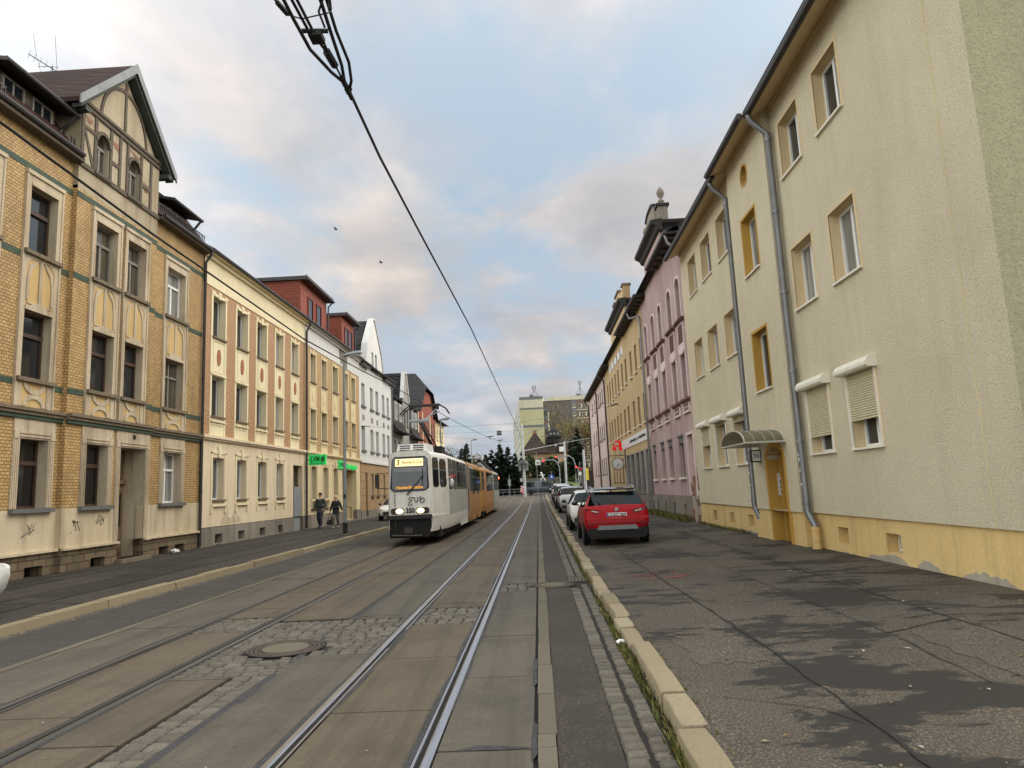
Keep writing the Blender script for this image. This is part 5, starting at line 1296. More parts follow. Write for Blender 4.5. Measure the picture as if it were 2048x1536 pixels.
def finial(par, x, u, z, mat='plinth_grey', k=1.):
    mb = MB(); mb.lathe([(r_*k, h*k) for r_, h in ((.2,0),(.2,.08),(.12,.12),(.16,.2),(.08,.3),(.07,.34),(.17,.5),(.19,.62),(.14,.78),(.04,.9),(.01,.95))], (x, u, z), 12); return mb.build('finial', mat, par, smooth=50)
def block(par, x0, x1, u0, u1, z0, z1, mat, capm):
    mb = MB(); mb.box(x0, x1, u0, u1, z0, z1); o = mb.build('parapet', mat, par); mb = MB(); mb.box(x0-.08, x1+.08, u0-.08, u1+.08, z1, z1+.12); mb.build('coping', capm, o); return o
block(R2, 6.3, 6.75, 31.55, 32.05, 14.0, 14.7, 'plinth_grey', 'soffit_dark'); finial(R2, 6.52, 31.8, 14.82)
block(R2, 6.3, 6.75, 36.0, 36.5, 14.0, 14.45, 'plinth_grey', 'soffit_dark'); finial(R2, 6.52, 36.25, 14.57)
mb = MB(); gz_.prism(mb, [(32.1,14.0), (36.0,14.0), (36.0,14.2), (35.4,14.35), (35.2,15.2), (34.6,15.4), (33.4,15.4), (32.8,15.2), (32.7,14.4), (32.1,14.3)], -.4, -.05); pp = mb.build('parapet', 'plinth_grey', R2)
mb = MB(); gz_.prism(mb, [(35.2,15.2), (34.6,15.4), (33.4,15.4), (32.8,15.2), (32.75,15.32), (33.4,15.55), (34.6,15.55), (35.25,15.32)], -.45, .02); mb.build('coping', 'soffit_dark', pp)
rm = MB(); rm.loft([[FR.pt(u, dd, z) for dd, z in ((.4, 11.6), (-5, 15.2), (-10, 11.6))] for u in (26.62, 36.82)]); rm.build('roof', 'roof_slate', R2)
mb = MB(); mb.box(6.35, 10, 31.8, 36.3, 11.6, 14.05); mb.build('gable_body', 'roof_slate', R2)
mb = MB(); FR.tube(mb, [(26.85,.45,11.55), (26.8,.4,11.2), (26.75,.1,10.9)], .06, 8); mb.build('downpipe', 'zinc', R2, smooth=40)
mb = MB(); mb.quad((6,26.65,0), (16,26.65,0), (16,26.65,11.6), (6,26.65,11.6)); mb.quad((6,36.8,0), (16,36.8,0), (16,36.8,11.6), (6,36.8,11.6)); mb.quad((6.02,26.65,10.6), (11,26.65,15.1), (16,26.65,11.4), (16,26.65,10.6)); mb.build('side_walls', 'plinth_grey', R2, recalc=False)

# ---- R3: ochre house with shops
R3 = thing('ochre_house', 'long ochre yellow house with shop windows, white name band and curved gable', 'house', (6., 47., .2))
us = [37.52, 39.55, 41.6, 44.1, 46.05, 48.35, 50.15, 52.1, 54.0, 55.75]
ops = [(u, u+.78, z0, z1) for u in us for z0, z1 in ((5.07, 6.67), (8.13, 9.74))]
shp = [(37.4, 38.62, 1.18, 3.55), (39.35, 40.6, 1.18, 3.55), (41.2, 42.5, 1.18, 3.55), (43.3, 44.8, .3, 3.55), (45.5, 47., .3, 3.6)] + [(u, u+.8, 1.9, 3.5) for u in (49., 50.9, 52.8, 54.7)]
mb, rv3 = MB(), MB(); FR.wall(mb, 36.84, 57.8, 3.62, 11.4, ops, .2, 0, rv3); FR.wall(mb, 48.0, 57.8, 1.1, 3.62, shp, .2, 0, rv3); mb.build('wall', 'yellow_plaster', R3, recalc=False); make_reveals(R3, FR, [(o, 0) for o in ops + [q for q in shp if q[0] > 48]], .2, 'brown_plaster')  # browner reveals: shade of the window openings put into their colour
mb = MB(); FR.wall(mb, 36.84, 48.0, 1.1, 3.62, shp, .2, .02); mb.build('shop_front', 'grey_plaster', R3, recalc=False)
mb = MB(); cel3 = [(u, u+.35, .35, .8) for u in (37.8, 39.8, 41.8)]; FR.wall(mb, 36.84, 57.8, -.1, 1.1, shp+cel3, .2, .06); mb.build('plinth', 'plinth_grey', R3, recalc=False)
for o in cel3: mb = MB(); FR.box(mb, o[0], o[1], -.14, -.1, o[2], o[3]); mb.build('cellar_window', 'dark_hole', R3)
for k, u in enumerate(us):
    for z0, z1 in ((5.07, 6.67), (8.13, 9.74)): window(R3, FR, u, u+.78, z0, z1, .2, 'one', 'win_white', RND.choice(('glass', 'glass_warm', 'glass_curtain')), 'sill_white', 0, .05, .06, .12, .08)
for o in shp: window(R3, FR, *o, .18, 'one', 'win_grey', 'glass_warm' if o[0] > 43 else 'glass', 'sill_stone' if o[2] > 1 else None, .02, .08)
mb = MB(); FR.box(mb, 36.86, 48.8, 0, .04, 4.08, 4.68); nb = mb.build('name_band', 'plastic_white', R3)
mb = MB(); r = random.Random(6); u = 38.0
while u < 44.4:
    L = r.uniform(.08,.2)
    if not 41.0 < u < 41.4: FR.tube(mb, [(u,.046,4.38+r.uniform(-.06,.06)), (u+L*.5,.046,4.38+r.uniform(-.1,.12)), (u+L,.046,4.36+r.uniform(-.05,.05))], .022, 4)
    u += L*.9
mb.build('script_lettering', 'text_black', nb)
mb = MB(); FR.box(mb, 45.4, 53.8, 0, .03, 10.28, 10.78); wb_ = mb.build('white_band', 'plastic_white', R3)
for u in (46.3, 48.3, 50.2, 52.2): mb = MB(); FR.box(mb, u, u+.5, .03, .036, 10.3, 10.76); mb.build('band_panel', 'sill_stone', wb_)
dark_eave(R3, 35.2, 44.6, .5, 11.35); dark_eave(R3, 54.2, 57.8, .5, 11.0)
ornate_gable(R3, 45.3, 53.9, 11.2, 13.5, 'yellow_plaster', [(u, u+.5, 11.9, 12.5) for u in (46.6, 48.6, 50.6, 52.4)] , 15)
block(R3, 6.3, 6.75, 45.2, 45.85, 14.0, 14.9, 'brown_plaster', 'sill_stone')
mb = MB(); pr = [(45.9,14.0), (53.9,14.0), (53.9,14.25), (53.0,14.3), (52.8,14.6), (51.6,14.65), (51.4,14.95), (50.2,15.0), (50.0,15.25), (48.2,15.25), (48.0,14.9), (45.9,14.9)]
gz_.prism(mb, pr, -.4, -.05); mb.build('parapet', 'yellow_plaster', R3)
for a, b, z in ((53.0,54.0,14.25), (51.6,52.9,14.62), (50.2,51.5,14.97), (48.0,50.1,15.25)): mb = MB(); gz_.box(mb, a, b, -.5, .05, z, z+.12); mb.build('coping', 'sill_stone', R3)
mb = MB(); FR.tube(mb, [(44.4,.5,11.3), (44.4,.35,10.9), (37.,.1,10.7)], .06, 8) if False else FR.tube(mb, [(38.6,.5,11.3), (38.4,.42,10.95), (37.2,.12,10.75), (36.95,.1,10.5), (36.92,.1,.3)], .06, 8); mb.build('downpipe', 'zinc', R3, smooth=40)
rm = MB(); rm.loft([[FR.pt(u, dd, z) for dd, z in ((.4, 11.4), (-5, 15.0), (-10, 11.4))] for u in (36.84, 57.8)]); rm.build('roof', 'roof_slate', R3)
mb = MB(); mb.box(6.35, 10, 45.5, 53.7, 11.3, 14.05); mb.build('gable_body', 'roof_slate', R3)
mb = MB(); FR.box(mb, 43.4, 43.6, .0, .22, 7.4, 7.6) if False else FR.tube(mb, [(49.8,0,7.45), (49.8,.2,7.45), (50.,.5,7.35)], .05, 6); mb.build('wire_hook', 'black_paint', R3)

# ---- R4, R5: pale pink houses
for nm, lab, u0, u1, cols, z0 in (('pink_house', 'pale pink plain house with three window columns next to the ochre house', 57.82, 66.1, (60.5, 62.35, 64.2), .15), ('pink_house', 'farthest pale pink house with two columns of windows in the right row', 66.12, 76.0, (68.6, 71.6), .3)):
    h_ = thing(nm, lab, 'house', (6., (u0+u1)/2, z0))
    o4 = [(u, u+.78, a, b) for u in cols for a, b in ((2.7, 4.1), (5.72, 7.08), (8.9, 10.14))]
    mb, rv4 = MB(), MB(); FR.wall(mb, u0, u1, -.1, 10.9, o4, .2, 0, rv4); mb.build('wall', 'pink_pale', h_, recalc=False); make_reveals(h_, FR, [(o, 0) for o in o4], .2, 'plinth_grey')  # grey on the reveals paints in the shade of the openings
    for o in o4: window(h_, FR, *o, .2, 'one', 'win_white', 'glass_warm', 'sill_grey', 0, .05, .06, .1, .07)
    dark_eave(h_, u0, u1, .5, 10.95); downpipe(FR, h_, u1-.15, .1, z0, 10.4, .5, 10.9, 'win_brown', .07, False)
    if u0 < 60: downpipe(FR, h_, u0+.1, .1, .15, 10.4, .5, 10.9, 'win_brown', .07, False)
    rm = MB(); rm.loft([[FR.pt(u, dd, z) for dd, z in ((.4, 11.), (-5, 14.2), (-10, 11.))] for u in (u0, u1)]); rm.build('roof', 'roof_slate', h_)
    mb = MB(); mb.quad((6,u1,0), (16,u1,0), (16,u1,10.9), (6,u1,10.9)); mb.build('side_walls', 'pink_pale', h_, recalc=False)

# pharmacy sign and clock on an arm
ps = thing('pharmacy_sign', 'red pharmacy letter A with a white chalice above its iron arm', 'sign', (5.9, 47.6, 3.6))
mb = MB(); Y_ = 47.5
def sy(pts, y0=0, y1=.14): mb.prism([(x, Y_+y0, z) for x, z in pts], (0, y1-y0, 0))
# fraktur-like A: broken top, two feet
sy([(5.1,4.14), (5.3,4.0), (5.42,4.12), (5.36,4.2), (5.36,4.5), (5.52,4.62), (5.6,4.5), (5.6,4.14), (5.55,4.1), (5.68,3.98), (5.86,4.12), (5.76,4.2), (5.76,4.6), (5.52,4.74), (5.28,4.6), (5.2,4.46), (5.2,4.2)])
sy([(5.3,4.26), (5.66,4.26), (5.66,4.36), (5.3,4.36)], .01, .13)
mb.build('letter', 'neon_red', ps)
mb = MB(); mb.lathe([(.11, .12), (.1, .06), (.05, .01), (.02, -.01), (.02, -.1), (.06, -.13)], (5.33, Y_-.02, 4.42), 12); mb.tube([(5.42, Y_-.03, 4.38), (5.45, Y_-.03, 4.55), (5.4, Y_-.03, 4.6)], .015, 5); mb.build('chalice', 'white_paint', ps)
mb = MB(); mb.tube([(4.85, Y_+.07, 3.68), (6., Y_+.07, 3.68)], .025); mb.tube([(5.35, Y_+.07, 3.68), (5.35, Y_+.07, 4.1)], .015); mb.tube([(5.66, Y_+.07, 3.68), (5.66, Y_+.07, 4.1)], .015)
mb.box(5.95, 6., Y_, Y_+.14, 2.7, 4.1); mb.tube([(5.97, Y_+.07, 2.8), (5.7, Y_+.07, 3.3), (5.97, Y_+.07, 3.6)], .02); mb.build('bracket', 'black_paint', ps)
ck = thing('street_clock', 'round white street clock hanging under the red pharmacy sign', 'clock', (5.44, 47.57, 2.74))
mb = MB(); mb.lathe([(.4, 0), (.4, .16), (.36, .17)], (5.44, Y_, 3.14), 28, 'y'); mb.build('case', 'black_paint', ck, smooth=40)
mb = MB(); mb.lathe([(.365, -.006), (.365, .0), (.01, .0)], (5.44, Y_, 3.14), 28, 'y'); fc = mb.build('dial', 'plastic_white', ck)
mb = MB()
for i in range(12):
    w = 2*PI*i/12; a, b = .3, .345; mb.tube([(5.44+a*math.sin(w), Y_-.01, 3.14+a*math.cos(w)), (5.44+b*math.sin(w), Y_-.01, 3.14+b*math.cos(w))], .01, 4)
mb.tube([(5.44, Y_-.014, 3.14), (5.52, Y_-.014, 2.97)], .016, 4); mb.tube([(5.44, Y_-.018, 3.14), (5.36, Y_-.018, 2.87)], .011, 4)
mb.build('hands_and_marks', 'text_black', fc)
mb = MB(); mb.tube([(5.3, Y_+.07, 3.68), (5.3, Y_+.07, 3.5)], .012); mb.tube([(5.58, Y_+.07, 3.68), (5.58, Y_+.07, 3.5)], .012); mb.build('hanger', 'black_paint', ck)
# ------------------------------------------------------------------ beyond the junction
def rr_(a, b): return RND.uniform(a, b)
def leaf(mb, p, s, r):
    a = Vector((r.gauss(0,1), r.gauss(0,1), r.gauss(0,1))).normalized(); b = a.cross(Vector((r.gauss(0,1), r.gauss(0,1), r.gauss(0,1)))).normalized()
    p = Vector(p); mb.quad(tuple(p-a*s), tuple(p-b*s*.6), tuple(p+a*s), tuple(p+b*s*.6))
def conifer(x, y, z, h, rad, label, seed, group='conifers beyond the junction'):
    r = random.Random(seed); t = thing('conifer', label, 'tree', (x, y, z), group)
    mb = MB(); mb.tube([(x,y,z-.4), (x,y,z+h*.5), (x,y,z+h)], [h*.022, h*.014, .02], 6); mb.build('trunk', 'bark', t)
    mb = MB(); n = int(h*3.6)
    for i in range(n):
        f = i/n; zz = z+h*(.05+.93*f); rl = rad*(1-f)**.85*r.uniform(.75,1.1)+.08
        for k in range(max(4, int(9*(1-f)))):
            a = r.uniform(0, 2*PI); L = rl*r.uniform(.6,1.12)
            for q in range(max(2, int(L*4))):
                d = (q+.6)/max(2, int(L*4))*L; px, py = x+math.cos(a)*d, y+math.sin(a)*d; pz = zz-.28*d*(1-f)+.12*(d/L)**2*rl
                w = .5*(1-.35*d/max(L,.1))*(.5+.5*min(1,rl/.8)); ca, sa = math.cos(a+r.uniform(-.6,.6)), math.sin(a+r.uniform(-.6,.6))
                mb.poly([(px-sa*w,py+ca*w,pz-.06-r.random()*.12), (px+sa*w,py-ca*w,pz-.06-r.random()*.12), (px+ca*w*1.3,py+sa*w*1.3,pz+r.uniform(-.1,.12))])
                mb.poly([(px,py,pz+w*.5), (px-ca*w*.4,py-sa*w*.4,pz-w*.6), (px+ca*w*1.2,py+sa*w*1.2,pz-w*.35)])
    mb.build('crown', 'foliage_conifer', t, recalc=False); return t
def branches(mb, p, d, L, rad, depth, r, tips):
    p = Vector(p); d = Vector(d).normalized(); q = p+d*L
    mid = p+d*L*.5+Vector((r.gauss(0,.05), r.gauss(0,.05), 0))*L
    mb.tube([p, mid, q], [rad, rad*.85, rad*.65], 5 if depth > 2 else 3, cap=False)
    tips.append((mid, depth)); tips.append((q, depth))
    if depth == 0: return
    for k in range(r.choice((2, 3, 3))):
        nd = (d + Vector((r.gauss(0,.55), r.gauss(0,.55), r.gauss(.15,.35)))).normalized(); branches(mb, p+d*L*r.uniform(.6,1.), nd, L*r.uniform(.6,.82), rad*.58, depth-1, r, tips)
def broadleaf(x, y, z, h, label, leafm, per, size, seed, depth=4, spread=.5, name='tree', group='trees and bushes beyond the junction', barkm='bark', lean=(0, 0)):
    r = random.Random(seed); t = thing(name, label, 'tree', (x, y, z), group); tb = MB(); tips = []
    branches(tb, (x,y,z-.3), (lean[0],lean[1],1), h*.3, h*.022, depth, r, tips); tb.build('trunk', barkm, t, recalc=False)
    if per:
        mb = MB()
        for p, dep in tips:
            if dep > 2: continue
            for _ in range(per if dep < 2 else per//2): leaf(mb, (p[0]+r.gauss(0,spread), p[1]+r.gauss(0,spread), p[2]+r.gauss(0,spread)), size*r.uniform(.6,1.3), r)
        mb.build('crown', leafm, t, recalc=False)
    return t
def bush(x, y, z, w, d, h, label, leafm, n, size, seed, name='bush', group='trees and bushes beyond the junction'):
    r = random.Random(seed); t = thing(name, label, 'bush', (x, y, z), group); mb = MB()
    cl = [(r.uniform(-.75,.75)*w/2, r.uniform(-.75,.75)*d/2, r.uniform(.2,.85)*h, r.uniform(.5,1.)) for _ in range(9)]
    for i in range(n):
        c = cl[i % 9]; s = min(w, d, h)*.3*c[3]; leaf(mb, (x+c[0]+r.gauss(0,s*.65), y+c[1]+r.gauss(0,s*.65), max(z+.05, z+c[2]+r.gauss(0,s*.6))), size*r.uniform(.6,1.3), r)
    mb.build('crown', leafm, t, recalc=False)
    mb = MB()
    for c in cl: mb.tube([(x,y,z-.2), (x+c[0]*.5,y+c[1]*.5,z+c[2]*.5), (x+c[0],y+c[1],z+c[2])], [.06,.04,.015], 4)
    mb.build('stems', 'bark', t, recalc=False)
for k, (x, y, h, rad, lab) in enumerate(((-8.4, 114, 7.0, 2.2, 'dark conifer, leftmost of the row left of the tram mast'), (-7.3, 113, 7.7, 2.3, 'dark spruce second from left in the row by the tram mast'), (-6.0, 112.5, 8.6, 2.5, 'tallest dark spruce in the row left of the tram mast'),
        (-4.7, 114, 8.1, 2.3, 'pointed dark spruce just left of the tram mast'), (-3.6, 113, 7.0, 2.0, 'lower dark spruce right behind the tram mast base'), (-12.2, 121, 9.0, 2.2, 'slim dark spruce behind the left street lamps'), (-13.3, 123, 8.2, 1.9, 'small dark spruce beside the yellow birch'))):
    conifer(x, y, gz(y)-.2, h, rad, lab, 100+k)
conifer(7.5, 128, gz(128), 10.9, 2.6, 'big dark yew-like conifer in front of the brown tower block', 120); conifer(6.3, 129, gz(129), 8.6, 2.0, 'lower dark conifer left of the big one by the tower block', 121)
for k, (x, y, w, h) in enumerate(((-.9, 125, 3.6, 5.6), (1.6, 126, 3.6, 5.4), (3.6, 127, 2.8, 3.6), (-2.6, 124, 2.6, 4.8))): bush(x, y, gz(y), w*1.35, 2.5, h*1.12, ('tall dark evergreen bush under the villa roof', 'dense dark evergreen bush in front of the villa wall', 'low dark bush beside the villa entrance wall', 'dark evergreen bush behind the tram mast')[k], 'foliage_dark', 3600, .24, 130+k)
bush(6.2, 124, gz(124), 3.0, 2, 1.8, 'rough green bush above the lawn at the junction', 'foliage_dark', 900, .16, 140); bush(5.0, 127, gz(127), 2.5, 2, 2.4, 'reddish green hedge bush right of the villa wall', 'foliage_dark', 700, .18, 141)
broadleaf(6.0, 152, 3.4, 21., 'tall thin birch with yellow-green crown before the brown tower', 'foliage_autumn', 8, .2, 150, 5, .9, barkm='bark_pale'); broadleaf(8.2, 150, 3.3, 17., 'leaning autumn birch right of the tall one before the tower', 'foliage_autumn', 5, .18, 151, 5, .8, barkm='bark_pale')
broadleaf(4.2, 154, 3.4, 16., 'bare grey branched tree left of the yellow birch', 'foliage_autumn', 4, .16, 152, 5, .6, barkm='bark_pale')
broadleaf(-15.3, 122, 1.5, 12.5, 'bare leafless tree beyond the end of the left houses', 'foliage_autumn', 0, .1, 153, 5, barkm='bark'); broadleaf(-12.4, 128, 1.8, 8.5, 'bare thin tree between the far street lamps', 'foliage_autumn', 1, .14, 154, 5)
bush(-10.6, 122, 1.4, 4.2, 3, 7.2, 'golden yellow autumn tree beyond the left street lamps', 'foliage_autumn', 1500, .17, 155, 'tree'); bush(-14.2, 120, 1.4, 3.5, 3, 6.0, 'brownish green shrubbery at the end of the left houses', 'foliage_autumn', 900, .17, 156)

# lawn, wall with graffiti
mb = MB(); mb.poly([(5.,119.3,1.36), (30,119.3,1.36), (30,126,3.2), (5.,126,3.2)]); tag(mb.build('lawn', 'lawn', recalc=False), kind='structure')
gw_ = thing('graffiti_wall', 'low grey concrete wall covered with silver graffiti behind the van', 'wall', (0., 122.2, 1.3))
mb = MB(); mb.box(-6.5, 3.6, 122., 122.4, 1.0, 3.5); mb.build('wall', 'kerb_grey', gw_)
mb = MB(); r = random.Random(9)
for k in range(16):
    cx = -5.8+k*.58; pts = [(cx+.32*math.cos(q*1.9+k)*r.uniform(.5,1.), 121.98-.002*k, 2.55+.55*math.sin(q*1.9+k)*r.uniform(.5,1.)) for q in range(6)]; mb.tube(pts, .055, 4)
mb.build('graffiti', 'black_paint', gw_); mb = MB()
for k in range(16):
    cx = -5.6+k*.58; pts = [(cx+.26*math.cos(q*2.1+k)*r.uniform(.5,1.), 121.93, 2.5+.5*math.sin(q*2.1+k)*r.uniform(.5,1.)) for q in range(5)]; mb.tube(pts, .06, 4)
mb.build('graffiti_fill', 'zinc_light', gw_)

# villa with turret
V = thing('villa', 'old villa with steep brown roof and domed turret in front of the tower blocks', 'house', (1.5, 143, 2.6))
mb = MB(); mb.box(-2.2, 7.6, 140, 150, 2, 8.9); mb.build('wall', 'villa_wall', V)
mb = MB(); mb.hexa([(-3.4,139,8.6), (2.6,139,8.6), (2.6,150,8.6), (-3.4,150,8.6), (-.5,141.5,12.7), (.1,141.5,12.7), (.1,147,12.7), (-.5,147,12.7)]); mb.hexa([(1.6,139.4,8.5), (8.2,139.4,8.5), (8.2,151,8.5), (1.6,151,8.5), (1.9,143.5,11.9), (4.8,143.5,11.9), (4.8,147,11.9), (1.9,147,11.9)]); mb.build('roof', 'roof_villa', V)
mb = MB(); mb.lathe([(1.35,10.6),(1.35,11.7),(1.7,11.75),(1.72,11.9),(1.25,12.0),(1.2,12.9),(.9,13.3),(.5,13.6),(.15,13.75),(.06,14.0),(.06,14.8),(.01,14.9)], (3.7,142,0), 12); tu = mb.build('turret', 'roof_slate', V, smooth=40)
mb = MB()
for a in (-.6, 0., .6): mb.box(3.7+math.sin(a)*1.25-.22, 3.7+math.sin(a)*1.25+.22, 142-math.cos(a)*1.3-.06, 142-math.cos(a)*1.3+.1, 12.25, 12.7)
mb.build('turret_window', 'zinc', tu)
for (x, z, y) in ((-1.4, 10.2, 140.05), (.35, 10.8, 140.9), (3.9, 10.3, 141.3)):
    mb = MB(); mb.hexa([(x-.25,y-.1,z-.4), (x+.25,y-.1,z-.4), (x+.25,y+.3,z+.4), (x-.25,y+.3,z+.4), (x-.25,y-.2,z-.35), (x+.25,y-.2,z-.35), (x+.25,y+.2,z+.45), (x-.25,y+.2,z+.45)]); mb.build('roof_window', 'zinc_light', V)
mb = MB(); mb.box(4.3, 5.6, 139.3, 141, 8.5, 10.0); do_ = mb.build('dormer', 'roof_brown', V); mb = MB(); mb.box(4.5, 5.4, 139.24, 139.3, 8.7, 9.7); mb.build('dormer_window', 'win_white', do_)
FV = Face('S', 140.)
for u, z in ((3.6, 6.2), (5.4, 6.0), (5.4, 3.6), (6.7, 6.2), (3.6, 3.5), (-1.2, 6.2), (.6, 6.2)): window(V, FV, u, u+.7, z, z+1.3, -.05, 'two', 'win_white', 'glass_deep', None, .0)
mb = MB(); mb.box(-.6, .2, 144, 144.8, 12, 13.6); mb.build('chimney', 'raw_brick', V)

# tower blocks
T1 = thing('tower_block', 'pale yellow-green tower block with grey bands and windowed narrow side', 'tower block', (-1, 200, 4))
def tb_quad(name, pts, m): mb = MB(); mb.poly(pts); return mb.build(name, m, T1, recalc=False)
L0, L1, R0, Bk = (-3.9, 180), (-8.1, 252), (2.25, 180), (6, 252)
zt = 25.4
for nm, z0, z1, m in (('front_wall', 4, 17.3, 'tower_green'), ('front_band', 17.3, 18.0, 'tower_grey'), ('front_wall', 18.0, 22.0, 'tower_green'), ('front_band', 22.0, 22.5, 'tower_grey'), ('front_wall', 22.5, 24.6, 'tower_cream'), ('attic_band', 24.6, zt, 'tower_grey')):
    tb_quad(nm, [(L0[0],L0[1],z0), (R0[0],R0[1],z0), (R0[0],R0[1],z1), (L0[0],L0[1],z1)], m)
tb_quad('side_wall', [(*L0,4), (*L1,4), (*L1,zt), (*L0,zt)], 'tower_cream'); tb_quad('side_wall', [(*R0,4), (*Bk,4), (*Bk,zt), (*R0,zt)], 'tower_cream'); tb_quad('roof', [(*L0,zt), (*R0,zt), (*Bk,zt), (*L1,zt)], 'tower_grey'); tb_quad('back_wall', [(*L1,4), (*Bk,4), (*Bk,zt), (*L1,zt)], 'tower_cream')
for k in range(8):
    mb = MB(); z = 6.+k*2.4
    for j in range(9):
        t = (j+.3)/9; x, y = L0[0]+(L1[0]-L0[0])*t, L0[1]+(L1[1]-L0[1])*t; t2 = t+.05; x2, y2 = L0[0]+(L1[0]-L0[0])*t2, L0[1]+(L1[1]-L0[1])*t2
        mb.hexa([(x-.05,y,z), (x2-.05,y2,z), (x2+.02,y2,z), (x+.02,y,z), (x-.05,y,z+1.3), (x2-.05,y2,z+1.3), (x2+.02,y2,z+1.3), (x+.02,y,z+1.3)])
    mb.build('window_row', 'glass_deep', T1)
mb = MB(); mb.box(2.27, 3.4, 181, 190, 4, 24.2); mb.build('stair_tower', 'tower_grey', T1)
for k in range(8): mb = MB(); mb.box(2.4, 3.42, 180.8, 181, 6.+k*2.4, 7.2+k*2.4); mb.build('balcony', 'tower_brown' if k % 2 else 'glass_deep', T1)
T2 = thing('tower_block', 'dark brown tower block with pale fascia behind the birch and conifers', 'tower block', (13, 230, 4))
def bx(name, x0, x1, y0, y1, z0, z1, m, par=T2): mb = MB(); mb.box(x0, x1, y0, y1, z0, z1); return mb.build(name, m, par)
bx('body', 4.5, 30, 225, 245, 4, 29.6, 'tower_dark'); bx('fascia', 4.2, 30.3, 224.7, 245, 29.6, 30.9, 'tower_cream'); bx('grey_bay', 12.0, 13.7, 224.85, 225, 4, 29.5, 'tower_grey'); bx('brown_bay', 13.7, 30, 224.8, 225, 4, 29.5, 'tower_brown')
bx('side_wall', 4.2, 4.5, 225.2, 240, 4, 29.6, 'tower_grey')
for k in range(9):
    z = 26.9-k*2.75
    bx('string_course', 13.7, 30, 224.72, 224.8, z-.75, z-.5, 'tower_cream')
    bx('window', 12.4, 13.3, 224.75, 224.85, z, z+1.1, 'tower_cream'); bx('window_pane', 12.5, 13.2, 224.73, 224.76, z+.45, z+1., 'glass_deep')
    for x in (14.3, 16.4, 18.5, 20.6): w_ = bx('window', x, x+1.2, 224.7, 224.8, z, z+1.3, 'tower_cream'); bx('pane', x+.1+.4*(k % 2), x+.7+.4*(k % 2), 224.67, 224.71, z+.12, z+1.18, 'glass_deep', w_)
for x, y, z, h, lab in ((.1, 184, zt, 3.4, 'stubby grey antenna mast on the pale yellow-green tower block'), (15.3, 228, 30.9, 5.2, 'tall dark antenna mast on the brown tower block')):
    t = thing('antenna_mast', lab, 'mast', (x, y, z), 'antenna masts on the tower blocks'); mb = MB(); mb.tube([(x,y,z), (x,y,z+h)], .14, 6); mb.build('pole', 'pole_grey' if z < 30 else 'gutter', t)
    for dx in (-.4, .0, .4): mb = MB(); mb.box(x+dx-.13, x+dx+.13, y-.3, y-.1, z+h-1.2, z+h); mb.build('panel', 'zinc', t)
    mb = MB(); mb.box(x-1.2, x-.3, y-.5, y+.5, z, z+.9); mb.box(x+.3, x+.8, y-.5, y+.5, z, z+.6); mb.build('cabinet', 'gutter', t)
    for s in (-1, 1): mb = MB(); mb.tube([(x,y,z+h*.62), (x+s*1.8,y,z)], .05, 4); mb.build('stay', 'gutter', t)
# low shop at the end of the right row
t = thing('kiosk_building', 'low dark shop building with reddish awning past the pink houses', 'building', (8.6, 113, 1.))
mb = MB(); mb.box(7.0, 14, 110, 118, .4, 4.0); mb.build('wall', 'tower_dark', t); mb = MB(); mb.hexa([(6.6,109,4.0), (14,109,4.0), (14,110.2,4.0), (6.6,110.2,4.0), (6.8,110,4.7), (14,110,4.7), (14,110.3,4.7), (6.8,110.3,4.7)]); mb.build('awning', 'roof_brown', t)
mb = MB(); mb.box(7.3, 8.9, 109.95, 110.02, 1.2, 3.6); mb.build('window', 'glass', t)
# pale house behind the left trees
t = thing('cream_cottage', 'small cream house with brown roof past the left row end', 'house', (-15.0, 108, 1.)); mb = MB(); mb.box(-18, -13.9, 104, 112, .3, 7.4); mb.build('wall', 'cream_plaster', t); mb = MB(); mb.hexa([(-18.4,103.5,7.3), (-13.4,103.5,7.3), (-13.4,112.5,7.3), (-18.4,112.5,7.3), (-17,105,8.9), (-15.4,105,8.9), (-15.4,111,8.9), (-17,111,8.9)]); mb.build('roof', 'roof_brown', t)
t = thing('shed_roof_house', 'low house with white gable and dark roof behind the tram rear', 'house', (-9.2, 106, .9)); mb = MB(); mb.box(-10.4, -7.2, 106, 112, .4, 4.6); mb.prism([(-10.4,106,4.6), (-7.2,106,4.6), (-8.8,106,6.2)], (0,6,0)); mb.build('wall', 'white_plaster', t); mb = MB(); mb.hexa([(-10.8,105.6,4.4), (-8.8,105.6,6.4), (-8.8,112.4,6.4), (-10.8,112.4,4.4), (-10.8,105.6,4.55), (-8.8,105.6,6.55), (-8.8,112.4,6.55), (-10.8,112.4,4.55)]); mb.hexa([(-6.8,105.6,4.4), (-8.8,105.6,6.4), (-8.8,112.4,6.4), (-6.8,112.4,4.4), (-6.8,105.6,4.55), (-8.8,105.6,6.55), (-8.8,112.4,6.55), (-6.8,112.4,4.55)]); mb.build('roof', 'roof_dark', t)
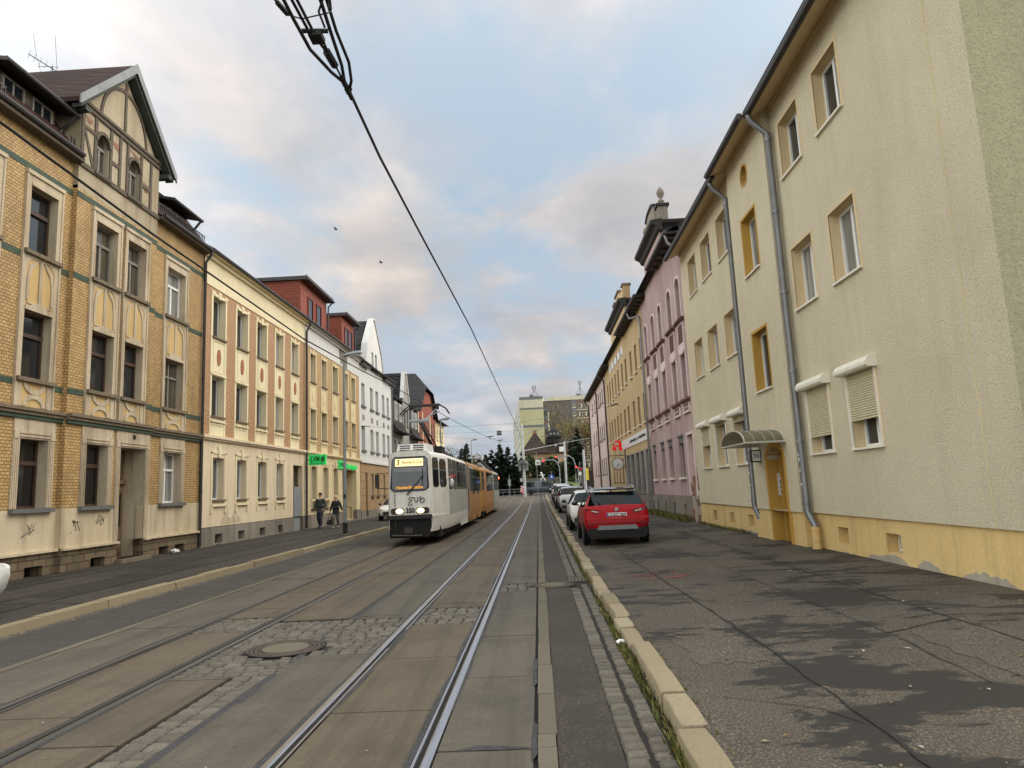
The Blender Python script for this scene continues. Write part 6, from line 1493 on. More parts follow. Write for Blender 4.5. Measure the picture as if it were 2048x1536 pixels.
# ------------------------------------------------------------------ vehicles
def wheel(par, x, y, z, r, w, side, rim='skid_grey'):
    """axle along x; side = +1 if the outer face looks to +x"""
    mb = MB(); mb.lathe([(r*.62,-w/2),(r*.93,-w/2),(r,-w/2+.03),(r,w/2-.03),(r*.93,w/2),(r*.62,w/2)], (x,y,z), 24, 'x'); wo = mb.build('wheel', 'black_rubber', par, smooth=40)
    mb = MB(); s = side*w/2
    mb.lathe([(r*.64,s*.9),(r*.62,s*1.02),(r*.56,s*.8),(.01,s*.8)], (x,y,z), 24, 'x')
    for k in range(5):
        a = 2*PI*k/5; c, q = math.cos(a), math.sin(a); e = .045
        mb.hexa([(x+s*.78,y-q*e,z+c*e),(x+s*.78,y+q*e,z-c*e),(x+s*.78,y+c*r*.6+q*e,z+q*r*.6-c*e),(x+s*.78,y+c*r*.6-q*e,z+q*r*.6+c*e),(x+s*.98,y-q*e,z+c*e),(x+s*.98,y+q*e,z-c*e),(x+s*.98,y+c*r*.6+q*e,z+q*r*.6-c*e),(x+s*.98,y+c*r*.6-q*e,z+q*r*.6+c*e)])
    mb.build('rim', rim, wo, smooth=40); return wo
def car(name, label, paint, st, glass_top, glass_side, wheels, L, roofm=None, group=None, plate=None, cat='car', rim='skid_grey', low=None):
    """st: stations (y, zb, hwb, zm, hwm, zbelt, hwbelt, ztop, hwtop); built facing +Y with its tail at y = 0"""
    root = thing(name, label, cat, (0, 0, 0), group)
    rings = []
    for (y, zb, hb, zm, hm, zl, hl, zt, ht) in st:
        half = [(0, zb), (hb*.92, zb), (hb, zb+.07), (hm, zm), (hm-.004, zm+(zl-zm)*.55), (hl, zl), (ht+(hl-ht)*.12, zt-.05*min(1, max(.05, (zt-zl)*3))), (ht*.86, zt), (0, zt+.02)]
        rings.append([(x, y, z) for x, z in half] + [(-x, y, z) for x, z in half[-2:0:-1]])
    n = len(rings[0]); body, roof = MB(), MB(); gl = {}
    body.loft(rings); roofset = set()
    faces = []
    base_faces = body.f; body.f = []
    for i in range(len(rings)-1):
        for j in range(n):
            f = base_faces[i*n+j]; seg = j if j < 8 else 15-j
            if i in glass_top and seg in (6, 7): gl.setdefault(('t', i), []).append(f)
            elif i in glass_side and seg == 5: gl.setdefault(('s', i, j < 8), []).append(f)
            else: body.f.append(f)
    body.f += base_faces[(len(rings)-1)*n:]
    if roofm:
        keep = []
        for f in body.f:
            zs = [body.v[k][2] for k in f]
            (roof.f if min(zs) > max(s[7] for s in st)-.13 and len(f) == 4 else keep).append(f)
        body.f = keep; roof.v = list(body.v)
    bo = body.build('body', paint, root, smooth=38)
    if roofm and roof.f: roof.build('roof', roofm, root, smooth=38)
    for key, fs in gl.items():
        g = MB(); g.v = list(body.v); g.f = fs; go_ = g.build('windscreen' if key[0] == 't' and key[1] > 3 else 'rear_window' if key[0] == 't' else 'side_window', 'glass_car', root, smooth=60, recalc=False)
    # pillars
    for i in [g for g in glass_side if g-1 in glass_side]:
        mb = MB()
        for sg in (6, 10):
            a, b = rings[i][5 if sg == 6 else 11], rings[i][6 if sg == 6 else 10]; s = 1 if sg == 6 else -1
            mb.hexa([(a[0]+s*.006,a[1]-.04,a[2]),(a[0]+s*.006,a[1]+.04,a[2]),(b[0]+s*.006,b[1]+.04,b[2]),(b[0]+s*.006,b[1]-.04,b[2]),(a[0]-s*.02,a[1]-.04,a[2]),(a[0]-s*.02,a[1]+.04,a[2]),(b[0]-s*.02,b[1]+.04,b[2]),(b[0]-s*.02,b[1]-.04,b[2])])
        mb.build('pillar', 'car_black', root)
    W = max(s[4] for s in st)
    for y, r in wheels:
        for s in (-1, 1):
            mb = MB(); mb.lathe([(r*1.16, -.02), (r*1.16, .012), (.02, .012)], (s*(W-.012), y, r), 24, 'x') if s > 0 else mb.lathe([(r*1.16, .02), (r*1.16, -.012), (.02, -.012)], (s*(W-.012), y, r), 24, 'x'); mb.build('wheel_arch', 'tram_under', root)
            wheel(root, s*(W-.09), y, r, r, .21, s, rim)
    for s in (-1, 1):
        ym = [q for q in st if q[7] > 1.2][-1][0] + .38; zl = st[len(st)//2][5]
        mb = MB(); mb.ball((s*(W+.1), ym, zl+.1), .1, 10, 7, 1., .7, .75); mb.tube([(s*(W-.04), ym, zl+.03), (s*(W+.06), ym, zl+.06)], .025); mb.build('wing_mirror', paint if not low else low, root, smooth=40)
    return root
def place(root, x, y, z, rz=0.): root.location = (x, y, z); root.rotation_euler = (0, 0, rz); return root
def rbox(mb, x0, x1, y, z0, z1, d, c=.03):
    """plate with cut corners looking towards -Y"""
    mb.prism([(x0+c,y,z0),(x1-c,y,z0),(x1,y,z0+c),(x1,y,z1-c),(x1-c,y,z1),(x0+c,y,z1),(x0,y,z1-c),(x0,y,z0+c)], (0,d,0))
suv = [(.0,.36,.70,.52,.80,.66,.80,.70,.76), (.05,.30,.78,.60,.86,.86,.84,.90,.80), (.10,.30,.80,.62,.87,.96,.83,1.00,.78), (.17,.30,.81,.64,.88,1.00,.83,1.06,.76), (.52,.28,.82,.64,.89,1.03,.85,1.47,.60), (.80,.26,.82,.62,.89,1.02,.86,1.53,.62),
       (1.75,.24,.82,.60,.89,1.0,.87,1.545,.63), (2.35,.24,.82,.60,.89,.98,.87,1.47,.60), (3.08,.26,.82,.6,.88,.97,.85,1.04,.74), (3.6,.28,.8,.6,.87,.93,.82,.96,.68), (4.0,.3,.74,.58,.80,.78,.74,.82,.6), (4.13,.36,.6,.5,.66,.62,.62,.66,.5)]
red = car('parked_car', 'red compact suv with rear plate G KC 369 parked on the right pavement', 'car_red', suv, (3, 7), (4, 5, 6, 7), ((.78,.33), (3.32,.33)), 4.13, 'car_roof', 'cars parked along the right kerb', low='car_black')
mb = MB(); mb.loft([[(x, y, z) for x, z in ((-.72,.20),(.72,.20),(.79,.30),(.815,.47),(-.815,.47),(-.79,.30))] for y in (-.025,.14)]); mb.build('bumper', 'tram_under', red)
mb = MB(); mb.prism([(-.56,-.04,.42),(.56,-.04,.42),(.50,-.04,.535),(-.50,-.04,.535)], (0,.03,0)); mb.build('skid_plate', 'skid_grey', red)
mb = MB(); mb.box(-.83, .83, -.012, .04, .585, .6); mb.build('panel_gap', 'car_black', red)
mb = MB(); mb.loft([[(s_*.84*k, .0-.01, .70), (s_*.84*k, .02, .76), (s_*.84*k, .06, .70)] for s_, k in ((-1,1),(1,1))]); mb.build('bumper_edge', 'car_red', red, smooth=30)
for s in (-1, 1):
    mb = MB(); mb.prism([(s*.42,.055,.93),(s*.84,.075,.99),(s*.86,.1,.84),(s*.66,.03,.82),(s*.47,.03,.87)], (0,.05,0)); tl = mb.build('tail_light', 'lamp_red', red)
    mb = MB(); mb.prism([(s*.50,.02,.875),(s*.68,.02,.915),(s*.67,.02,.945),(s*.49,.02,.90)], (0,.02,0)); mb.build('reversing_lamp', 'lamp_clear', tl)
    mb = MB(); mb.box(min(s*.62,s*.8), max(s*.62,s*.8), -.01, .03, .52, .55); mb.build('reflector', 'lamp_red', red)
    mb = MB(); mb.tube([(s*.59,.72,1.51),(s*.595,.84,1.565),(s*.60,1.3,1.585),(s*.595,1.9,1.57),(s*.58,2.1,1.5)], .013, 6); mb.build('roof_rail', 'chrome', red, smooth=40)
mb = MB(); mb.hexa([(-.56,.40,1.47),(.56,.40,1.47),(.56,.70,1.52),(-.56,.70,1.52),(-.55,.38,1.50),(.55,.38,1.50),(.56,.70,1.55),(-.56,.70,1.55)]); mb.build('spoiler', 'car_black', red)
mb = MB(); mb.tube([(-.02,.2,1.09),(.3,.26,1.15)], .014, 5); mb.ball((-.02,.19,1.08), .035, 8, 6); mb.build('wiper', 'black_paint', red)
mb = MB(); rbox(mb, -.27, .27, .015, .745, .865, .02, .01); pl_ = mb.build('number_plate', 'plastic_white', red)
mb = MB(); mb.box(-.265, -.225, .008, .016, .75, .86); mb.build('blue_band', 'blue_paint', pl_)
text_mesh('plate_lettering', 'G·KC 369', 'text_black', pl_, (.025,.011,.805), (1,0,0), (0,0,1), .115, .006, bold=.002, width=.44)
mb = MB(); mb.box(-.055,.055,.03,.045,.975,.995); mb.box(-.055,.055,.03,.045,.945,.962); mb.box(-.055,.055,.03,.045,.915,.932); mb.box(-.055,-.03,.03,.045,.945,.995); mb.box(.03,.055,.03,.045,.915,.962); mb.build('emblem', 'chrome', red)
text_mesh('model_lettering', 'A R O N A', 'chrome', red, (0.,.0,.715), (1,0,0), (0,0,1), .05, .004, width=.34)
place(red, 2.08, 19.2, .135, .0)
hat = [(.0,.38,.68,.5,.78,.62,.78,.66,.74), (.05,.30,.76,.58,.84,.80,.82,.84,.78), (.10,.28,.78,.6,.85,.9,.82,.95,.76), (.18,.28,.79,.62,.86,.95,.82,1.0,.74), (.50,.27,.80,.62,.87,.97,.83,1.36,.56), (.85,.26,.80,.6,.87,.96,.84,1.44,.58),
       (1.7,.24,.80,.58,.87,.94,.85,1.46,.59), (2.3,.24,.80,.58,.87,.92,.85,1.39,.57), (3.0,.26,.80,.58,.86,.9,.83,.97,.72), (3.5,.28,.78,.58,.85,.86,.8,.89,.66), (3.9,.3,.72,.56,.78,.72,.72,.76,.58), (4.03,.36,.58,.5,.64,.6,.6,.64,.48)]
def rearlamps(root, y, z0, z1, x0, x1, mat='lamp_red'):
    for s in (-1, 1): mb = MB(); mb.hexa([(s*x0,y-.02,z0),(s*x1,y+.02,z0),(s*x1,y+.1,z0),(s*x0,y+.06,z0),(s*(x0+.03),y+.02,z1),(s*(x1-.03),y+.07,z1),(s*(x1-.03),y+.14,z1),(s*(x0+.03),y+.1,z1)]); mb.build('tail_light', mat, root)
def rplate(root, y, z): mb = MB(); rbox(mb, -.26, .26, y, z-.055, z+.055, .02, .01); mb.build('number_plate', 'plastic_white', root)
def bumper(root, y, m='black_paint', z0=.28, z1=.46): mb = MB(); mb.box(-.7, .7, y, y+.06, z0, z1); mb.build('bumper', m, root)
wh = car('parked_car', 'white hatchback parked directly in front of the red suv', 'car_white', hat, (3, 7), (4, 5, 6, 7), ((.72,.31), (3.2,.31)), 4.03, None, 'cars parked along the right kerb', low='car_black'); rearlamps(wh, .06, .74, .96, .58, .83); rplate(wh, .02, .7); bumper(wh, -.02); place(wh, 1.98, 26.3, .135)
van_ = [(.0,.38,.70,.55,.82,.72,.82,.76,.80), (.05,.28,.78,.6,.87,.92,.85,.96,.82), (.10,.27,.79,.62,.88,1.02,.85,1.06,.80), (.16,.27,.80,.62,.88,1.05,.85,1.12,.78), (.42,.26,.80,.62,.88,1.06,.86,1.52,.66), (.75,.25,.80,.6,.88,1.05,.86,1.61,.66),
        (1.9,.24,.80,.6,.88,1.02,.86,1.64,.66), (2.5,.24,.80,.6,.88,1.0,.86,1.54,.62), (3.35,.26,.80,.6,.87,.98,.84,1.05,.74), (3.8,.28,.78,.58,.85,.92,.8,.94,.68), (4.2,.3,.72,.56,.78,.76,.72,.8,.58), (4.32,.36,.58,.5,.64,.62,.6,.66,.48)]
sv = car('parked_car', 'silver minivan with tall red tail lights, third in the parked row', 'car_silver', van_, (3, 7), (4, 5, 6, 7), ((.8,.32), (3.5,.32)), 4.32, None, 'cars parked along the right kerb', low='car_black'); rearlamps(sv, .10, .84, 1.34, .74, .89); rplate(sv, .02, .78); bumper(sv, -.02); place(sv, 2.12, 44.2, .135)
dk = car('parked_car', 'dark hatchback parked beyond the silver minivan', 'car_dark', hat, (3, 7), (4, 5, 6, 7), ((.72,.31), (3.2,.31)), 4.03, 'car_silver', 'cars parked along the right kerb'); rearlamps(dk, .06, .74, .96, .58, .83); bumper(dk, -.02); place(dk, 2.1, 52.5, .16)
dk2 = car('parked_car', 'white roofed dark car parked fifth in the right row', 'car_dark', van_, (3, 7), (4, 5, 6, 7), ((.8,.32), (3.5,.32)), 4.32, 'car_white', 'cars parked along the right kerb'); rearlamps(dk2, .10, .84, 1.2, .74, .89); place(dk2, 2.15, 60.5, .3)
dk3 = car('parked_car', 'white van-like car farthest in the right parked row', 'car_white', van_, (3, 7), (4, 5, 6, 7), ((.8,.32), (3.5,.32)), 4.32, None, 'cars parked along the right kerb'); rearlamps(dk3, .10, .84, 1.3, .74, .89); place(dk3, 2.2, 70., .45)
def frontlights(root, L, on='headlight_far'):
    for s in (-1, 1): mb = MB(); mb.ball((s*.58, L-.08, .68), .13, 10, 7, 1.2, .6, .7); mb.build('headlight', on, root, smooth=40)
    mb = MB(); mb.box(-.5, .5, L-.06, L+.01, .38, .56); mb.build('grille', 'black_paint', root)
on = car('moving_car', 'reddish brown car with bright headlights coming out of the junction', 'car_red', hat, (3, 7), (4, 5, 6, 7), ((.72,.31), (3.2,.31)), 4.03, 'car_silver', 'cars driving at the junction'); frontlights(on, 4.03); place(on, 4.1, 99., .72, PI)
fc = car('moving_car', 'white car with bright headlights behind the rear of the tram', 'car_white', hat, (3, 7), (4, 5, 6, 7), ((.72,.31), (3.2,.31)), 4.03, None, 'cars driving at the junction'); frontlights(fc, 4.03); place(fc, -5.3, 116., .95, PI)
lc = car('parked_car', 'white car at the left pavement half hidden behind the tram front', 'car_white', hat, (3, 7), (4, 5, 6, 7), ((.72,.31), (3.2,.31)), 4.03, None, 'cars parked on the left pavement', low='car_black'); frontlights(lc, 4.03, 'lamp_clear'); place(lc, -9.25, 47.6, .14, PI)
le = car('parked_car', 'white car cut off by the left edge of the picture', 'car_white', hat, (3, 7), (4, 5, 6, 7), ((.72,.31), (3.2,.31)), 4.03, None, 'cars parked on the left pavement', low='car_black'); frontlights(le, 4.03, 'lamp_clear'); place(le, -9.58, 7.62, .14)
# dark van crossing the junction
vst = [(.0,.42,.72,.6,.86,1.0,.88,1.1,.86), (.04,.3,.82,.7,.93,1.1,.93,1.80,.82), (.2,.28,.86,.7,.95,1.12,.94,1.93,.80), (1.5,.26,.87,.7,.95,1.12,.94,1.96,.8), (2.6,.26,.87,.7,.95,1.12,.94,1.96,.8), (3.4,.26,.87,.7,.95,1.12,.94,1.93,.8), (4.2,.28,.86,.7,.94,1.1,.92,1.2,.82), (4.75,.3,.82,.66,.9,.98,.86,1.02,.74), (4.98,.38,.68,.56,.76,.76,.72,.8,.6)]
vn = car('delivery_van', 'dark grey van crossing the junction ahead of the parked cars', 'car_van', vst, (5,), (2, 4, 5), ((.95,.34), (3.95,.34)), 4.98, None, cat='van', rim='chrome', low='car_black')
mb = MB(); mb.box(-.951, .951, .9, 4.2, .34, .44); mb.build('side_trim', 'black_paint', vn)
for s in (-1, 1): mb = MB(); mb.box(min(s*.8,s*.95), max(s*.8,s*.95), -.01, .06, .95, 1.35); mb.build('tail_light', 'lamp_red', vn)
place(vn, -2.1, 105.6, .80, -PI/2)

# ---- tram: two articulated cars, each of two sections
TX = -4.42
tram = thing('tram', 'white and orange articulated tram, line 3, number 350, with lit headlights', 'tram', (TX, 24., 0))
PROF = [(.45, .06), (.62, .0), (1.0, .0), (1.45, -.01), (1.9, .0), (2.98, .03), (3.08, .07), (3.17, .18), (3.22, .42)]
def hwid(y, nose, s):
    t = (y-nose)*s
    if t < .12: return .70+t*.5
    if t < 2.0: return .76+(t-.12)/1.88*.34
    return 1.1
def section(y0, y1, nose, m, name='body_section', zlow=.45):
    """nose: None, y0 or y1"""
    ys = [y0, y1]
    if nose == y0: ys = [y0, y0+.12, y0+.6, y0+2.0, y1]
    if nose == y1: ys = [y0, y1-2.0, y1-.6, y1-.12, y1]
    rings = []
    for y in ys:
        hw = 1.1 if nose is None else hwid(y, nose, 1 if nose == y0 else -1)
        pts = []
        for z, i in PROF:
            zz = z
            yy = y + (max(0, z-1.9)*.10*(1 if nose == y0 else -1) if nose == y else 0)
            if nose == y and z < 1.0: yy += .1*(1 if nose == y0 else -1)
            pts.append((hw-i*(hw/1.1), yy, zz))
        ring = [(TX+x, yy, zz) for x, yy, zz in pts] + [(TX, pts[-1][1], 3.26)] + [(TX-x, yy, zz) for x, yy, zz in pts[::-1]]
        rings.append(ring)
    mb = MB(); mb.loft(rings); return mb.build(name, m, tram, smooth=32)
S1 = section(24., 32.75, 24., 'tram_white'); S2 = section(33.5, 42.1, 42.1, 'tram_orange')
S3 = section(42.7, 51.3, 42.7, 'tram_orange'); S4 = section(52.1, 60.8, 60.8, 'tram_pale')
for a, b in ((32.75, 33.5), (51.3, 52.1)):
    mb = MB(); n = 6
    for k in range(n):
        y = a+(b-a)*(k+.5)/n; mb.loft([[(TX+sx*(1.03-(.03 if q else 0)), yy, z) for sx, z in ((1,.6),(1,2.9),(.6,3.08),(-.6,3.08),(-1,2.9),(-1,.6))] for q, yy in ((1, y-.06), (0, y), (1, y+.06))])
    mb.build('bellows', 'tram_grey', tram)
mb = MB(); mb.box(TX+1.09, TX+1.115, 32.5, 32.72, .55, 2.95); mb.box(TX+1.09, TX+1.115, 33.5, 33.75, .55, 2.95); mb.build('joint_strip', 'zinc_light', tram)
def sidewin(ya, yb, z0, z1, nose=None, s=1, par=tram, mat='glass_car', side=1, c=.07, tr=True):
    def P(y, z, o):
        hw = hwid(y, nose, s) if nose is not None else 1.1
        i = 0 if z < 1.9 else .03*(z-1.9)/1.08
        return (TX+side*(hw-i+o), y, z)
    def rect(a, b, q0, q1, o, t, cc):
        pts = [(a+cc,q0),(b-cc,q0),(b,q0+cc),(b,q1-cc),(b-cc,q1),(a+cc,q1),(a,q1-cc),(a,q0+cc)]
        mb = MB(); k = len(pts); mb.v = [P(y,z,o) for y,z in pts]+[P(y,z,o-t) for y,z in pts]; mb.f = [tuple(range(k)), tuple(range(2*k-1,k-1,-1))]+[(i,(i+1)%k,k+(i+1)%k,k+i) for i in range(k)]; return mb
    w = rect(ya, yb, z0, z1, .012, .03, c).build('window', 'black_rubber', par)
    rect(ya+.035, yb-.035, z0+.04, z1-.04, .018, .02, c*.8).build('pane', mat, w)
    if tr: rect(ya+.04, yb-.04, z1-.42, z1-.38, .021, .01, .005).build('transom', 'tram_grey', w)
sidewin(24.22, 24.86, 1.95, 2.98, 24., 1, S1, c=.1); sidewin(24.98, 25.72, 1.95, 2.95, 24., 1, S1, c=.12)
for k in range(5): sidewin(26.05+k*1.32, 27.2+k*1.32, 1.86, 3.0, None, 1, S1, ('glass_car', 'glass', 'glass_car', 'glass', 'glass_car')[k])
for k in range(5): sidewin(34.0+k*1.28, 35.15+k*1.28, 1.6 if k in (1, 3) else 1.75, 2.85, None, 1, S2)
sidewin(40.6, 41.6, 1.75, 2.95, 42.1, -1, S2); sidewin(43.1, 44.2, 1.8, 2.95, 42.7, 1, S3)
for k in range(4): sidewin(45.0+k*1.5, 46.3+k*1.5, 1.7, 2.95, None, 1, S3)
for k in range(5): sidewin(52.5+k*1.3, 53.6+k*1.3, 1.75, 2.95, None, 1, S4, 'glass')
for k in range(4): sidewin(26.2+k*1.6, 27.6+k*1.6, 1.7, 2.85, None, 1, S1, side=-1)
def panel(name, ya, yb, z0, z1, m, par, o=.006): mb = MB(); mb.box(TX+1.095, TX+1.1+o+.004, ya, yb, z0, z1); return mb.build(name, m, par)
panel('advert_panel', 26.0, 32.4, .95, 1.84, 'tram_pale', S1); panel('white_panel', 33.8, 36.4, 2.86, 2.94, 'tram_white', S2); panel('advert_band', 36.2, 41.4, 2.87, 2.95, 'tram_yellow', S2)
mb = MB(); mb.box(TX+1.0, TX+1.125, 40.2, 40.55, .6, 2.85); mb.build('yellow_edge', 'tram_yellow', S2)
# skirts, bogies, shadowed underframe
for a, b in ((24.9, 32.7), (33.6, 41.2), (43.6, 51.2), (52.2, 60.0)):
    mb = MB(); mb.box(TX-.9, TX+.9, a, b, .22, .6); mb.build('underframe', 'tram_under', tram)
    for y in ((a+b)/2-.7, (a+b)/2+.7) if a > 30 else (27.3, 28.8):
        for s in (-1, 1): wheel(tram, TX+s*.52, y, .32, .32, .13, s, 'gutter')
def skirt(ya, yb, m, par): mb = MB(); mb.box(TX+1.05, TX+1.09, ya, yb, .34, .62); mb.build('skirt', m, par)
for ya, yb in ((29.9, 31.2), (31.3, 32.7)): skirt(ya, yb, 'tram_white', S1)
for ya, yb in ((33.6, 34.3), (35., 37.), (37.9, 40.)): skirt(ya, yb, 'tram_orange', S2)
for ya, yb in ((44.5, 45.5), (46.4, 48.), (49., 51.)): skirt(ya, yb, 'tram_orange', S3)
for ya, yb in ((52.4, 53.4), (54.4, 56.4), (57.2, 58.6)): skirt(ya, yb, 'tram_pale', S4)
mb = MB(); mb.hexa([(TX+.74,24.2,.45),(TX+1.0,25.6,.5),(TX+.9,25.6,.5),(TX+.62,24.25,.45),(TX+.775,24.05,.98),(TX+1.1,25.95,.98),(TX+1.0,25.95,.98),(TX+.68,24.1,.98)]); ap = mb.build('apron', 'tram_white', tram)
mb = MB(); mb.hexa([(TX+1.0,25.6,.5),(TX+1.095,27.,.55),(TX+1.0,27.,.55),(TX+.9,25.6,.5),(TX+1.1,25.95,.98),(TX+1.103,27.,.98),(TX+1.0,27.,.98),(TX+1.0,25.95,.98)]); mb.build('apron', 'tram_white', tram)
mb = MB(); r = random.Random(3)
for k in range(12):
    y = 24.5+r.random()*.75; z = .66+r.random()*.16; t = (y-24.)/1.88; x = TX+.765+(y-24.05)*.171-(.98-z)*.17+.012; mb.tube([(x,y,z), (x+.02,y+.12,z+r.uniform(-.06,.06))], .008, 4)
mb.build('scribble', 'text_black', ap)
# front: black coupler recess, bumper, windscreen, lamps, lettering
fy = 24.
mb = MB(); mb.loft([[(TX-.72,fy+.02,.28),(TX+.6,fy+.02,.28),(TX+.7,fy+.02,.6),(TX+.72,fy+.02,.99),(TX-.72,fy+.02,.99)], [(TX-.8,fy+.9,.28),(TX+.7,fy+.9,.28),(TX+.8,fy+.9,.6),(TX+.82,fy+.9,.99),(TX-.82,fy+.9,.99)]]); mb.build('coupler_cover', 'tram_under', tram)
mb = MB(); mb.box(TX-.74, TX+.74, fy-.1, fy+.1, .9, 1.03); mb.build('bumper', 'black_paint', tram)
mb = MB(); mb.box(TX-.2, TX+.1, fy-.08, fy+.1, .42, .62); mb.tube([(TX-.5,fy-.03,.5), (TX-.5,fy-.03,.9)], .03); mb.tube([(TX-.62,fy-.03,.36), (TX+.4,fy-.03,.33)], .04); mb.build('coupler', 'gutter', tram)
def slant(z): return fy+max(0, z-1.9)*.10
def fplate(x0, x1, z0, z1, o, c, mat, name, par, t=.02):
    pts = [(x0+c,z0),(x1-c,z0),(x1,z0+c),(x1,z1-c),(x1-c,z1),(x0+c,z1),(x0,z1-c),(x0,z0+c)]
    if name == 'windscreen_frame': pts = [(x0+.0+c+.02,z0),(x1-c-.02,z0),(x1+.015,z0+c),(x1-.03,z1-c),(x1-c-.03,z1),(x0+c+.03,z1),(x0+.03,z1-c),(x0-.015,z0+c)]
    k = len(pts); mb = MB(); mb.v = [(TX+x,slant(z)-o,z) for x,z in pts]+[(TX+x,slant(z)-o+t,z) for x,z in pts]; mb.f = [tuple(range(k)), tuple(range(2*k-1,k-1,-1))]+[(i,(i+1)%k,k+(i+1)%k,k+i) for i in range(k)]; return mb.build(name, mat, par)
wf = fplate(-.655, .655, 1.84, 3.03, .012, .1, 'black_rubber', 'windscreen_frame', tram)
fplate(-.61, .61, 1.88, 2.99, .018, .08, 'windscreen_glass' if 'windscreen_glass' in M else 'glass', 'windscreen', wf)
fplate(-.50, .47, 2.70, 2.955, .024, .01, 'dest_board', 'destination_board', wf); fplate(-.55, .55, 2.5, 2.64, .022, .01, 'zinc', 'sun_blind', wf)
sl = Vector((0, .0995, .995))
text_mesh('line_number', '3', 'text_black', wf, (TX-.40, slant(2.83)-.03, 2.825), (1,0,0), sl, .27, .006, bold=.004)
text_mesh('destination', 'Bieblach-Ost', 'win_brown', wf, (TX+.09, slant(2.83)-.03, 2.83), (1,0,0), sl, .15, .006, bold=.001, width=.70)
text_mesh('led_lettering', 'Niederflurbahn', 'led_orange', wf, (TX+.0, slant(1.96)-.024, 1.965), (1,0,0), sl, .14, .006, bold=.003, width=.92)
mb = MB()
for dx in (0, .05): mb.tube([(TX+.43,slant(2.3)-.04,2.30), (TX+.43-.5-dx,slant(1.75)-.05,1.72+.02*dx)], .014, 5)
mb.tube([(TX+.45,slant(2.7)-.03,2.62), (TX+.45,slant(2.)-.03,2.0)], .012, 5); mb.box(TX+.4, TX+.47, slant(2.3)-.06, slant(2.3)-.02, 2.26, 2.34); mb.build('wiper', 'black_paint', tram)
mb = MB(); mb.v = []
for k in range(6): z = 1.30+.085*k; mb.lathe([(.022, -.012), (.022, .01)], (TX-.52, fy-.004, z), 10, 'y')
mb.build('dots', 'text_black', tram)
lg = MB()
def curve(pts, r=.014): lg.tube([(TX+x, fy-.012, z) for x, z in pts], r, 5)
curve([(.10,1.60),(.02,1.63),(-.05,1.58),(.0,1.52),(.08,1.54),(.05,1.48),(-.04,1.44),(-.06,1.38),(.03,1.36),(.09,1.41)]); curve([(.08,1.62),(.14,1.6)]); curve([(.13,1.62),(.17,1.62),(.17,1.5),(.22,1.46),(.27,1.5),(.29,1.62),(.24,1.6)]); curve([(.36,1.66),(.35,1.48),(.4,1.44),(.48,1.47),(.5,1.55),(.45,1.61),(.37,1.56),(.35,1.5)])
lg.build('operator_logo', 'text_black', tram)
text_mesh('fleet_number', '350', 'text_black', tram, (TX+.0, fy-.004, 1.18), (1,0,0), (0,0,1), .235, .012, bold=.006, width=.30)
for s in (-1, 1):
    x0, x1 = sorted((s*.20, s*.66)); hb = fplate(x0-.02, x1+.02, 1.04, 1.30, .02, .03, 'tram_white', 'lamp_bezel', tram); fplate(x0, x1, 1.065, 1.275, .028, .05, 'black_paint', 'lamp_recess', hb)
    mb = MB(); cx = s*.36; mb.v = []; k = 18; mb.prism([(TX+cx+.135*math.cos(2*PI*i/k), fy-.036, 1.17+.092*math.sin(2*PI*i/k)) for i in range(k)], (0,.02,0)); mb.build('headlight', 'headlight', hb)
    fplate(*sorted((s*.53, s*.62)), 1.11, 1.23, .034, .02, 'win_brown', 'indicator', hb)
mb = MB(); mb.tube([(TX+1.0,25.9,2.25), (TX+1.2,25.75,2.3)], .02); mb.ball((TX+1.25,25.7,2.1), .11, 10, 8, .7, .6, 1.3); mb.build('mirror', 'plastic_white', tram, smooth=40)
mb = MB(); mb.tube([(TX-.75,24.3,2.5), (TX-1.12,23.9,2.48)], .014); mb.tube([(TX-.76,24.3,1.95), (TX-1.12,23.9,1.98)], .014); mb.box(TX-1.17, TX-1.03, 23.88, 23.93, 2.0, 2.45); mb.build('mirror', 'black_paint', tram)
# roof: ventilator box, pantograph, gear
mb = MB(); mb.loft([[(TX-.62,24.9,3.2),(TX+.5,24.9,3.2),(TX+.46,24.95,3.52),(TX-.56,24.95,3.52)], [(TX-.62,26.6,3.2),(TX+.5,26.6,3.2),(TX+.46,26.55,3.55),(TX-.56,26.55,3.55)]]); vb = mb.build('ventilator', 'plastic_white', tram)
mb = MB()
for zz in (3.28, 3.36, 3.44):
    for x0, x1 in ((-.5, -.12), (-.02, .36)): mb.box(TX+x0, TX+x1, 24.89+(zz-3.2)*.15, 24.93+(zz-3.2)*.15, zz, zz+.035)
mb.build('ventilator_slots', 'dark_hole', vb)
mb = MB(); mb.box(TX-.7, TX+.7, 29.2, 31.6, 3.18, 3.32); mb.box(TX-.1, TX+.6, 28., 29., 3.2, 3.6); mb.box(TX-.5, TX+.2, 30.2, 31., 3.3, 3.75); mb.build('roof_gear', 'tram_under', tram)
for y, z1 in ((35.5, 3.45), (38.5, 3.4), (44.5, 3.45), (47.5, 3.5), (54., 3.45)): mb = MB(); mb.box(TX-.55, TX+.55, y, y+1.6, 3.17, z1); mb.build('roof_box', 'tram_under' if y < 44 else 'tram_grey', tram)
pg = MB(); pg.tube([(TX,30.6,3.4), (TX,26.3,4.5)], .07, 8); pg.tube([(TX+.2,30.6,3.4), (TX+.12,26.3,4.45)], .03, 6); pn_ = pg.build('pantograph', 'black_paint', tram, smooth=40)
pg = MB(); pg.tube([(TX-.38,26.3,4.48), (TX+.38,26.3,4.48)], .06, 8)
for s in (-1, 1): pg.tube([(TX+s*.25,26.3,4.5), (TX+s*.5,27.7,5.12)], .025, 6)
pg.tube([(TX,26.3,4.45), (TX+.55,27.9,5.0)], .02, 6); pg.build('upper_arm', 'pole_grey', pn_, smooth=40)
pg = MB()
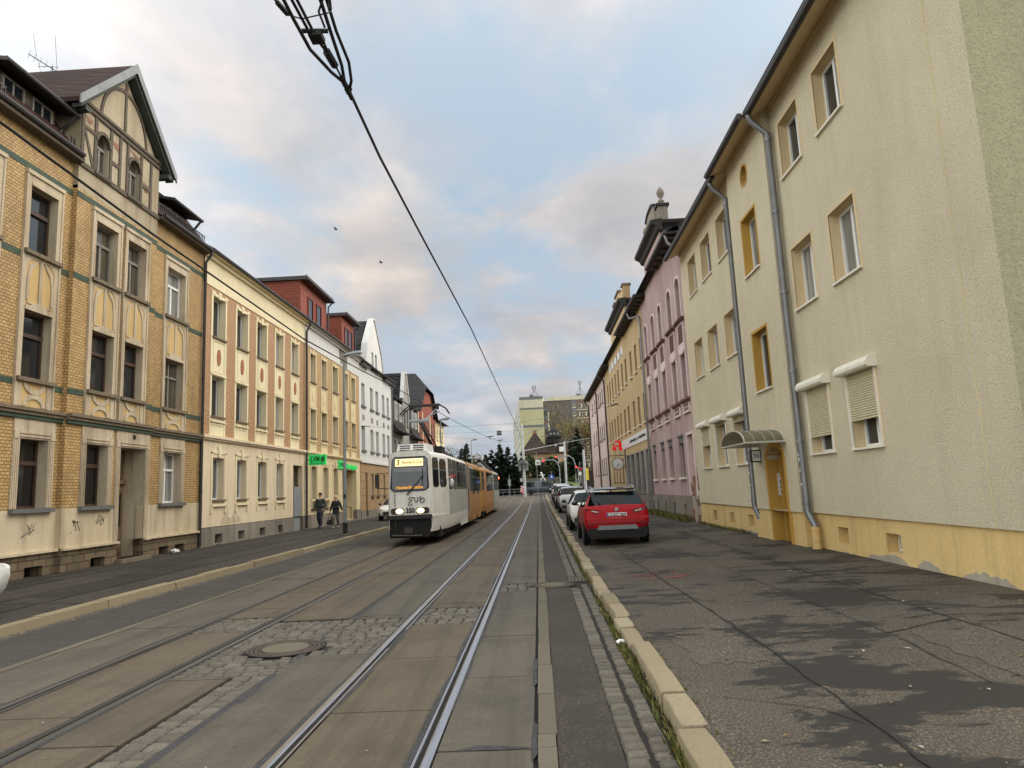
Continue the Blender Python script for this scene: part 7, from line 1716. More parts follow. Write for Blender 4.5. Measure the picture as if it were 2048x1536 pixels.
for dy in (0., .4):
    pg.tube([(TX-.98,27.5+dy,4.86), (TX-.86,27.5+dy,5.02), (TX-.6,27.5+dy,5.22), (TX+.6,27.5+dy,5.25), (TX+.86,27.5+dy,5.08), (TX+.98,27.5+dy,4.88)], .03, 6)
for s in (-.5, .5): pg.tube([(TX+s,27.5,5.14), (TX+s,27.9,5.14)], .025, 5); pg.box(TX+s-.06, TX+s+.06, 27.6, 27.8, 5.06, 5.2)
pg.build('collector_head', 'black_paint', pn_, smooth=40)
mb = MB(); mb.ball((TX+.98, 60.4, 2.75), .12, 8, 6); mb.build('tail_reflection', 'tail_glow', tram)  # glowing ball stands in for warm reflections on the tail
# ------------------------------------------------------------------ street furniture and wires
def lamp(x, y, h, label, g='street lamps on the left pavement', base=True):
    z = (.135 if -8.6 < x < -7.9 or True else 0)+gz(y)
    t = thing('street_lamp', label, 'street lamp', (x, y, z), g)
    mb = MB(); mb.tube([(x,y,z), (x,y,z+1.2), (x,y,z+h)], [.085, .075, .05], 14); mb.build('pole', 'pole_grey', t, smooth=40)
    if base:
        mb = MB(); mb.lathe([(.1,0),(.1,.52),(.085,.53)], (x,y,z), 14); mb.build('base_sleeve', 'black_paint', t, smooth=40); mb = MB(); mb.lathe([(.24,0),(.24,.03),(.1,.05)], (x,y,z), 16); mb.build('foot', 'kerb_grey', t)
        mb = MB(); mb.box(x-.05, x+.05, y-.1, y-.06, z+1.55, z+1.72); mb.tube([(x-.09,y,z+1.8), (x+.09,y,z+1.8)], .02); mb.build('door', 'black_paint', t)
    mb = MB(); mb.tube([(x,y,z+h-.02), (x+.1,y-.02,z+h+.05), (x+.25,y-.05,z+h+.08)], .04, 8); mb.build('arm', 'pole_grey', t, smooth=40)
    a = Vector((x-.1,y,z+h)); 
    rings = []
    for q, (w, th) in zip((0, .15, .5, .75, .82), ((.07,.06),(.12,.11),(.15,.15),(.13,.12),(.06,.05))):
        cx = x-.02+q*1.0; rings.append([(cx, y+w*math.cos(2*PI*k/10), z+h+.03+q*.12+th*math.sin(2*PI*k/10)*(1 if math.sin(2*PI*k/10) > 0 else .45)) for k in range(10)])
    mb = MB(); mb.loft(rings); lh = mb.build('lamp_head', 'pole_grey', t, smooth=50)
    mb = MB(); rings = []
    for q, w in zip((.3, .5, .72), (.1,.12,.09)):
        cx = x-.02+q; rings.append([(cx, y+w*math.cos(2*PI*k/10), z+h-.03+q*.12+.06*math.sin(2*PI*k/10)) for k in range(10)])
    mb.loft(rings); mb.build('diffuser', 'lamp_clear', lh, smooth=50)
lamp(-8.33, 30., 7.75, 'nearest grey street lamp with black base beside the two walkers'); lamp(-8.3, 60.5, 7.8, 'second street lamp rising behind the tram roof'); lamp(-8.5, 91., 7.7, 'third street lamp with curved head in front of the golden tree')
lamp(-13.2, 128., 6.6, 'farthest small street lamp beside the dark spruces', base=False)

def wire(name, pts, r, label, cat, mat='wire_black', group=None):
    mb = MB(); mb.tube(pts, r, 5); o = mb.build(name, mat); tag(o, label, cat, group); return o
wire('contact_wire', [(-4.42,2,5.15), (-4.42,5.35,5.03), (-4.42,7.7,4.93), (-4.42,13.1,4.82), (-4.42,17.4,4.95), (-4.42,21.5,5.12), (-4.42,27.5,5.28), (-4.42,40,5.65), (-4.0,60,6.2), (-3.9,75,6.9), (-3.6,98,8.4)], .014, 'overhead contact wire of the left track running to the pantograph', 'wire', group='overhead contact wires')
wire('contact_wire', [(-1.36,5.1,4.97), (-1.36,6.2,4.95), (-1.36,8.5,5.06), (-1.36,15.3,5.42), (-1.36,41.9,6.04), (-1.5,70,6.9), (-1.9,97.6,8.5)], .013, 'overhead contact wire of the right track crossing the sky', 'wire', group='overhead contact wires')
wire('span_wire', [(-12,60,7.0), (-7.3,60,6.78), (-3.1,60,6.72), (1.2,60,6.78), (6,60,7.1)], .008, 'thin span wire across the street carrying the W sign', 'wire', 'wire_grey', 'span wires across the street')
wire('span_wire', [(-12,75,7.9), (-9,75,7.5), (-2.3,75,7.1), (2,75,7.2), (6,75,7.6)], .008, 'thin span wire across the street beyond the W sign', 'wire', 'wire_grey', 'span wires across the street')
wire('span_wire', [(-12.,47.5,6.5), (-10,47.5,6.33), (-4.4,47.5,6.15), (-1.4,47.5,6.2), (6,49.8,7.4)], .008, 'thin span wire from the white house to the ochre house', 'wire', 'wire_grey', 'span wires across the street')
wire('guy_wire', [(-1.92,100,7.1), (4.4,110,8.62), (8.6,110.5,9.2)], .035, 'thick pale cable from the tram mast over the second mast', 'cable', 'pole_pale')
for x, y, z, lab in ((-12., 47.5, 6.5, 'dark wire anchor on the white house wall'),):
    mb = MB(); mb.tube([(x,y,z), (x+.25,y,z-.01)], .05, 6); mb.tube([(x+.25,y,z-.01), (x+.6,y,z-.03)], .025, 6); tag(mb.build('wire_anchor', 'black_paint'), lab, 'anchor')
for x, y, z, lab in ((-4.0, 60., 6.3, 'wire hanger where the left contact wire meets the span wire'), (-3.9, 75., 7.0, 'wire hanger on the second span wire above the spruces')):
    mb = MB(); mb.tube([(x-.25,y,z+.02), (x+.35,y,z+.05)], .04, 5); mb.tube([(x,y,z+.05), (x+.05,y,z-.2)], .03, 5); tag(mb.build('wire_hanger', 'black_paint'), lab, 'hanger')
s = thing('w_sign', 'small dark square sign with a white W hanging on the span wire', 'sign', (-3.16, 60., 6.38)); mb = MB(); mb.box(-3.36, -2.96, 59.97, 60.0, 6.4, 6.8); mb.build('plate', 'text_black', s); text_mesh('lettering', 'W', 'sign_grey', s, (-3.16, 59.96, 6.6), (1,0,0), (0,0,1), .38, .008, bold=.008)
mb = MB(); mb.tube([(-3.16,60.02,6.4), (-3.16,60.02,6.75)], .012); mb.build('hanger', 'wire_grey', s)

# section insulator hanging over the right track close to the camera
q = thing('section_insulator', 'black trolley wire section insulator of rods hanging at the top of the sky', 'wire fitting', (-1.36, 4.4, 4.9))
X0 = -1.36; Z = 4.95
mb = MB()
def rod(pts, r=.011): mb.tube([(X0+x, y, Z+z) for x, y, z in pts], r, 7)
mb_main = mb
rod([(0,5.2,.0), (0,4.98,.0), (0,4.9,.0)], .02)
rod([(-.0,4.98,.0), (-.05,4.8,-.02), (-.115,4.5,-.03), (-.125,4.2,-.02), (-.13,3.5,0), (-.13,3.0,0)], .013)
rod([(.0,4.98,.02), (.03,4.8,.03), (.045,4.5,.06), (.06,4.2,.1), (.07,3.6,.1), (.07,3.0,.1)], .013); mb.build('outer_runner', 'wire_black', q, smooth=40)
mb = MB(); rod([(.012,5.08,.0), (.05,5.0,.03), (.085,4.8,.05), (.075,4.5,.1), (.085,4.2,.16), (.09,3.0,.2)], .012); mb.build('arc_horn', 'wire_black', q, smooth=40)
mb = MB(); rod([(-.075,4.32,0), (-.085,3.9,0), (-.09,3.0,0)], .011); rod([(-.045,4.32,0), (-.05,3.9,0), (-.05,3.0,0)], .011); rod([(-.0,3.9,.0), (.0,4.04,.02), (.015,3.6,.06), (.015,3.0,.06)], .008); mb.build('inner_runner', 'wire_black', q, smooth=40)
mb = MB(); mb.box(X0-.085, X0+.005, 4.36, 4.47, Z-.02, Z+.02); mb.tube([(X0-.12,4.34,Z), (X0+.045,4.4,Z+.03)], .016, 6); mb.build('clamp_block', 'wire_black', q)
mb = MB(); rod([(-.04,4.46,0), (-.015,4.6,0)], .012); rod([(-.01,4.46,.01), (-.012,4.6,0)], .008); rod([(-.018,4.58,0), (-.008,4.75,0)], .03); rod([(-.005,4.75,0), (0,4.95,0)], .008); mb.build('insulator', 'wire_black', q, smooth=40)
mb = MB(); rod([(0,4.92,0), (0,5.02,0)], .022); rod([(.0,5.05,0), (.0,5.12,0)], .024); rod([(.01,5.05,.01), (.012,5.1,.02)], .02); mb.build('end_clamp', 'wire_black', q, smooth=40)
mb = MB(); rod([(-.16,4.2,.02), (-.08,4.22,.0), (.0,4.24,.03), (.08,4.26,.06), (.1,4.3,.1)], .005); rod([(.1,4.28,.1), (.12,4.1,.3)], .012); rod([(-.16,4.2,.02), (-.19,4.12,.03), (-.3,3.8,.1), (-.5,3.2,.2)], .009); rod([(-.165,4.19,.02), (-.2,4.09,.035)], .018); rod([(.035,4.36,.03), (.03,4.24,.06), (.1,4.16,.14)], .008); mb.build('cross_hanger', 'wire_black', q, smooth=40)

# masts, signals and signs of the junction
def mast(x, y, h, r, label, arms=(), m='pole_pale'):
    z = gz(y); t = thing('tram_mast', label, 'mast', (x, y, z), 'masts at the junction'); mb = MB(); mb.tube([(x,y,z), (x,y,z+h)], [r, r*.7], 12); mb.build('pole', m, t, smooth=40)
    for a, b in arms: mb = MB(); mb.tube([a, b], .045, 6); mb.build('arm', 'pole_grey', t)
    return t
t = mast(-1.9, 98, 10.2, .2, 'tall pale tram mast with bracket arms left of the van', [((-2.1,98,9.0), (2.1,98,10.7)), ((-2.1,98,8.9), (-2.7,98,9.3))])
mb = MB(); mb.lathe([(.75,0),(.6,.3),(.15,.6),(.1,.7)], (-1.95,97.9,5.2), 12); mb.build('lantern_hood', 'gutter', t); 
for s in (-1, 1): mb = MB(); mb.box(-1.95+s*.5-.18, -1.95+s*.5+.18, 97.6, 97.9, 4.2, 5.2); mb.tube([(-1.95,97.8,4.6), (-1.95+s*.5,97.8,4.7)], .05); mb.build('loudspeaker', 'zinc', t)
mb = MB(); mb.box(-2.5, -2.1, 97.7, 97.95, 2.7, 3.2); mb.build('signal_box', 'zinc_light', t)
mast(4.4, 110, 8.0, .2, 'pale mast carrying the thick cable behind the parked cars')
t = mast(6.95, 104, 6.4, .22, 'short pale mast with yellow band beside the pink houses'); mb = MB(); mb.box(7.1, 7.5, 103.75, 103.8, 2.6, 4.3); mb.build('yellow_board', 'yellow_paint', t)
def signal(x, y, zt, pole_x, arm, label):
    z = gz(y); t = thing('traffic_light', label, 'traffic light', (pole_x, y, z), 'traffic lights at the junction'); mb = MB()
    if arm: mb.tube([(pole_x,y,z), (pole_x,y,zt-1.2), (pole_x-.25,y,zt-.4), (pole_x-.8,y,zt), (x,y,zt+.05)], .07, 8)
    else: mb.tube([(pole_x,y,z), (pole_x,y,zt)], .07, 8)
    mb.build('pole', 'pole_grey', t, smooth=50)
    mb = MB(); mb.box(x-.17, x+.17, y-.2, y-.05, zt-.95, zt+.15); hs = mb.build('signal_head', 'black_paint', t)
    for k, m in enumerate(('signal_red', 'dark_hole', 'dark_hole')): mb = MB(); mb.lathe([(.13,0),(.11,-.03),(.01,-.04)], (x,y-.2,zt-.03-.32*k), 12, 'y'); mb.build('lens', m, hs)
signal(.95, 104, 5.75, 3.25, True, 'red traffic light on a curved arm above the van'); signal(2.9, 106, 6.3, 5.7, True, 'red traffic light on the higher curved arm before the villa'); signal(5.5, 100, 4.5, 5.75, False, 'red traffic light on a post near the parked car roofs')
def sign_post(x, y, h, label, parts):
    z = gz(y); t = thing('traffic_sign', label, 'sign', (x, y, z), 'signs at the junction'); mb = MB(); mb.tube([(x,y,z), (x,y,z+h)], .035, 8); mb.build('post', 'pole_grey', t)
    for f in parts: f(t, x, y)
def disc(r_, z, m, name='disc'): return lambda t, x, y: (lambda mb: (mb.lathe([(r_,-.02),(r_,.0),(.01,.0)], (x,y-.05,z), 18, 'y'), mb.build(name, m, t)))(MB())
def plate_(w, h, z, m, name='plate', dx=0., o=.06): return lambda t, x, y: (lambda mb: (mb.box(x+dx-w/2, x+dx+w/2, y-o, y-o+.02, z-h/2, z+h/2), mb.build(name, m, t)))(MB())
sign_post(2.0, 104, 3.4, 'round blue direction sign in front of the graffiti wall', [disc(.42, 3.3, 'blue_paint'), plate_(.12, .45, 3.35, 'white_paint', 'arrow', 0, .09), plate_(.32, .1, 3.2, 'white_paint', 'arrow', .05, .1)])
def walker(t, x, y):
    mb = MB(); z = 3.3
    mb.ball((x-.1,y-.07,z+.72), .16, 10, 7, 1, .4, 1); mb.tube([(x-.05,y-.07,z+.55), (x+.12,y-.07,z+.1)], .13, 6); mb.tube([(x+.12,y-.07,z+.1), (x-.3,y-.07,z-.4)], .08, 6); mb.tube([(x+.12,y-.07,z+.1), (x+.5,y-.07,z-.45)], .08, 6); mb.tube([(x,y-.07,z+.5), (x-.4,y-.07,z+.3)], .06, 6); mb.tube([(x,y-.07,z+.5), (x+.4,y-.07,z+.35)], .06, 6); mb.build('walking_figure', 'white_paint', t)
sign_post(.65, 108, 2.9, 'large white walking figure cut out above the graffiti wall', [walker])
sign_post(-.1, 104, 6.4, 'tall thin post with a white square sign before the dark bushes', [plate_(.75, .75, 5.5, 'white_paint', 'plate', .2), plate_(.5, .4, 5.45, 'sign_grey', 'symbol', .2, .08)])
sign_post(5.95, 99, 4.6, 'red and white sign pair beside the right traffic light', [disc(.2, 4.2, 'red_paint'), plate_(.36, .5, 3.5, 'white_paint')])
sign_post(-4.1, 100, 3.2, 'grey sign back on a post left of the tram mast', [plate_(.4, .9, 2.7, 'sign_grey')])
t = thing('warning_board', 'red and white striped warning board at the foot of the tram mast', 'sign', (-2.15, 95, gz(95)))
mb = MB(); mb.hexa([(-2.5,95,1.3),(-1.95,95,1.05),(-1.95,95.05,1.05),(-2.5,95.05,1.3),(-2.35,95,2.2),(-1.8,95,1.95),(-1.8,95.05,1.95),(-2.35,95.05,2.2)]); wb = mb.build('board', 'white_paint', t)
mb = MB()
for k in range(3): z = 1.32+k*.3; mb.prism([(-2.46+k*.05,94.98,z), (-2.0+k*.04,94.98,z-.3), (-1.98+k*.04,94.98,z-.17), (-2.44+k*.05,94.98,z+.13)], (0,.015,0))
mb.build('stripes', 'red_paint', wb); mb = MB(); mb.tube([(-2.15,95.06,.6), (-2.12,95.06,1.9)], .04); mb.build('post', 'pole_grey', t)
mb = MB(); 
t = thing('guard_rail', 'low railing at the left side of the junction', 'railing', (-6.5, 108, 1.))
for k in range(9): mb.tube([(-10+k*.9,108,.7), (-10+k*.9,108,1.7)], .03, 5)
mb.tube([(-10,108,1.7), (-2.8,108,1.7)], .035, 5); mb.tube([(-10,108,1.3), (-2.8,108,1.3)], .025, 5); mb.build('rails', 'pole_grey', t)
# two birds
for x, y, z, lab in ((-17.3, 60, 25.9, 'tiny dark bird high over the white house'), (-13.2, 60, 22.5, 'tiny dark bird lower in the sky left of the wire')):
    t = thing('bird', lab, 'bird', (x, y, z), 'birds in the sky'); mb = MB(); mb.ball((x,y,z), .07, 8, 6, 1.8, 1, .8); mb.ball((x+.13,y,z+.02), .045, 8, 6); mb.poly([(x-.1,y-.03,z), (x-.26,y-.05,z+.01), (x-.26,y+.05,z+.01), (x-.1,y+.03,z)])
    for s in (-1, 1): mb.hexa([(x-.06,y,z+.02),(x+.08,y,z+.02),(x+.02,y+s*.2,z+.13),(x-.08,y+s*.2,z+.13),(x-.06,y,z+.04),(x+.08,y,z+.04),(x-.04,y+s*.42,z+.06),(x-.1,y+s*.42,z+.06)])
    mb.build('body', 'black_paint', t, smooth=40)
# ------------------------------------------------------------------ people
def skin_obj(name, mat, parent, nodes, edges, root='pelvis', sub=2):
    """nodes: name -> (x, y, z, rx, ry); one smooth surface grown round a skeleton of edges"""
    ks = list(nodes); me = bpy.data.meshes.new(name); o0 = wloc(parent)
    me.from_pydata([(nodes[k][0], nodes[k][1], nodes[k][2]) for k in ks], [(ks.index(a), ks.index(b)) for a, b in edges], [])
    ob = bpy.data.objects.new(name, me); COL.objects.link(ob); ob.parent = parent; me.materials.append(M[mat])
    sk = ob.modifiers.new('skin', 'SKIN'); sk.use_smooth_shade = True
    if not me.skin_vertices: me.attributes.new  # created by the modifier
    bm = bmesh.new(); bm.from_mesh(me); lay = bm.verts.layers.skin.verify(); bm.verts.ensure_lookup_table()
    for i, k in enumerate(ks):
        n = nodes[k]; bm.verts[i][lay].radius = (n[3], n[4] if len(n) > 4 else n[3]); bm.verts[i][lay].use_root = (k == root)
    bm.to_mesh(me); bm.free()
    if sub: s = ob.modifiers.new('sub', 'SUBSURF'); s.levels = sub; s.render_levels = sub
    return ob
def person(label, x, y, z, H, pose, cloth, hair_m, hair_len, shoe_m):
    """figure facing -Y at scale H/1.75; pose: joint offsets"""
    t = thing('person', label, 'person', (0, 0, 0)); k = H/1.75
    J = dict(pelvis=(0,0,.93,.14,.10), waist=(0,0,1.08,.13,.09), chest=(0,0,1.28,.16,.105), upper=(0,.01,1.40,.12,.085), neck=(0,0,1.48,.055,.055), head0=(0,-.01,1.555,.065,.075), head1=(0,-.015,1.63,.078,.095), head2=(0,-.005,1.70,.062,.075),
             shl=(.17,.01,1.39,.055,.055), shr=(-.17,.01,1.39,.055,.055), hl=(.09,0,.86,.09,.09), hr=(-.09,0,.86,.09,.09))
    J.update(pose)
    for s, n in ((1, 'l'), (-1, 'r')):
        w = Vector(J['wr'+n][:3]); e = Vector(J['el'+n][:3]); d = (w-e).normalized(); side = Vector((s*1., 0, 0)) - d*d.dot(Vector((s, 0, 0))); side = side.normalized() if side.length > .01 else Vector((1,0,0)); fwd = d.cross(side).normalized()
        if fwd.y > 0: fwd = -fwd
        J['pa'+n] = (*(w+d*.055), .028, .02)
        for q, (off, L) in enumerate(((-.024, .075), (-.008, .085), (.008, .08), (.024, .062))):
            b = w+d*.085+fwd*off; m = b+d*L*.55-side*.008*1.; tip = b+d*L*.9-side*.03
            J['f%d%sa' % (q, n)] = (*b, .0095); J['f%d%sb' % (q, n)] = (*m, .0085); J['f%d%sc' % (q, n)] = (*tip, .007)
        J['t%sa' % n] = (*(w+d*.045+fwd*.03), .0105); J['t%sb' % n] = (*(w+d*.08+fwd*.045-side*.012), .0085)
    J = {a: (v[0]*k, v[1]*k, v[2]*k, *[r*k for r in v[3:]]) for a, v in J.items()}
    E = [('pelvis','waist'),('waist','chest'),('chest','upper'),('upper','neck'),('neck','head0'),('head0','head1'),('head1','head2')]
    for n in 'lr':
        E += [('upper','sh'+n),('sh'+n,'el'+n),('el'+n,'wr'+n),('wr'+n,'pa'+n),('pelvis','h'+n),('h'+n,'kn'+n),('kn'+n,'an'+n),('an'+n,'to'+n),('pa'+n,'t%sa'%n),('t%sa'%n,'t%sb'%n)]
        for q in range(4): E += [('pa'+n,'f%d%sa'%(q,n)),('f%d%sa'%(q,n),'f%d%sb'%(q,n)),('f%d%sb'%(q,n),'f%d%sc'%(q,n))]
    body = skin_obj('body', 'skin', t, J, E)
    def sub(names, grow, extra=None):
        d = {a: (*J[a][:3], *[(r+grow*k) for r in (J[a][3:] if len(J[a]) > 4 else (J[a][3], J[a][3]))]) for a in names}
        if extra: d.update({a: tuple(q*k for q in v) for a, v in extra.items()})
        return d
    jn = ['pelvis','waist','chest','upper','shl','shr','ell','elr','wrl','wrr']
    jk = sub(jn, .025, {'hem': (0,0,.80,.195,.14), 'coll': (0,.0,1.46,.085,.08)}); jk['pelvis'] = (*jk['pelvis'][:3], .185*k, .14*k)
    skin_obj('jacket', cloth[0], t, jk, [('hem','pelvis'),('pelvis','waist'),('waist','chest'),('chest','upper'),('upper','coll')]+[e for n in 'lr' for e in (('upper','sh'+n),('sh'+n,'el'+n),('el'+n,'wr'+n))])
    tr = sub(['pelvis','hl','hr','knl','knr','anl','anr'], .022, {'top': (0,0,1.03,.145,.105)}); skin_obj('trousers', cloth[1], t, tr, [('top','pelvis')]+[e for n in 'lr' for e in (('pelvis','h'+n),('h'+n,'kn'+n),('kn'+n,'an'+n))])
    for n in 'lr':
        a, b = Vector(J['an'+n][:3]), Vector(J['to'+n][:3]); mb = MB(); mb.tube([a+(a-b)*.35+Vector((0,0,-.03*k)), a+Vector((0,0,-.025*k)), b+Vector((0,0,.0)), b+(b-a)*.25], [.035*k,.05*k,.045*k,.02*k], 10); mb.build('shoe', shoe_m, t, smooth=60)
    hd = J['head1']; c = (hd[0], hd[1], hd[2])
    mb = MB(); mb.ball((c[0], c[1]+.022*k, c[2]+.03*k), .1*k, 14, 10, .92, 1.03, 1.0)
    if hair_len: mb.ball((c[0], c[1]+.055*k, c[2]-.05*k), .085*k, 12, 8, 1.02, .7, 1.)
    mb.build('hair', hair_m, t, smooth=60)
    mb = MB(); mb.ball((c[0], c[1]-.098*k, c[2]-.012*k), .016*k, 8, 6, .8, 1.2, 1.5); mb.build('nose', 'skin', t, smooth=60)
    for s in (-1, 1):
        mb = MB(); mb.ball((c[0]+s*.032*k, c[1]-.083*k, c[2]+.012*k), .011*k, 8, 6); mb.build('eye', 'hair_dark', t, smooth=60); mb = MB(); mb.ball((c[0]+s*.08*k, c[1]+.01*k, c[2]-.005*k), .024*k, 8, 6, .5, .8, 1.3); mb.build('ear', 'skin', t, smooth=60)
    mb = MB(); mb.ball((c[0], c[1]-.083*k, c[2]-.058*k), .02*k, 8, 6, 1.2, .4, .35); mb.build('mouth', 'lamp_red', t, smooth=60)
    t.location = (x, y, z); return t, J
pose_m = dict(shl=(.18,.01,1.39,.055,.055), ell=(.25,.06,1.13,.045,.045), wrl=(.19,-.06,.95,.03,.03), elr=(-.25,.03,1.12,.045,.045), wrr=(-.27,-.06,.88,.03,.03),
              knl=(.08,-.17,.50,.058,.062), anl=(.09,-.20,.09,.038,.042), tol=(.10,-.34,.045,.035,.03), knr=(-.09,-.02,.48,.058,.062), anr=(-.09,.24,.13,.038,.042), tor=(-.10,.13,.05,.035,.03))
P1, J1 = person('dark haired man in a dark jacket and navy trousers walking towards the camera', -11.35, 36.2, .19, 1.83, pose_m, ('jacket_green', 'trousers_navy'), 'hair_dark', 0, 'shoe')
mb = MB(); mb.hexa([(-11.35-.09,36.2-.135,.19+1.47),(-11.35-.02,36.2-.15,.19+1.40),(-11.35-.0,36.2-.1,.19+1.42),(-11.35-.1,36.2-.06,.19+1.52),(-11.35-.085,36.2-.12,.19+1.55),(-11.35-.02,36.2-.145,.19+1.46),(-11.35,36.2-.1,.19+1.48),(-11.35-.09,36.2-.05,.19+1.58)]); mb.hexa([(-11.35+.09,36.2-.135,.19+1.47),(-11.35+.02,36.2-.15,.19+1.40),(-11.35,36.2-.1,.19+1.42),(-11.35+.1,36.2-.06,.19+1.52),(-11.35+.085,36.2-.12,.19+1.55),(-11.35+.02,36.2-.145,.19+1.46),(-11.35,36.2-.1,.19+1.48),(-11.35+.09,36.2-.05,.19+1.58)]); mb.v = [(p[0], p[1], .19+1.47+(p[2]-.19-1.47)*.45+.03) for p in mb.v]; mb.build('collar', 'shirt_pale', P1)
pose_w = dict(shl=(.165,.01,1.39,.052,.052), shr=(-.165,.01,1.39,.052,.052), ell=(.27,.06,1.14,.043,.043), wrl=(.36,-.04,.93,.028,.028), elr=(-.25,.02,1.13,.043,.043), wrr=(-.30,-.05,.90,.028,.028),
              knl=(.09,-.0,.48,.058,.062), anl=(.08,.22,.13,.036,.04), tol=(.09,.10,.05,.034,.03), knr=(-.07,-.17,.50,.058,.062), anr=(-.07,-.2,.09,.036,.04), tor=(-.08,-.33,.045,.034,.03))
P2, J2 = person('blond woman in a black jacket and grey jeans walking with a handbag', -10.45, 35.9, .18, 1.66, pose_w, ('jacket_black', 'trousers_grey'), 'hair_blond', 1, 'shoe_grey')
hx, hy, hz = J2['par'][0]-10.45, J2['par'][1]+35.9, J2['par'][2]+.18
bg = thing('handbag', 'black handbag hanging on long straps from the woman\'s hand', 'handbag', (hx, hy, hz-.62))
mb = MB(); mb.loft([[(hx-.15,hy-.06,hz-.62),(hx+.15,hy-.06,hz-.62),(hx+.15,hy+.06,hz-.62),(hx-.15,hy+.06,hz-.62)], [(hx-.16,hy-.065,hz-.5),(hx+.16,hy-.065,hz-.5),(hx+.16,hy+.065,hz-.5),(hx-.16,hy+.065,hz-.5)], [(hx-.11,hy-.03,hz-.36),(hx+.11,hy-.03,hz-.36),(hx+.11,hy+.03,hz-.36),(hx-.11,hy+.03,hz-.36)]]); mb.build('pouch', 'bag', bg)
mb = MB()
for dy in (-.025, .025): mb.tube([(hx-.1,hy+dy,hz-.38), (hx-.035,hy+dy*.4,hz-.06), (hx,hy+dy*.3,hz-.035), (hx+.035,hy+dy*.4,hz-.06), (hx+.1,hy+dy,hz-.38)], .009, 5)
mb.build('strap', 'bag', bg)
P3, J3 = person('person with dark hair standing behind the silver minivan', 3.5, 58., .26, 1.75, {**pose_m, 'anl': (.09,.0,.09,.038,.042), 'tol': (.10,-.14,.045,.035,.03), 'knl': (.09,-.02,.48,.058,.062), 'anr': (-.09,.0,.09,.038,.042), 'tor': (-.1,-.14,.045,.035,.03)}, ('jacket_black', 'trousers_navy'), 'hair_dark', 1, 'shoe')
P3.rotation_euler = (0, 0, PI)
# light levels of the sky dome and the veiled sun: brighter towards the zenith, the sides and behind the camera
SKY_BASE, SKY_ZENITH, SKY_BACK, SKY_SIDE, SUN_E, EXPOSURE = .66, 1.2, .9, 3.0, 1.3, 0.66
# ------------------------------------------------------------------ camera, sky, sun
F_PX, CX_, PITCH, YAW, ROLL, CAMH = 1390., 1024., math.radians(8.598169), math.radians(1.776256), math.radians(2.576572), 1.75
fw = Vector((-math.sin(YAW)*math.cos(PITCH), math.cos(YAW)*math.cos(PITCH), math.sin(PITCH)))
rt0 = Vector((math.cos(YAW), math.sin(YAW), 0)); up0 = rt0.cross(fw)
rt = rt0*math.cos(ROLL) - up0*math.sin(ROLL); up = rt0*math.sin(ROLL) + up0*math.cos(ROLL)
cam = bpy.data.cameras.new('camera'); co = bpy.data.objects.new('camera', cam); COL.objects.link(co)
cam.sensor_width = 36.; cam.lens = F_PX/2048*36; cam.clip_start = .05; cam.clip_end = 5000
co.matrix_world = Matrix(((rt.x, up.x, -fw.x, 0), (rt.y, up.y, -fw.y, 0), (rt.z, up.z, -fw.z, CAMH), (0, 0, 0, 1)))
SC.camera = co

SUN_EL, SUN_AZ = math.radians(50), math.radians(68)      # azimuth measured from +Y, clockwise: veiled sun over the right-hand roofs
w = bpy.data.worlds.new('World'); SC.world = w; w.use_nodes = True; t = w.node_tree
for n in list(t.nodes): t.nodes.remove(n)
def wn(typ, ins=None, **pr):
    nd = t.nodes.new(typ)
    for k, v in pr.items(): setattr(nd, k, v)
    for k, v in (ins or {}).items():
        if isinstance(v, bpy.types.NodeSocket): t.links.new(v, nd.inputs[k])
        else: nd.inputs[k].default_value = v
    return nd
def wm(op, a, b=0., c=0., clamp=False): return wn('ShaderNodeMath', {0: a, 1: b, 2: c}, operation=op, use_clamp=clamp).outputs[0]
sky = wn('ShaderNodeTexSky', sky_type='NISHITA', sun_disc=False, sun_elevation=math.radians(20), sun_rotation=SUN_AZ, air_density=1.2, dust_density=1.5, ozone_density=1.5)
tc = wn('ShaderNodeTexCoord'); sp = wn('ShaderNodeSeparateXYZ', {0: tc.outputs['Generated']})
zc = wm('MAXIMUM', sp.outputs[2], .0)
zz = wm('ADD', zc, .16)
pv = wn('ShaderNodeCombineXYZ', {0: wm('DIVIDE', sp.outputs[0], zz), 1: wm('DIVIDE', sp.outputs[1], zz), 2: 0.})
def cloud(scale, detail, rough, off, dist=.25):
    mp = wn('ShaderNodeMapping', {'Vector': pv.outputs[0], 'Location': off, 'Scale': (1., .8, 1.)})
    return wn('ShaderNodeTexNoise', {'Vector': mp.outputs[0], 'Scale': scale, 'Detail': detail, 'Roughness': rough, 'Distortion': dist}).outputs['Fac']
def wramp(f, *st):
    r = wn('ShaderNodeValToRGB', {'Fac': f}); cr = r.color_ramp
    while len(cr.elements) < len(st): cr.elements.new(1.)
    for e, (p, c) in zip(cr.elements, st): e.position = p; e.color = (*c, 1) if len(c) == 3 else c
    return r.outputs['Color']
cover = wramp(cloud(2.1, 8, .54, (3.1, 1.7, 0)), (.40, (0, 0, 0)), (.56, (1, 1, 1)))
thick = cloud(2.6, 8, .56, (9.3, 4.2, 0)); warm = cloud(1.1, 3, .5, (1.5, 8.8, 0))
ccol = wramp(thick, (.34, lin((216, 214, 216))[:3]), (.47, lin((196, 197, 203))[:3]), (.6, lin((180, 186, 196))[:3]), (.7, lin((170, 178, 190))[:3]))
wcol = wramp(warm, (.42, (.99, 1., 1.02)), (.62, (1.14, 1.03, .92)))
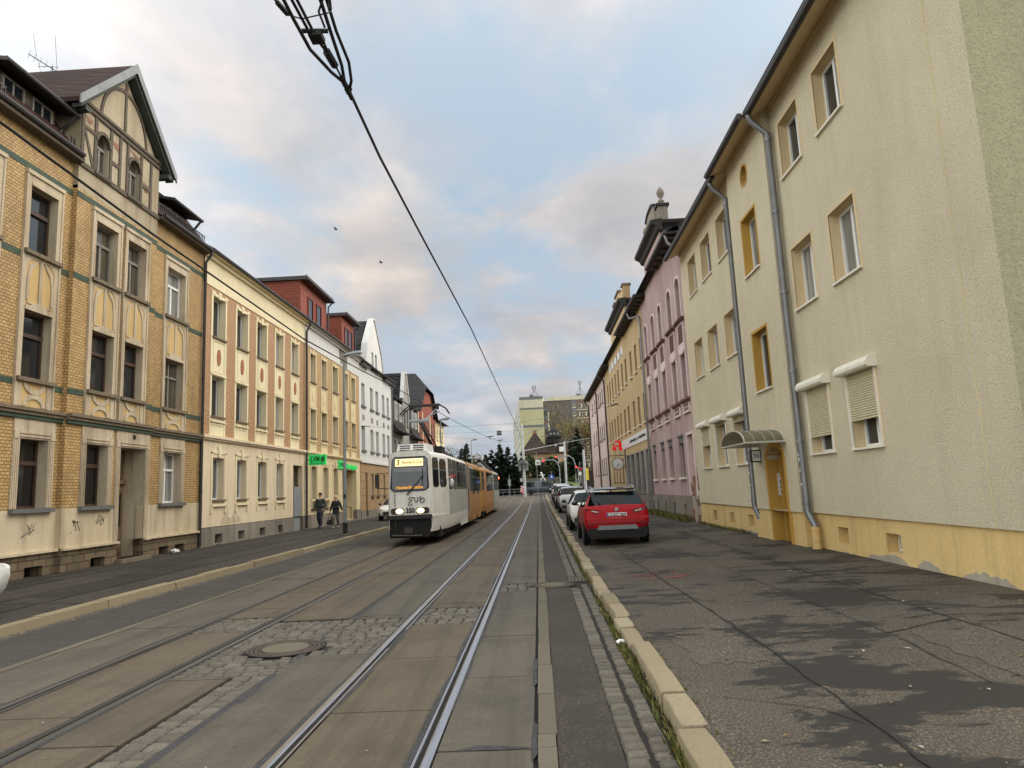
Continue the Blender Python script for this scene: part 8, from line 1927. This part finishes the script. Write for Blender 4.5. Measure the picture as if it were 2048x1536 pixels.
def wmix(f, a, b, mode='MIX'):
    nd = wn('ShaderNodeMix', data_type='RGBA', blend_type=mode)
    for i, v in ((0, f), (6, a), (7, b)):
        if isinstance(v, bpy.types.NodeSocket): t.links.new(v, nd.inputs[i])
        else: nd.inputs[i].default_value = v
    return nd.outputs[2]
clouds = wmix(1., ccol, wcol, 'MULTIPLY')
blue = wmix(.75, wmix(1., sky.outputs[0], (.10, .10, .10, 1), 'MULTIPLY'), (*lin((188, 206, 223))[:3], 1))
full = wmix(cover, blue, clouds)
# overcast sky: brighter towards the zenith, behind the camera and at the sides, added to light the facades
boost = wm('ADD', 0., wm('ADD', wm('MULTIPLY', wm('POWER', zc, 3.5), SKY_ZENITH), wm('ADD', wm('MULTIPLY', wm('MAXIMUM', wm('MULTIPLY', sp.outputs[1], -1.), 0.), SKY_BACK), wm('MULTIPLY', wm('POWER', wm('ABSOLUTE', sp.outputs[0]), 3.), SKY_SIDE))))
lit = wmix(1., full, wn('ShaderNodeCombineColor', {0: wm('MULTIPLY_ADD', boost, 1.06, SKY_BASE), 1: wm('MULTIPLY_ADD', boost, .97, SKY_BASE), 2: wm('MULTIPLY_ADD', boost, .8, SKY_BASE)}).outputs[0], 'MULTIPLY')
bg = wn('ShaderNodeBackground', {'Color': lit, 'Strength': 1.0})
t.links.new(bg.outputs[0], wn('ShaderNodeOutputWorld').inputs[0])
sl = bpy.data.lights.new('sun', 'SUN'); sl.energy = SUN_E; sl.angle = math.radians(55); sl.color = (1., .92, .78)
so_ = bpy.data.objects.new('sun', sl); COL.objects.link(so_)
dv = Vector((math.sin(SUN_AZ)*math.cos(SUN_EL), math.cos(SUN_AZ)*math.cos(SUN_EL), math.sin(SUN_EL)))
so_.rotation_euler = dv.to_track_quat('Z', 'Y').to_euler()
so_.location = dv*200
SC.view_settings.view_transform = 'Standard'; SC.view_settings.look = 'None'; SC.view_settings.gamma = 1.; SC.view_settings.use_curve_mapping = False
SC.view_settings.exposure = EXPOSURE
SC.cycles.max_bounces = 6; SC.cycles.diffuse_bounces = 4; SC.cycles.glossy_bounces = 3; SC.cycles.transmission_bounces = 4; SC.cycles.caustics_reflective = False; SC.cycles.caustics_refractive = False
